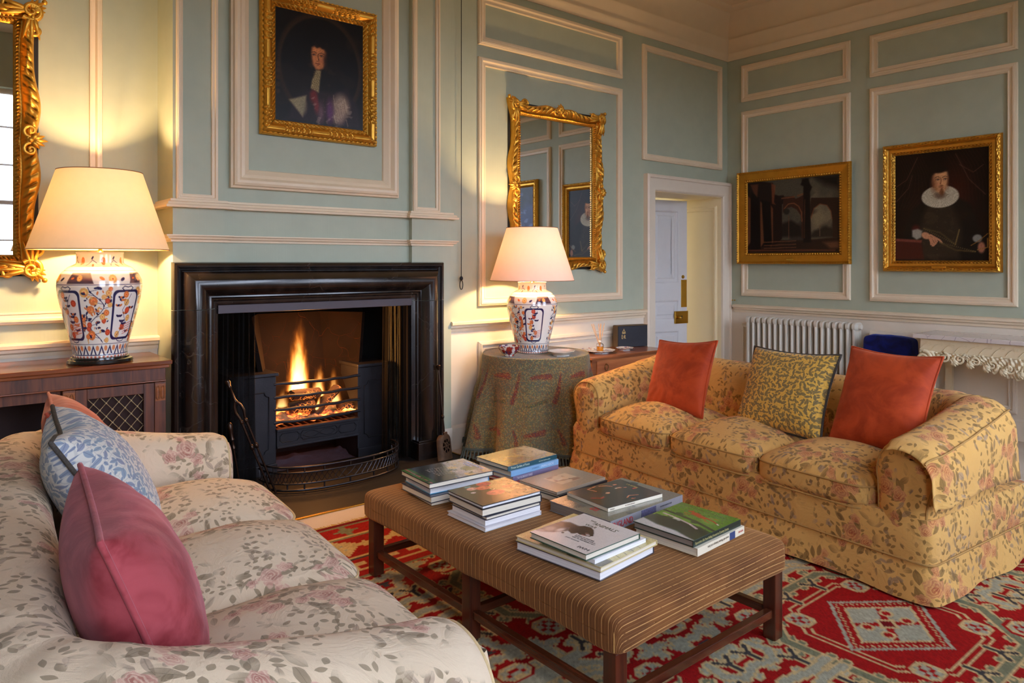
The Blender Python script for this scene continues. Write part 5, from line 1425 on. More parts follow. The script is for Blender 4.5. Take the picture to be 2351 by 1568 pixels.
m.tube([(p[0] * 1.004, p[1] * 1.004, .075) for p in hem[::3]], .009, 6, closed=True)
for i in range(0, nu, 2):
    p = hem[i]; o_ = 1.0 + .012; jz = RNG.normal() * .004
    pts = [(p[0] * o_, p[1] * o_, .074), (p[0] * (o_ + .012), p[1] * (o_ + .012), .04), (p[0] * (o_ + .03 + RNG.normal() * .01), p[1] * (o_ + .03), .006 + abs(jz))]
    m.tube(pts, [.0042, .0058, .0062], 5)
fr = m.build('fringe', M_FRG, tc_, smooth=60); fr['kind'] = 'stuff'

# ------------------------------------------------------------------ drawer table behind it
SX0_, SX1_, SY0_, SY1_, SZ_ = 4.075, 5.02, 3.925, 4.345, .632
t = thing('drawer_table', 'small walnut side table with one drawer between round table and door', 'table', ((SX0_ + SX1_) / 2, (SY0_ + SY1_) / 2, 0))
cx, cy = (SX0_ + SX1_) / 2, (SY0_ + SY1_) / 2
B_ = lambda x0, x1, y0, y1, z0, z1: MB().box(x0 - cx, x1 - cx, y0 - cy, y1 - cy, z0, z1)
B_(SX0_, SX1_, SY0_, SY1_, SZ_ - .02, SZ_).build('top', M_WALNUT, t, bevel=.005)
B_(SX0_ + .02, SX1_ - .02, SY0_ + .02, SY1_ - .02, SZ_ - .15, SZ_ - .02).build('carcase', M_WALNUT, t, bevel=.002)
d = B_(SX0_ + .07, SX1_ - .07, SY0_ + .012, SY0_ + .03, SZ_ - .14, SZ_ - .035).build('drawer', wood('drawer_front', (150, 82, 44), (190, 118, 70), .28, .8, 0, .4), t, bevel=.004)
for x in (SX0_ + .17, SX1_ - .17):
    MB().tube([(x - cx + .02 * math.sin(a), SY0_ - .0 - cy, SZ_ - .09 + .026 * math.cos(a)) for a in np.linspace(0, 2 * pi, 20, endpoint=False)], .0028, 6, closed=True).ball((x - cx, SY0_ + .004 - cy, SZ_ - .062), .006, 6).build('ring_handle', M_OLDBR, d, smooth=60)
for x in (SX0_ + .04, SX1_ - .04):
    for y in (SY0_ + .04, SY1_ - .04): B_(x - .018, x + .018, y - .018, y + .018, 0, SZ_ - .15).build('leg', M_WALNUT, t, bevel=.003)

# things on the two tables
def dish(nm, lab, cat, loc, r, h, n, mat, inner, rot=0, ov=1.0, col=None):
    prof = [(.001, .004), (r * .55, .004), (r * .58, 0), (r * .62, .0), (r * .64, .006), (r * .86, h * .7), (r, h), (r * .985, h + .002), (r * .84, h * .72), (r * .6, .012), (.001, .010)]
    o = MB().lathe(prof, n=n).build(nm, mat, None, smooth=28 if n < 12 else 50); o.location = loc; o.rotation_euler = (0, 0, rot); o.scale = (1, ov, 1)
    return tag(o, lab, cat)
M_WPOR = plain('white_porcelain', (232, 226, 216), .12, bs=0, var=.01, coat=.5)
k = N('patterned_porcelain'); pp = k.obj(); n1 = k.noise(pp, 38, 3, .6); n2 = k.noise(pp, 30, 2)
M_PPOR = k.bsdf(k.mix(k.math('MULTIPLY', k.step(n1, .54, .6), .75), k.mix(k.step(n2, .56, .6), L4((206, 204, 204)), L4((150, 150, 176))), L4((176, 112, 96))), .15, coat=.4)
k = N('imari_bowl'); pp = k.obj(); v1 = k.noise(pp, 26, 3, .6); v2 = k.noise(pp, 34, 2)
M_IBOWL = k.bsdf(k.mix(k.step(v1, .5, .54), k.mix(k.step(v2, .5, .54), L4((216, 206, 196)), L4((70, 48, 92))), L4((150, 46, 36))), .12, coat=.5)
x, y = oZ(1296, 812, .73); dish('octagonal_dish', 'plain white octagonal dish at the front of the round table', 'dish', (x - .02, y + .01, TZ + .001), .115, .032, 8, M_WPOR, None, .35, .85)
x, y = oZ(1169, 817, .72)
o = MB().lathe([(.001, .002), (.03, .002), (.034, 0), (.037, .004), (.034, .010), (.055, .024), (.072, .048), (.08, .072), (.076, .072), (.066, .046), (.045, .022), (.001, .014)], n=36).build('bowl', M_IBOWL, None, smooth=50); o.location = (x, y, TZ + .001); tag(o, 'small red and blue patterned bowl left of the lamp on the round table', 'bowl')
x, y = 4.36, 4.10; dish('patterned_plate', 'flat octagonal patterned plate under the scented reeds', 'plate', (x, y, SZ_ + .001), .145, .022, 8, M_PPOR, None, .2, .8)
rd = thing('reed_diffuser', 'glass bottle of amber oil with scented reeds on the patterned plate', 'diffuser', (x - .02, y - .01, SZ_ + .016))
k = N('clear_glass'); gl = k.n('ShaderNodeBsdfGlass'); gl.inputs['Roughness'].default_value = 0; gl.inputs['IOR'].default_value = 1.3; gl.inputs[0].default_value = (1, 1, 1, 1); k.l(gl.outputs[0], k.out.inputs[0]); M_GLASS = k.m
MB().lathe([(.001, 0), (.026, 0), (.030, .004), (.030, .05), (.026, .062), (.012, .07), (.011, .085), (.009, .085), (.010, .07), (.024, .06), (.028, .049), (.028, .005), (.001, .004)], n=28).build('bottle', M_GLASS, rd, smooth=40)
MB().lathe([(.001, .005), (.026, .005), (.0275, .008), (.0275, .042), (.001, .042)], n=28).build('oil', plain('amber_oil', (224, 140, 20), .1, bs=0, coat=.3), rd, smooth=40)
MB().lathe([(.0125, .076), (.014, .078), (.014, .088), (.0125, .09)], n=20).build('neck_band', M_WPOR, rd, smooth=40)
M_REED = plain('reed', (226, 160, 84), .7, bs=0)
for a, tl in ((2.9, .30), (2.4, .2), (1.7, .05), (.6, .16), (.2, .26), (4.2, .1)):
    MB().tube([(-.012 * math.cos(a), -.012 * math.sin(a), .01), (math.cos(a) * tl * .27, math.sin(a) * tl * .27, .225)], .0022, 6).build('reed', M_REED, rd)
x, y = 4.655, 4.10; dish('shell_dish', 'small pale shell edged dish beside the black box', 'dish', (x, y, SZ_ + .001), .085, .02, 10, M_PPOR, None, .5, .9)
x, y = 4.40, 4.255; dish('china_plate', 'oval china plate lying behind the scented reeds', 'plate', (x, y, SZ_ + .001), .11, .016, 24, M_PPOR, None, .0, .62)
# dispatch style box with crown and cypher
bx = thing('leather_box', 'black leather box with gilt crown cypher standing at the back of the drawer table', 'box', (4.895, 4.235, SZ_ + .001), math.radians(-14))
ML = plain('black_leather', (24, 25, 36), .45, var=.15, vs=20, bs=260, bst=.35); MLE = plain('worn_leather_edge', (92, 72, 42), .6, bs=0, var=.15)
MB().box(-.155, .155, -.028, .045, 0, .185).build('body', ML, bx, bevel=.004)
MB().box(-.157, .157, -.027, .046, .186, .192).box(-.162, -.157, -.024, .046, .002, .188).build('edge_binding', MLE, bx, bevel=.001)
MGT = plain('gilt_stamp', (226, 190, 120), .4, .3, bs=0)
def FR(x, z, y=-.0285): return frame3((x, y, z), (1, 0, 0), (0, 0, 1))
text_mesh('E R', .052, 'cypher', MGT, bx, FR(-.122, .075), align='LEFT', sx=.62)
text_mesh('II', .022, 'cypher', MGT, bx, FR(-.1015, .083), align='LEFT', sx=.8)
m = MB(); c0 = -.098; y = -.0290
for i in range(5):
    a = pi * i / 4; m.tube([(c0 + .017 * math.cos(a) * 1.0, y, .129 + .002), (c0 + .014 * math.cos(a), y, .140 + .009 * math.sin(a)), (c0, y, .151)], .0011, 5)
m.box(c0 - .017, c0 + .017, y - .0008, y + .0006, .121, .1285); m.box(c0 - .0012, c0 + .0012, y - .0008, y + .0006, .151, .163); m.box(c0 - .005, c0 + .005, y - .0008, y + .0006, .156, .1585)
for i in range(5): m.ball((c0 - .016 + .008 * i, y, .1315), .0022, 5)
m.build('crown', MGT, bx)
# ------------------------------------------------------------------ carved gilt frames
def carved(mb, fn, a0, a1, b0, b1, band, depth, style='leaf', seed=1, N_=230, Mn=26):
    Ls = [((a0, b0), (a1, b0)), ((a1, b0), (a1, b1)), ((a1, b1), (a0, b1)), ((a0, b1), (a0, b0))]
    inn = [(1, 1, -1, 1), (-1, 1, -1, -1), (-1, -1, 1, -1), (1, -1, 1, 1)]
    for (p, q_), (sx0, sy0, sx1, sy1) in zip(Ls, inn):
        P = np.zeros((N_, Mn, 3)); Lg = math.hypot(q_[0] - p[0], q_[1] - p[1]); dx, dy = (q_[0] - p[0]) / Lg, (q_[1] - p[1]) / Lg
        nx_, ny_ = -dy, dx                       # inward
        for i in range(N_):
            u = i / (N_ - 1)
            for j in range(Mn):
                tt = j / (Mn - 1)
                if style == 'rococo':
                    c = abs(u - .5); off = band * (.34 - .30 * math.exp(-((c - .13) / .10) ** 2) + .10 * math.cos(u * 2 * pi * 3) * .3) ; off = max(0, off) * (1 - math.exp(-((min(u, 1 - u)) / .07) ** 2))
                else: off = 0
                t = off * (1 - tt) + band * tt
                s = t + (Lg - 2 * t) * u
                x, y = p[0] + dx * s + nx_ * t, p[1] + dy * s + ny_ * t
                sa = s + seed * .37
                if style == 'rococo':
                    h = depth * (np.interp(tt, [0, .02, .12, .4, .62, .68, .74, .82, .88, .95, 1], [0, .55, .95, 1, .55, .4, .38, .62, .62, .3, .2]))
                    if .04 < tt < .66:
                        w_ = math.sin((tt - .04) / .62 * pi); sg = 1 if u < .5 else -1
                        h += depth * .30 * w_ * (abs(math.sin(sa * 62 + sg * tt * 5.5)) ** .6 - .55) + depth * .12 * math.sin(sa * 31 + tt * 9) * w_
                    if .78 < tt < .92: h += depth * .16 * math.sin(sa * 330 + tt * 26)
                elif style == 'leaf':
                    h = depth * (np.interp(tt, [0, .02, .10, .30, .40, .46, .56, .70, .76, .84, .92, 1], [0, .6, .95, 1, .62, .45, .52, .50, .40, .55, .32, .1]))
                    if .06 < tt < .40: h += depth * .26 * math.sin((tt - .06) / .34 * pi) * (abs(math.sin(sa * 46 + 2.2 * math.sin(tt * 12))) ** .5 - .5) + .05 * depth * math.sin(sa * 150 + tt * 40)
                    if .77 < tt < .94: h += depth * .14 * math.sin(sa * 230 + tt * 40)
                elif style == 'swept':
                    h = depth * (np.interp(tt, [0, .03, .08, .16, .24, .34, .52, .66, .72, .80, .92, 1], [0, .5, .62, .55, .8, 1, .92, .55, .42, .5, .3, .1]))
                    blk = 1.0 if (sa * 3.4) % 1.0 < .62 else .0
                    if .2 < tt < .66: h += blk * depth * .13 * math.sin(sa * 170 + 3 * math.sin(tt * 24)) * math.sin(tt * 42)
                    if .74 < tt < .94: h += depth * .12 * math.sin(sa * 210 + tt * 30)
                    if .02 < tt < .16: h += depth * .08 * math.sin(sa * 190)
                else:                                     # flat
                    h = depth * (np.interp(tt, [0, .02, .05, .10, .14, .2, .72, .78, .84, .92, 1], [0, .7, 1, 1, .8, .62, .5, .45, .62, .55, .1]))
                    if .03 < tt < .12: h += depth * .12 * math.sin(sa * 260)
                    if .80 < tt < .93: h += depth * .16 * math.sin(sa * 260)
                P[i, j] = fn(x, y, h)
        mb.grid(P)
    return mb
def scroll(mb, fn, cx, cy, r, turns, a0, sgn, d, tr):
    pts = []; rs = []
    for q in range(34):
        u = q / 33; rr = r * (1 - u) ** .9 + r * .08; a = a0 + sgn * turns * 2 * pi * u
        pts.append(fn(cx + rr * math.cos(a), cy + rr * math.sin(a), d + .006 * u)); rs.append(tr * 1.55 * (1 - .45 * u))
    mb.tube(pts, rs, 7)
def leafy(mb, fn, cx, cy, ang, ln, d, n=5, w=.35):
    for q in range(n):
        a = ang + (q - (n - 1) / 2) * w; L_ = ln * (1 - .12 * abs(q - (n - 1) / 2))
        pts = [fn(cx + math.cos(a) * L_ * u, cy + math.sin(a) * L_ * u, d + .012 * math.sin(pi * u)) for u in np.linspace(0, 1, 7)]
        mb.tube(pts, [.006, .011, .014, .0135, .011, .007, .0025], 7)
def rococo_corners(done, fn, a0, a1, b0, b1, band, d):
    for sx, cx in ((1, a0), (-1, a1)):
        for sy, cy in ((1, b0), (-1, b1)):
            mb = MB(); bx, by = cx + sx * band * .42, cy + sy * band * .42
            scroll(mb, fn, bx, by, band * .36, 1.6, math.atan2(sy, sx), sx * sy, d, .010)
            scroll(mb, fn, bx + sx * band * .75, by - sy * band * .12, band * .26, 1.4, 0, -sx * sy, d * .9, .008)
            scroll(mb, fn, bx - sx * band * .12, by + sy * band * .75, band * .26, 1.4, pi / 2, sx * sy, d * .9, .008)
            leafy(mb, fn, bx, by, math.atan2(-sy, -sx), band * .62, d * .8)
            leafy(mb, fn, bx, by, 0 if sx > 0 else pi, band * 1.3, d * .85, 3, .25); leafy(mb, fn, bx, by, pi / 2 * sy, band * 1.3, d * .85, 3, .25)
            mb.ball(fn(cx - sx * .004, cy - sy * .004, d * .8), .014, 7); done(mb, 'corner_carving')
    for sx, cx in ((1, a0), (-1, a1)):
        mb = MB(); cy = (b0 + b1) / 2; cxx = cx + sx * band * .45
        leafy(mb, fn, cxx, cy, pi if sx > 0 else 0, band * .58, d * .9, 5, .4); scroll(mb, fn, cxx, cy + .05, band * .24, 1.3, -pi / 2, sx, d, .008); scroll(mb, fn, cxx, cy - .05, band * .24, 1.3, pi / 2, -sx, d, .008)
        mb.ball(fn(cxx, cy, d * 1.05), .018, 8); done(mb, 'side_carving')
    for sy, cy in ((1, b0), (-1, b1)):
        mb = MB(); cx = (a0 + a1) / 2; cyy = cy + sy * band * .45
        leafy(mb, fn, cx, cyy, -pi / 2 * sy, band * .58, d * .9, 5, .4); scroll(mb, fn, cx + .05, cyy, band * .24, 1.3, pi, -sy, d, .008); scroll(mb, fn, cx - .05, cyy, band * .24, 1.3, 0, sy, d, .008)
        mb.ball(fn(cx, cyy, d * 1.05), .018, 8); done(mb, 'side_carving')
def mirror(label, Y, a0, a1, b0, b1, band, depth):
    t = thing('gilt_mirror', label, 'mirror', ((a0 + a1) / 2, Y, (b0 + b1) / 2), 0, 'carved gilt wall mirrors')
    ox, oz = (a0 + a1) / 2, (b0 + b1) / 2; fn = lambda a, b, d: (a - ox, -d - .012, b - oz)
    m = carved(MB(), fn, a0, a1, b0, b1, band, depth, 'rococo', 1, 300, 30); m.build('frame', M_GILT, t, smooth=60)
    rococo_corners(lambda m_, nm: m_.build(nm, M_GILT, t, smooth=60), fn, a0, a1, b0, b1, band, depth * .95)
    MB().box(a0 - ox + .02, a1 - ox - .02, -.012, -.002, b0 - oz + .02, b1 - oz - .02).build('backboard', M_MATTBLACK, t)
    g0, g1, h0, h1 = a0 + band - .008 - ox, a1 - band + .008 - ox, b0 + band - .008 - oz, b1 - band + .008 - oz
    MB().box(g0, g1, -.018, -.012, h0, h1).build('glass', M_MIRROR, t)
    return t
mirror('large carved gilt mirror on the recess wall above the mahogany cabinet', YL, -.60, .545, 1.285, 2.785, .135, .055)
mirror('carved gilt mirror above the round table reflecting a portrait', YA, 3.575, 4.650, 1.30, 2.672, .125, .055)

# ------------------------------------------------------------------ painted pictures (generic sitters)
def skin_head(cv, x, y, s, skin, dark, hair, beard=None, look=1, A=.8):
    """three quarter head, s = half face height"""
    e = lambda dx, dy, rx, ry, c, soft=.5, al=1.0, rot=0: cv.ell(x + dx * s / A * look, y + dy * s, rx * s / A, ry * s, c, soft, al, rot * look)
    P = lambda pts: [(x + a * s / A * look, y + b * s) for a, b in pts]
    br = lambda f: tuple(min(255, q * f) for q in skin)
    cv.poly(P([(-.60, .5), (-.64, .1), (-.56, -.38), (-.34, -.80), (-.02, -1.0), (.24, -.96), (.46, -.62), (.56, -.12), (.60, .3), (.52, .75), (.2, .98), (-.25, .98)]), skin, 1, .012)
    e(-.55, -.15, .34, 1.0, dark, 1.0, .85); e(.58, -.3, .16, .7, dark, 1.0, .5); e(.16, .62, .40, .28, br(1.15), 1.0, .7); e(.30, -.10, .22, .22, br(1.12), 1.0, .6); e(-.2, -.22, .24, .22, (186, 96, 70), 1.0, .35)
    for d in (-.22, .36):
        e(d, .20, .21, .14, dark, .9, .7); e(d, .165, .125, .050, (186, 168, 148), .6, .6); e(d + .02, .165, .052, .055, (22, 15, 12), .4); cv.line(P([(d - .15, .18), (d - .04, .235), (d + .09, .225), (d + .16, .17)]), (40, 22, 16), .004, .8)
        cv.line(P([(d - .20, .34), (d - .02, .43), (d + .17, .36)]), tuple(np.array(hair) * 1.3), .0065, .75)
    cv.line(P([(.03, .30), (.06, .05), (.01, -.18)]), dark, .010, .75); e(.12, -.02, .06, .30, br(1.2), .9, .8); e(.12, -.22, .10, .07, br(1.1), .7, .8); e(.08, -.29, .15, .04, dark, .7, .85)
    e(.08, -.50, .19, .050, (142, 52, 42), .5, .85); cv.line(P([(-.10, -.49), (.08, -.475), (.26, -.49)]), (60, 22, 20), .004, .8); e(.08, -.62, .13, .045, dark, .8, .6); e(.08, -.78, .13, .10, br(1.08), .9, .6)
    if beard:
        e(.06, -.38, .27, .055, beard, .5, .85); e(.10, -.88, .24, .38, beard, .6, .9); e(.10, -.64, .12, .08, beard, .6, .7); e(-.3, -.62, .26, .32, beard, 1.0, .4); e(.40, -.62, .12, .3, beard, 1.0, .4)
def portrait_long_hair():
    A = .79; cv = Canvas(150, 190, (16, 11, 9), aspect=A)
    for r_, al in ((.50, .5), (.465, .45)): cv.ell(.50, .53, r_, .505 * r_ / .5, (70, 48, 28), .06, al)
    cv.ell(.50, .53, .448, .455, (14, 9, 8), .05)
    cv.blob(7, (40, 28, 18), .3, 3, .4)
    for i in range(5): cv.ell(.035, .26 + i * .06, .03, .028, (58, 40, 24), .5, .7)
    # shoulders, coat, robe folds
    cv.poly([(.14, .05), (.20, .22), (.34, .31), (.62, .32), (.80, .38), (.93, .22), (.96, .02), (.1, .02)], (34, 22, 26), 1, .02)
    cv.ell(.73, .20, .13, .15, (150, 128, 110), .5, .9); cv.ell(.70, .10, .10, .1, (140, 116, 104), .6, .9); cv.ell(.60, .14, .06, .16, (92, 50, 92), .7, .9); cv.ell(.50, .12, .06, .14, (120, 84, 96), .8, .7)
    cv.poly([(.15, .20), (.34, .26), (.30, .06)], (150, 138, 104), .9, .01); cv.ell(.31, .16, .05, .10, (128, 118, 92), .6, .7)
    cv.ell(.42, .26, .06, .09, (108, 30, 28), .6, .95); cv.ell(.45, .18, .04, .1, (124, 44, 46), .7, .8)
    for i in range(16): a = (i * .618) % 1; cv.line([(.64 + .16 * a, .30 - .22 * ((i * .37) % 1)), (.66 + .16 * a, .18 - .16 * ((i * .37) % 1))], (176, 152, 130), .006, .5)
    cv.blob(42, (180, 160, 140), .35, 6, .35, region=((cv.U - .6) ** 2 / .07 + (cv.V - .13) ** 2 / .03 < 1).astype(float))
    # hair, face, lace
    cv.ell(.50, .64, .17, .16, (20, 13, 10), .6); cv.ell(.41, .55, .10, .16, (18, 12, 9), .7); cv.ell(.62, .50, .13, .2, (20, 13, 10), .7); cv.blob(30, (44, 28, 18), .3, 12, .5, region=(((cv.U - .52) ** 2 / .03 + (cv.V - .56) ** 2 / .05) < 1).astype(float))
    skin_head(cv, .475, .615, .112, (186, 114, 68), (66, 34, 20), (20, 12, 9), None, -1, A); cv.ell(.555, .60, .03, .10, (30, 17, 12), .9, .8)
    cv.ell(.50, .735, .095, .036, (20, 12, 9), .6); cv.ell(.455, .715, .03, .022, (20, 12, 9), .6, .8); cv.ell(.52, .715, .03, .022, (20, 12, 9), .6, .8); cv.ell(.585, .62, .030, .13, (18, 11, 9), .8); cv.ell(.375, .64, .018, .10, (18, 11, 9), .9)
    cv.poly([(.445, .50), (.50, .50), (.475, .30), (.385, .33), (.40, .40)], (150, 132, 92), 1, .008)
    for i in range(40): cv.ell(.40 + .07 * ((i * .618) % 1) + (.02 * (i / 40)), .32 + .17 * i / 40, .008, .007, (82, 66, 40), .4, .8)
    return cv.speck(.07, 3)
def portrait_ruff():
    A = .80; cv = Canvas(150, 190, (24, 13, 9), aspect=A); cv.ell(.66, .62, .26, .36, (62, 22, 12), 1.0, .9); cv.ell(.25, .5, .2, .3, (36, 18, 12), 1.0, .8)
    for k_ in range(10):       # curtain folds
        x = .02 + k_ * .03; cv.line([(x, .99), (x + .10, .80), (x + .02 * k_, .62), (x - .02, .48)], (60, 34, 28), .005, .35)
        x = .98 - k_ * .035; cv.line([(x - .12, .99), (x - .02, .84), (x + .02, .70), (x + .03, .54)], (58, 32, 26), .005, .35)
    for pts in ([(.02, .70), (.14, .76), (.26, .96)], [(.02, .56), (.16, .68), (.20, .80)], [(.70, .86), (.84, .78), (.94, .84)], [(.66, .96), (.80, .72), (.96, .58)]): cv.line(pts, (112, 76, 62), .005, .6)
    cv.poly([(.12, .02), (.10, .28), (.20, .48), (.34, .56), (.66, .58), (.82, .50), (.93, .22), (.95, .02)], (24, 18, 14), 1, .015)
    cv.poly([(.30, .02), (.28, .30), (.36, .50), (.62, .52), (.72, .30), (.70, .02)], (48, 38, 28), .9, .03); cv.blob(26, (70, 56, 38), .2, 7, .35, region=((cv.U - .48) ** 2 / .03 + (cv.V - .26) ** 2 / .08 < 1).astype(float))
    for i in range(9): cv.ell(.47, .46 - i * .05, .006, .006, (92, 72, 44), .4, .7)
    # ruff
    cv.ell(.50, .585, .205, .105, (186, 176, 152), .08); 
    for i in range(44):
        a = 2 * pi * i / 44; cv.line([(.50 + .05 * math.cos(a), .60 + .03 * math.sin(a)), (.50 + .2 * math.cos(a), .585 + .102 * math.sin(a))], (132, 118, 96), .0035, .7)
    cv.ell(.50, .60, .075, .045, (90, 66, 50), .5, .8)
    cv.ell(.465, .775, .110, .115, (26, 16, 11), .15)
    skin_head(cv, .505, .72, .108, (196, 142, 98), (112, 64, 40), (40, 24, 16), (104, 62, 34), 1, A)
    cv.ell(.49, .828, .105, .038, (26, 16, 11), .4)
    # arm, cuff, hand, table, gold lace, sword hand
    cv.poly([(.0, .02), (.0, .19), (.30, .17), (.33, .02)], (66, 24, 18), 1, .006); cv.poly([(.0, .19), (.02, .215), (.31, .195), (.30, .17)], (112, 56, 44), 1, .005)
    cv.ell(.24, .30, .06, .05, (70, 22, 18), .6); cv.poly([(.20, .23), (.20, .29), (.26, .30), (.31, .28), (.30, .22), (.25, .20)], (150, 142, 128), 1, .008)
    cv.ell(.35, .235, .06, .035, (188, 132, 96), .3, 1, -.5)
    for q in range(4): cv.line([(.38 + q * .022, .225 - q * .006), (.405 + q * .022, .165 + abs(q - 1) * .008), (.405 + q * .014, .135 + abs(q - 1.5) * .012)], (184, 126, 92), .014)
    cv.line([(.40, .24), (.50, .19), (.52, .165)], (184, 128, 94), .016)
    for pts in ([(.33, .30), (.50, .26), (.66, .15)], [(.66, .15), (.70, .28)], [(.50, .17), (.66, .10), (.86, .085)]):
        cv.line(pts, (78, 62, 36), .014, .8); 
        for u in np.linspace(0, 1, 18): cv.ell(pts[0][0] + (pts[-1][0] - pts[0][0]) * u, pts[0][1] + (pts[-1][1] - pts[0][1]) * u, .006, .006, (140, 116, 66), .4, .6)
    cv.ell(.88, .20, .055, .04, (120, 116, 106), .3); cv.ell(.92, .12, .045, .06, (150, 96, 72), .4); cv.line([(.82, .14), (.90, .18), (.98, .24)], (120, 84, 38), .007); cv.line([(.88, .1), (.98, .12), (.98, .2)], (140, 100, 44), .007)
    return cv.speck(.05, 4)
def ruins():
    A = 1.27; cv = Canvas(230, 180, (48, 38, 28), aspect=A)
    cv.a[:] = (74, 68, 56); cv.blob(5, (126, 112, 84), .0, 2, .9, soft=.9); cv.blob(9, (40, 34, 30), .15, 5, .8, soft=.5)
    cv.poly([(.74, 1.), (1., 1.), (1., .82), (.85, .88)], (18, 12, 10), .85, .05)
    DK, MD, LT = (30, 16, 12), (56, 30, 20), (112, 66, 40)
    cv.poly([(0, 0), (1, 0), (1, .2), (.6, .17), (0, .2)], (40, 24, 16), 1, .01)
    cv.poly([(.68, .2), (.98, .2), (.98, .30), (.86, .34), (.74, .29)], (34, 28, 22), .9, .02); cv.poly([(.36, .22), (.62, .22), (.60, .36), (.5, .44), (.40, .40)], (28, 20, 16), .95, .02)
    cv.poly([(.0, .0), (.0, .98), (.13, 1.), (.30, .96), (.32, .80), (.36, .78), (.42, .78), (.44, .68), (.40, .66), (.40, .20), (.32, .10), (.1, .08)], DK, 1, .006)
    for x0, x1, z1 in ((.0, .04, .82), (.155, .20, .72), (.275, .30, .66)): cv.poly([(x0, .08), (x0, z1), (x1, z1 - .05), (x1, .16)], LT, .8, .006)
    cv.poly([(.04, .04), (.05, .86), (.14, .78), (.16, .06)], (16, 9, 8), 1, .008); cv.poly([(.20, .12), (.17, .74), (.27, .70), (.29, .12)], (16, 9, 8), 1, .008)
    cv.poly([(.04, .96), (.13, .96), (.12, .78), (.08, .84)], (92, 52, 32), .8, .01); cv.poly([(.28, .96), (.33, .92), (.31, .70), (.33, .66), (.29, .68)], (120, 66, 40), .8, .008)
    cv.poly([(.41, .66), (.42, .76), (.52, .76), (.55, .72), (.66, .78), (.66, .2), (.61, .2), (.61, .40), (.60, .50), (.56, .58), (.50, .62), (.44, .60), (.41, .54)], MD, 1, .006)
    cv.line([(.425, .60), (.47, .66), (.53, .665), (.58, .62), (.61, .54), (.615, .42)], LT, .016, .9); cv.line([(.40, .74), (.53, .75)], LT, .02, .8); cv.line([(.57, .76), (.66, .79)], LT, .022, .8)
    cv.poly([(.63, .14), (.63, .88), (.60, .90), (.62, .97), (.68, .98), (.70, .90), (.72, .86), (.70, .80), (.71, .14)], (24, 14, 11), 1, .008); cv.line([(.64, .2), (.645, .70)], LT, .008, .6)
    cv.poly([(.70, .60), (.71, .72), (.99, .70), (.99, .2), (.93, .2), (.925, .42), (.91, .54), (.87, .61), (.80, .63), (.74, .58), (.71, .48)], (44, 27, 19), 1, .006)
    cv.line([(.71, .46), (.74, .58), (.80, .635), (.87, .61), (.91, .53), (.92, .44)], LT, .012, .8); cv.ell(.45, .56, .04, .05, (30, 26, 20), .4, .8); cv.line([(.475, .2), (.472, .5)], (96, 60, 40), .01, .8); cv.line([(.80, .22), (.80, .36)], (104, 80, 58), .01, .8)
    for y in (.07, .11, .155): cv.line([(.2, y), (.55, y + .01)], (112, 70, 46), .012, .7); cv.line([(.0, .045), (.95, .035)], (84, 44, 28), .02, .7)
    cv.poly([(.83, .14), (1, .15), (1, .06), (.9, .06)], (104, 66, 42), .8, .02)
    return cv.speck(.06, 5)
def lady_blue():
    A = .78; cv = Canvas(90, 115, (20, 18, 30), aspect=A); cv.blob(5, (60, 74, 128), .1, 3, .8, soft=.6); cv.blob(14, (120, 140, 190), .45, 8, .6)
    cv.ell(.52, .3, .26, .34, (60, 66, 110), .5); cv.ell(.55, .74, .13, .14, (34, 22, 18), .4); skin_head(cv, .55, .72, .09, (200, 156, 130), (120, 80, 60), (40, 24, 18), None, -1, A); cv.ell(.53, .52, .12, .07, (206, 168, 146), .6); cv.ell(.42, .34, .06, .1, (200, 160, 140), .6)
    return cv.speck(.05, 6)
M_OIL = vcol('varnished_oil_paint', .30, .2, canvas=True)
def picture(label, loc, ax, w_, h_, band, depth, style, mat, cv, tilt=0.0, back=.02, seed=1):
    """ax = 'A' on the fireplace side walls (faces -Y), 'R' on the right wall (faces -X)"""
    t = thing('framed_painting', label, 'painting', loc)
    t.rotation_euler = (tilt if ax == 'A' else 0, 0, 0) if ax == 'A' else (0, 0, -pi / 2)
    if ax == 'R': t.rotation_euler = (tilt, 0, -pi / 2)
    fn = lambda a, b, d: (a, -d - back, b)
    x0, x1, z0, z1 = -w_ / 2, w_ / 2, 0, h_
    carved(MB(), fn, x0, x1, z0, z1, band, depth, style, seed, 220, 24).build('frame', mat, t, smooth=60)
    MB().box(x0 + .012, x1 - .012, -back - .003, -.002, z0 + .012, z1 - .012).build('backboard', M_MATTBLACK, t)
    i = band - .006; m, c = art_plane(cv, (x0 + i, -back - .008, z0 + i), (w_ - 2 * i, 0, 0), (0, 0, h_ - 2 * i))
    m.build('canvas', M_OIL, t, col=c)
    return t
picture('portrait of a long haired man with lace cravat over the fireplace', (2.026, YC, 2.165), 'A', .80, .90, .102, .05, 'swept', M_GILT, portrait_long_hair(), 0.0, .015, 2)
p_ = picture('wide framed painting of ruined classical arches above the radiator', (XR - .034, 3.635, 1.362), 'R', 1.165, .935, .112, .045, 'flat', M_GILT2, ruins(), 0.0, .012, 3)
MB().box(-.04, .04, -.046, -.040, .035, .052).build('name_plate', M_BRASS, p_, bevel=.002)
p_ = picture('portrait of a bearded man in a white ruff above the console table', (XR, 2.333, 1.298), 'R', .90, 1.10, .098, .05, 'leaf', M_GILT, portrait_ruff(), 0.0, .012, 4)
MB().box(-.055, .055, -.050, -.044, .03, .05).build('name_plate', M_GILT2, p_, bevel=.002)
picture('portrait of a lady in blue at the right, seen only in the far mirror', (XR, .95, 1.50), 'R', .86, 1.02, .10, .05, 'leaf', M_GILT, lady_blue(), 0.0, .012, 5)

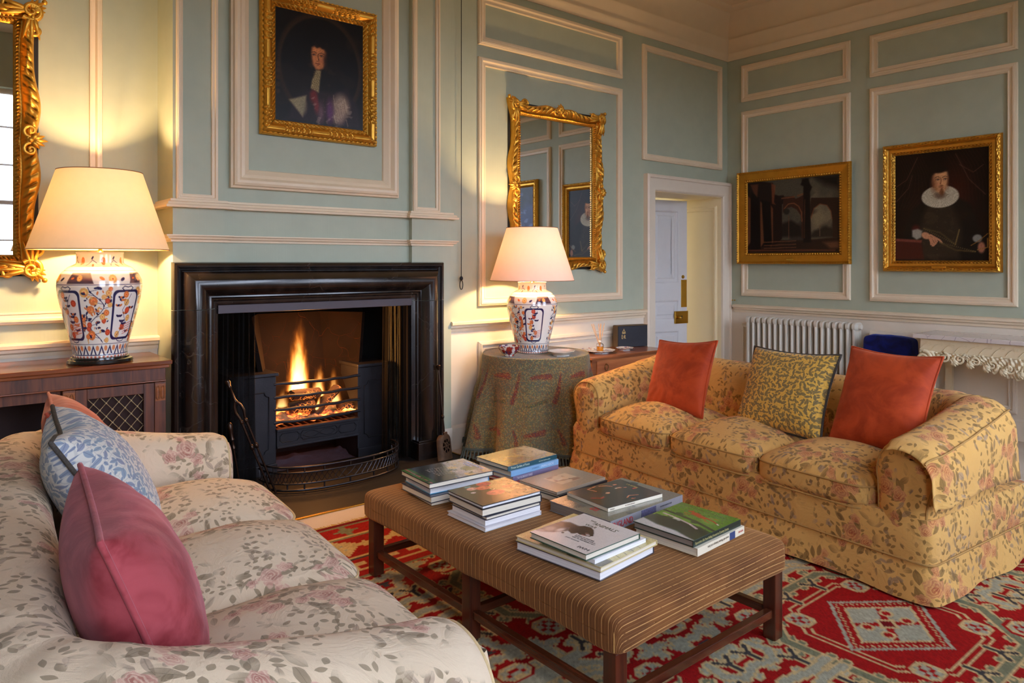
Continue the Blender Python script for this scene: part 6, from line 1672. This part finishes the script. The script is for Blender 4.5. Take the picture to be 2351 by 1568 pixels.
# ------------------------------------------------------------------ column radiator
M_RAD = plain('white_radiator_enamel', (214, 206, 190), .3, bs=0, var=.02, coat=.2)
ry0, ry1, rx, rz0, rz1 = 2.93, 4.04, 6.44, .10, .845
t = thing('column_radiator', 'white cast column radiator on the right wall under the ruins painting', 'radiator', (rx, (ry0 + ry1) / 2, 0)); cyr = (ry0 + ry1) / 2
ns = 19
for i in range(ns):
    y = ry0 + .03 + (ry1 - ry0 - .06) * i / (ns - 1) - cyr; m = MB()
    for dx in (-.055, -.018, .018, .055):
        m.tube([(dx, y, rz0 + .05), (dx, y, rz1 - .05)], .0145, 8, caps=False)
    for z0, z1, s_ in ((rz1 - .075, rz1, 1), (rz0, rz0 + .075, -1)):
        zz = (z0 + z1) / 2; pr = []
        P = []
        for yy, k_ in ((-.021, .75), (-.014, 1), (.014, 1), (.021, .75)):
            P.append([(.074 * k_ * math.copysign(abs(math.cos(a)) ** .7, math.cos(a)), y + yy, zz + .0375 * k_ * math.copysign(abs(math.sin(a)) ** .7, math.sin(a))) for a in np.linspace(0, 2 * pi, 24, endpoint=False)])
        m.grid(np.array(P), closed_v=True); n_ = len(m.v); m.f.append(tuple(n_ - 96 + q for q in range(24))); m.f.append(tuple(n_ - 24 + q for q in range(24))[::-1])
    m.build('section', M_RAD, t, smooth=45)
for yy in (ry0 - .002, ry1 + .002):
    MB().lathe([(.001, -.012), (.022, -.012), (.024, -.006), (.024, .012), (.001, .012)], (0, yy - cyr, rz1 - .038), 20, 'y').build('end_plug', M_RAD, t, smooth=35)
for yy in (ry0 + .03, ry1 - .03): MB().box(-.06, .06, yy - .012 - cyr, yy + .012 - cyr, 0, rz0 + .02).build('foot', M_RAD, t, bevel=.004)

# ------------------------------------------------------------------ marble topped carved console on the right
CX0, CX1, CYa, CYb, CZt = 6.10, 6.56, .85, 2.365, .812
t = thing('console_table', 'white carved console table with grey veined marble top against the right wall', 'console table', ((CX0 + CX1) / 2, (CYa + CYb) / 2, 0)); cx, cy = (CX0 + CX1) / 2, (CYa + CYb) / 2
k = N('veined_marble'); pp = k.obj(); vd = k.vmath('ADD', pp, k.vmath('SCALE', k.noise(pp, 5, 3, out=1), .12)); v1 = k.vor(vd, 9, 'DISTANCE_TO_EDGE', dim='3D')
M_VM = k.bsdf(k.mix(k.math('SUBTRACT', 1.0, k.step(v1.outputs['Distance'], 0, .025)), L4((208, 196, 188)), L4((150, 136, 138))), .2, coat=.3)
M_CONS = paint('console_cream_paint', (222, 204, 168), .03, .4)
MB().box(CX0 - cx, CX1 - cx, CYa - cy, CYb - cy, CZt - .032, CZt).build('marble_top', M_VM, t, bevel=.004)
MB().box(CX0 + .03 - cx, CX1 - cx, CYa + .04 - cy, CYb - .045 - cy, CZt - .135, CZt - .032).build('frieze', M_CONS, t, bevel=.003)
fx = CX0 + .03 - cx
m = MB()
for i in range(17):           # running wave
    y0 = CYa + .07 + i * .083 - cy; pts = []
    for q in range(15):
        u = q / 14; pts.append((fx - .002, y0 + .083 * (1 - u) - .01 + .02 * math.sin(u * pi), CZt - .118 + .055 * (.5 - .5 * math.cos(u * pi)) + .0))
    m.tube(pts, .0035, 5)
    m.tube([(fx - .002, y0 + .006 + .014 * math.cos(a), CZt - .062 + .012 * math.sin(a) - .004) for a in np.linspace(pi * .4, -pi * .9, 9)], .003, 5)
m.build('wave_moulding', M_CONS, t, smooth=60)
P = np.zeros((240, 24, 3))
for i in range(240):
    u = i / 239; y = CYa + .04 + (CYb - CYa - .085) * u - cy; c = abs(u - .5) * 2
    drop = .045 + .10 * math.exp(-(c / .35) ** 2) + .05 * math.exp(-((c - .93) / .06) ** 2) * 1.2 + .018 * math.sin(u * 70) + .012 * math.sin(u * 119 + 1)
    for j in range(24):
        v = j / 23; z = CZt - .135 - drop * v
        h = .018 + .012 * math.sin(v * pi) + .011 * math.sin(u * 150 + v * 7 * (1 if u < .5 else -1)) * math.sin(v * pi) ** .5 + .006 * math.sin(u * 310 + v * 16)
        P[i, j] = (fx - h, y, z)
MA = MB().grid(P); MA.build('carved_apron', M_CONS, t, smooth=60, thick=.02)
m = MB(); fn = lambda a, b, d: (fx - d, a, b)
for i in range(13):
    y = CYa + .1 + i * .108 - cy; z = CZt - .165 - .05 * math.exp(-((i - 6) / 2.6) ** 2)
    scroll(m, fn, y, z, .034, 1.5, i * 1.3, 1 if i % 2 else -1, .03, .0065); leafy(m, fn, y + .05, z - .005, -pi / 2 + (.6 if i < 6 else -.6), .06, .028, 4, .35)
for y in (CYa + .075 - cy, CYb - .085 - cy):
    scroll(m, fn, y, CZt - .185, .055, 1.8, pi / 2, 1, .036, .010)
m.build('scroll_carving', M_CONS, t, smooth=60)
for y in (CYa + .10 - cy, CYb - .12 - cy):
    pts = [(fx + .02, y, CZt - .14), (fx - .03, y, CZt - .26), (fx - .01, y, .36), (fx + .07, y, .18), (fx + .05, y, .04), (fx + .0, y, .02)]
    MB().tube(pts, [.05, .052, .04, .028, .03, .035], 10).build('cabriole_leg', M_CONS, t, smooth=60)
    MB().box(CX1 - .06 - cx, CX1 - .02 - cx, y - .025, y + .025, 0, CZt - .135).build('back_leg', M_CONS, t)
# blue velvet covered bench with back, only its top shows above the sofa
t = thing('velvet_chair', 'deep navy velvet armchair back between radiator and console', 'chair', (6.28, 2.645, 0))
m = softbox(.17, .40, .36, 9, 22, noise=.008, seed=5); m.build('backrest', M_NAVY, t, smooth=180, loc=(.09, 0, .575))
m = softbox(.48, .42, .16, 6, 18, crown=.02, seed=6); m.build('seat', M_NAVY, t, smooth=180, loc=(-.06, 0, .39))
MB().box(.165, .185, -.20, .205, .12, .785).build('back_frame', M_DADO, t, bevel=.003)
for x in (-.26, .15):
    for y in (-.17, .17): MB().box(x - .018, x + .018, y - .018, y + .018, 0, .32).build('leg', M_MAHOG, t, bevel=.002)
# ------------------------------------------------------------------ books on the ottoman
OT = .3875
_bm = {}
def bmat(c, rough=.3):
    c = tuple(c)
    if c not in _bm: _bm[c] = plain('book_cloth', c, rough, var=.03, vs=20, bs=0, coat=.35)
    return _bm[c]
M_ART = vcol('printed_jacket', .22, .5, coat=.4)
def tm(c): 
    c = tuple(c)
    if ('t',) + c not in _bm: _bm[('t',) + c] = plain('printed_ink', c, .5, bs=0)
    return _bm[('t',) + c]
def book(label, c, z0, lx, ly, t, ang, cover, spine='+y', pg=None, art=None, group=None, board=.0028, texts=(), soft=False, jut=.004, stext=(), spine_c=None, rota=False):
    """lx along the right hand edge, ly going away; spine side given; z0 is the underside"""
    b = thing('book', label, 'book', (c[0], c[1], z0), math.radians(ang), group)
    pg = pg or M_PG; cm = bmat(cover); hx, hy = lx / 2, ly / 2
    if soft: board = .0008; jut = 0
    m = MB().box(-hx, hx, -hy, hy, 0, board).box(-hx, hx, -hy, hy, t - board, t)
    sb = {'+y': (-hx, hx, hy - board, hy), '-y': (-hx, hx, -hy, -hy + board), '+x': (hx - board, hx, -hy, hy), '-x': (-hx, -hx + board, -hy, hy)}[spine]
    m.box(*sb, board * .5, t - board * .5)
    m.build('cover', cm, b, bevel=.0008)
    j = {k_: jut for k_ in ('+y', '-y', '+x', '-x')}; j[spine] = board
    MB().box(-hx + j['-x'], hx - j['+x'], -hy + j['-y'], hy - j['+y'], board, t - board).build('pages', pg, b)
    if spine_c is not None:
        s2 = {'+y': (-hx, hx, hy, hy + .0006), '-y': (-hx + .0002, hx - .0002, -hy - .0006, -hy)}[spine]
        MB().box(*s2, .0004, t - .0004).build('spine_label', bmat(spine_c), b)
    if art is not None:
        if rota: m, col = art_plane(art, (-hx + .0006, hy - .0006, t + .0003), (0, -ly + .0012, 0), (lx - .0012, 0, 0))
        else: m, col = art_plane(art, (-hx + .0006, -hy + .0006, t + .0003), (lx - .0012, 0, 0), (0, ly - .0012, 0))
        m.build('jacket_picture', M_ART, b, col=col)
    for (txt, x, y, sz, col, rot, sx) in texts:
        r = math.radians(rot); M = frame3((x, y, t + .0007), (math.cos(r), math.sin(r), 0), (-math.sin(r), math.cos(r), 0))
        text_mesh(txt, sz, 'title', tm(col), b, M, sx=sx, ext=.0002)
    for (txt, x, z, sz, col, sx, flip) in stext:
        M = frame3((x, -hy - .0009, z), (-1 if flip else 1, 0, 0), (0, 0, -1 if flip else 1))
        if spine == '-x' : M = frame3((-hx - .0009, x, z), (0, -1, 0), (0, 0, 1))
        text_mesh(txt, sz, 'spine_title', tm(col), b, M, sx=sx, ext=.0002)
    return b
def stack_z(ts, z=OT):
    out = []
    for t in ts[::-1]: out.append(z); z += t + .0004
    return out[::-1]
# A : far left stack
z = stack_z([.021, .031, .027, .012])
def art_garden():
    cv = Canvas(110, 84, (40, 42, 40)); cv.blob(6, (96, 104, 128), .1, 2, .8); cv.poly([(.0, .0), (.0, 1.), (.13, 1.), (.12, .0)], (70, 110, 40), 1, .01); cv.line([(.05, 0), (.07, 1)], (170, 96, 90), .03)
    cv.poly([(.45, .0), (1, .0), (1, 1), (.62, 1.), (.55, .5)], (180, 172, 180), .8, .04); cv.blob(9, (196, 160, 110), .2, 4, .8, region=((cv.U > .28) & (cv.U < .75) & (cv.V < .75)).astype(float))
    for i in range(12): cv.line([(.3 + i * .035, .3), (.27 + i * .035, .75)], (210, 196, 180), .012, .7)
    cv.ell(.80, .40, .14, .16, (70, 84, 66), .5); cv.poly([(.84, 0), (1, 0), (1, 1), (.84, 1)], (92, 92, 150), .55, .08); cv.blob(20, (30, 34, 34), .35, 7, .6); return cv.speck(.06)
book('large picture book of gardens with green striped jacket, topmost of the far left stack', (1.776, 2.575), z[0], .319, .244, .021, -3, (24, 26, 40), '+x', art=art_garden(), group='books on the ottoman', texts=(('HIDDEN MANOR', .132, .062, .020, (214, 208, 224), -90, .9), ('GARDENS', .110, .05, .016, (206, 200, 220), -90, .9)))
book('thick pale blue book with a teal edge, second in the far left stack', (1.782, 2.585), z[1], .292, .222, .031, -4, (84, 146, 180), '+x', pg=M_PG2, group='books on the ottoman')
book('cream paged book with torn jacket, third in the far left stack', (1.762, 2.575), z[2], .288, .238, .027, -1, (40, 40, 54), '+x', group='books on the ottoman')
book('thin tan paperback at the bottom of the far left stack', (1.770, 2.570), z[3], .272, .232, .012, -5, (186, 150, 96), '+x', soft=True, group='books on the ottoman')
# B : flower stack
z = stack_z([.014, .028, .014, .020, .017])
def art_flowers():
    cv = Canvas(120, 96, (26, 26, 20)); cv.poly([(.45, 1), (1, 1), (1, .2), (.75, .1), (.55, .45)], (216, 172, 110), .95, .06); cv.blob(16, (246, 214, 150), .0, 3, .6, region=(cv.U > .5).astype(float)); cv.blob(12, (52, 62, 44), .2, 5, .8)
    for x, y, s, c in ((.30, .80, .10, (222, 158, 140)), (.45, .73, .13, (228, 110, 84)), (.56, .90, .13, (214, 76, 76)), (.47, .42, .16, (224, 116, 98)), (.22, .62, .05, (216, 190, 180)), (.76, .55, .09, (230, 150, 104))):
        cv.ell(x, y, s, s * .9, c, .25)
        for k_ in range(4): cv.ell(x + s * .2 * math.cos(k_ * 1.7), y + s * .2 * math.sin(k_ * 1.7), s * (.62 - k_ * .13), s * (.5 - k_ * .1), tuple(min(255, q * (1.14 if k_ % 2 else .86)) for q in c), .4, .8)
    cv.ell(.30, .92, .07, .05, (110, 150, 150), .4); return cv.speck(.04, 2)
book('flower arranging book with peonies on its dark jacket, topmost of the near left stack', (1.757, 2.223), z[0], .285, .234, .014, -1, (24, 22, 22), '+x', pg=M_PG2, art=art_flowers(), group='books on the ottoman')
book('thick black covered book directly under the peony book', (1.760, 2.222), z[1], .286, .232, .028, -2, (30, 26, 40), '+x', group='books on the ottoman')
book('slim dark edged book, third from the top of the near left stack', (1.762, 2.218), z[2], .268, .226, .014, 0, (60, 58, 66), '+x', group='books on the ottoman')
book('white paged paperback above the bottom book of the near left stack', (1.762, 2.216), z[3], .268, .216, .020, -1, (196, 190, 200), '+x', pg=M_PG2, soft=True, group='books on the ottoman')
book('white book at the bottom of the near left stack', (1.755, 2.220), z[4], .282, .240, .017, 1, (206, 200, 200), '+x', pg=M_PG2, group='books on the ottoman')
# C : back stack with spines
z = stack_z([.0205, .025, .020, .014])
def art_hedge():
    cv = Canvas(110, 84, (122, 110, 62)); cv.blob(7, (160, 140, 80), .0, 3, .8); cv.poly([(.55, .2), (1, .25), (.95, .95), (.62, .9), (.5, .55)], (166, 144, 104), .9, .05); cv.ell(.62, .80, .2, .16, (66, 66, 34), .4); cv.ell(.45, .30, .12, .1, (84, 80, 44), .5); cv.blob(18, (78, 80, 38), .3, 6, .7); return cv.speck(.06, 3)
book('garden book with teal spine, topmost of the back stack by the round table', (2.190, 2.600), z[0], .312, .225, .0205, 2.5, (18, 70, 80), '-y', art=art_hedge(), group='books on the ottoman', stext=(('Private Gardens of France', -.138, .0055, .0155, (206, 214, 190), .70, False), ('Anita Pereire, Gabrielle van Zuylen', .035, .0065, .0085, (196, 206, 190), .62, False)))
book('pale blue spined book, second in the back stack', (2.196, 2.592), z[1], .304, .228, .025, 2.5, (126, 164, 196), '-y', group='books on the ottoman', stext=(("SACHEN O'HARNEY", .118, .018, .0155, (206, 220, 232), .62, True), ('DOMINICK', .02, .017, .011, (96, 128, 160), .8, True)))
book('lilac jacketed history book, third in the back stack', (2.196, 2.590), z[2], .296, .232, .020, 3.5, (120, 108, 134), '-y', group='books on the ottoman', stext=(('THE GLORIOUS CHASE', -.125, .0055, .0145, (226, 220, 226), .66, False),))
book('red book at the bottom of the back stack', (2.200, 2.575), z[3], .318, .255, .014, 5, (158, 24, 34), '-y', group='books on the ottoman')
# D : beige face book
z = stack_z([.012, .012, .015])
def art_face():
    cv = Canvas(110, 84, (158, 136, 112)); cv.poly([(.26, .30), (.28, .72), (.74, .72), (.74, .30)], (206, 176, 142), 1, .01)
    R_ = ((cv.U > .27) & (cv.U < .73) & (cv.V > .31) & (cv.V < .71)).astype(float); cv.blob(8, (120, 84, 64), .1, 4, .7, region=R_)
    for x in (.40, .60): cv.ell(x, .58, .05, .025, (104, 70, 54), .5, .8)
    cv.ell(.5, .46, .025, .08, (232, 208, 180), .7, .8); cv.ell(.5, .37, .07, .02, (140, 84, 74), .5, .8); return cv.speck(.03, 4)
book('beige book with a framed face on its cover, right of the back stack', (2.198, 2.297), z[0], .311, .229, .012, 3, (150, 130, 108), '-y', art=art_face(), group='books on the ottoman', rota=True)
book('slim black book under the beige face book', (2.203, 2.290), z[1], .312, .232, .012, 4, (26, 24, 30), '-y', group='books on the ottoman')
book('cream paperback at the bottom under the beige face book', (2.188, 2.296), z[2], .296, .226, .015, 2, (206, 190, 160), '-y', soft=True, group='books on the ottoman')
# E : England and the auction catalogue
z = stack_z([.0405])
def art_eng():
    cv = Canvas(130, 92, (122, 116, 96)); cv.poly([(.0, .60), (.16, .52), (.16, .9), (0, .95)], (90, 88, 80), .8, .02); cv.blob(20, (84, 80, 84), .3, 4, .7, region=((cv.V < .18) & (cv.U < .45) & (cv.U > .08)).astype(float)); cv.poly([(.55, .80), (.64, .80), (.64, .92), (.55, .92)], (46, 60, 52), 1, .01); cv.poly([(.72, .66), (.84, .66), (.84, .78), (.72, .78)], (46, 60, 52), 1, .01); cv.ell(.93, .72, .05, .07, (66, 76, 74), .3)
    return cv.speck(.03, 5)
eb = book('thick silver grey book with red lettered spine under the black catalogue', (2.188, 1.969), z[0], .455, .317, .0405, 2.5, (134, 130, 132), '-y', pg=M_PG3, art=art_eng(), group='books on the ottoman', stext=(('ENGLAND', -.222, .009, .034, (186, 34, 34), .78, False), ('THE PHOTOGRAPHIC ATLAS', .072, .024, .0085, (60, 60, 66), .72, False)), texts=(('ENG', -.168, -.045, .045, (190, 40, 34), 90, .55),) if False else (('ENG', -.185, -.048, .050, (190, 40, 34), 0, .8),))
MB().box(-.045, .045, -.1595 - .0012, -.1585, .002, .0385).build('spine_picture', plain('crowd_print', (84, 80, 104), .4, var=.5, vs=160, bs=0), eb)
def art_cat():
    cv = Canvas(110, 90, (34, 26, 26)); cv.blob(6, (62, 48, 40), .1, 3, .8); cv.blob(9, (44, 40, 60), .2, 5, .7)
    SK = (206, 124, 84); cv.line([(.34, .74), (.30, .90), (.48, .94), (.62, .86), (.66, .78)], SK, .030); cv.line([(.10, .52), (.20, .42), (.30, .46)], (158, 50, 40), .04); cv.ell(.42, .56, .045, .04, (214, 150, 110), .3); cv.ell(.68, .66, .07, .025, (216, 190, 160), .4); cv.line([(.68, .66), (.80, .60)], SK, .03)
    cv.ell(.86, .48, .06, .04, (176, 50, 44), .4); cv.line([(.50, .20), (.58, .26), (.70, .2)], SK, .026); cv.ell(.55, .12, .05, .03, (204, 120, 84), .4); cv.ell(.75, .82, .05, .03, SK, .4); cv.blob(24, (18, 16, 18), .35, 9, .6); return cv.speck(.06, 6)
book('black auction catalogue with red and flesh toned figures lying on the silver book', (2.192, 1.985), OT + .0412, .300, .240, .014, -4, (20, 20, 24), '-y', art=art_cat(), group='books on the ottoman', soft=True, spine_c=(220, 206, 180), texts=(("S. & ARTISTS", .118, .055, .013, (196, 172, 90), -90, .9),), stext=(("Sotheby's", -.14, .0045, .0085, (90, 60, 50), .8, False), ('OLD MASTER PAINTINGS', -.06, .005, .0068, (120, 90, 76), .7, False)))
# F : front stack
z = stack_z([.021, .014, .0165, .030])
def art_dog():
    cv = Canvas(130, 130, (214, 202, 190)); cv.a[:] = (216, 203, 192)
    cv.poly([(.0, .10), (.0, .55), (.12, .62), (.26, .60), (.34, .50), (.30, .36), (.22, .22), (.10, .12)], (108, 88, 80), 1, .02); cv.poly([(.0, .46), (.12, .60), (.28, .60), (.30, .52), (.14, .44)], (60, 48, 46), .9, .03)
    cv.ell(.10, .26, .10, .12, (172, 150, 138), .6, .9); cv.ell(.22, .34, .06, .10, (212, 196, 186), .6, .9); cv.ell(.06, .14, .08, .06, (190, 172, 160), .6, .8)
    cv.poly([(.26, .56), (.34, .66), (.44, .68), (.52, .64), (.60, .56), (.645, .50), (.64, .44), (.57, .42), (.50, .40), (.44, .42), (.40, .36), (.32, .38), (.27, .46)], (46, 36, 36), 1, .008)
    cv.ell(.40, .44, .055, .10, (30, 24, 26), .35); cv.ell(.55, .49, .06, .045, (116, 86, 74), .5, .9); cv.ell(.59, .46, .045, .028, (206, 190, 180), .5, .9); cv.ell(.55, .425, .06, .018, (150, 84, 72), .5, .9)
    cv.ell(.642, .485, .018, .018, (16, 14, 16), .3); cv.ell(.505, .56, .013, .011, (16, 12, 10), .3); cv.ell(.505, .562, .004, .004, (220, 210, 200), .3); cv.ell(.31, .29, .022, .022, (52, 44, 42), .3)
    return cv.speck(.025, 7)
book('white jacketed book with a spaniel on the cover, topmost of the front stack', (1.739, 1.708), z[0], .268, .256, .021, 2.0, (24, 66, 44), '+x', art=art_dog(), group='books on the ottoman',
     rota=True, texts=(('THE', .094, .062, .0125, (72, 66, 30), -90, 1.15), ("ANIMALS'", .076, .034, .029, (72, 66, 30), -90, .84), ('WAR', .050, .050, .022, (72, 66, 30), -90, 1.0),
            ('ANIMALS IN WARTIME', -.040, .006, .0088, (50, 46, 44), -90, .9), ('FROM THE FIRST WORLD', -.0505, .002, .0088, (50, 46, 44), -90, .9), ('WAR TO THE PRESENT DAY', -.061, .004, .0088, (50, 46, 44), -90, .9), ('JULIET GARDINER', -.077, .018, .0085, (110, 104, 100), -90, .9), ('IWM', -.112, -.066, .021, (40, 38, 40), -90, 1.1)))
book('thin white paperback under the spaniel book', (1.765, 1.690), z[1], .262, .232, .014, 3, (232, 226, 224), '+x', pg=M_PG2, group='books on the ottoman', soft=True)
def art_map():
    cv = Canvas(120, 120, (196, 178, 112)); cv.blob(5, (214, 196, 140), .0, 4, .8); cv.poly([(.55, .05), (.95, .1), (.9, .35), (.6, .3)], (96, 98, 120), .85, .04); cv.blob(9, (84, 76, 60), .25, 6, .8, region=(cv.U < .3).astype(float))
    for i in range(5): cv.line([(.2 + i * .12, .0), (.25 + i * .12, .12), (.22 + i * .14, .25), (.3 + i * .12, .4)], (66, 60, 54), .006, .8)
    return cv.speck(.04, 8)
book('yellow covered picture book with inky trees, third in the front stack', (1.775, 1.738), z[2], .312, .37, .0165, 5.5, (196, 176, 122), '+x', art=art_map(), group='books on the ottoman')
book('thick white paged book at the bottom of the front stack', (1.772, 1.742), z[3], .305, .362, .030, 6.5, (66, 54, 58), '+x', pg=M_PG2, group='books on the ottoman')
# G : right stack
z = stack_z([.0235, .0275])
def art_fox():
    cv = Canvas(120, 140, (92, 126, 36)); cv.blob(8, (120, 152, 50), .0, 3, .6); cv.poly([(0, .0), (1, .0), (1, .34), (.8, .40), (.5, .44), (.2, .42), (0, .36)], (36, 44, 26), 1, .02); cv.blob(22, (52, 66, 34), .2, 5, .6, region=(cv.V < .42).astype(float))
    cv.poly([(.0, .0), (.0, .20), (.3, .13), (.62, .12), (1, .02), (1, .0)], (192, 184, 176), 1, .02)
    cv.line([(.0, .60), (.3, .58), (.6, .54), (1, .42)], (54, 60, 32), .045, .9); cv.line([(.10, .50), (.35, .47), (.62, .41), (.78, .34)], (206, 176, 168), .032, .85); cv.blob(30, (240, 222, 212), .25, 7, .6, region=((np.abs(cv.V - (.51 - .2 * cv.U)) < .03) & (cv.U > .1) & (cv.U < .75)).astype(float))
    cv.ell(.28, .63, .08, .035, (52, 80, 30), .5); cv.ell(.62, .50, .07, .05, (50, 66, 30), .5, .9); cv.line([(.0, .95), (1, .86)], (84, 118, 40), .05, .5)
    FC = (176, 70, 24); cv.poly([(.36, .80), (.46, .80), (.58, .75), (.66, .73), (.66, .68), (.56, .67), (.46, .70), (.38, .72)], FC, 1, .008); cv.ell(.335, .79, .05, .024, FC, .2, 1, .4); cv.line([(.30, .81), (.27, .80)], (120, 40, 20), .012); cv.line([(.34, .81), (.35, .84)], FC, .012)
    cv.line([(.66, .71), (.78, .69), (.88, .64)], (164, 62, 24), .024); cv.line([(.88, .64), (.91, .625)], (226, 210, 190), .018)
    cv.line([(.40, .74), (.32, .70), (.28, .71)], FC, .012); cv.line([(.42, .72), (.37, .66), (.32, .65)], FC, .011); cv.line([(.63, .70), (.72, .76), (.80, .77)], FC, .012); cv.line([(.62, .69), (.70, .63), (.77, .61)], FC, .012)
    return cv.speck(.05, 9)
book('green hunting print book with a leaping fox, topmost of the right stack', (2.172, 1.613), z[0], .305, .255, .0235, 2.5, (18, 40, 34), '-y', pg=M_PG3, art=art_fox(), rota=True, group='books on the ottoman', stext=(('Equestrian Life from Riding Houses to Country Estates', -.142, .0075, .0128, (180, 168, 110), .74, False),))
gb = book('cream spined book under the green hunting print book', (2.178, 1.606), z[1], .310, .262, .0275, 3.5, (226, 212, 184), '-y', group='books on the ottoman', stext=(('travels with Monsieur Fauberge et de Suisse', .045, .020, .0125, (120, 104, 84), .62, True), ('MEMOIRS', .145, .018, .010, (196, 70, 60), .8, True)))
MB().box(.052, .088, -.1322, -.1312, .001, .0268).build('spine_picture', bmat((44, 66, 112)), gb)
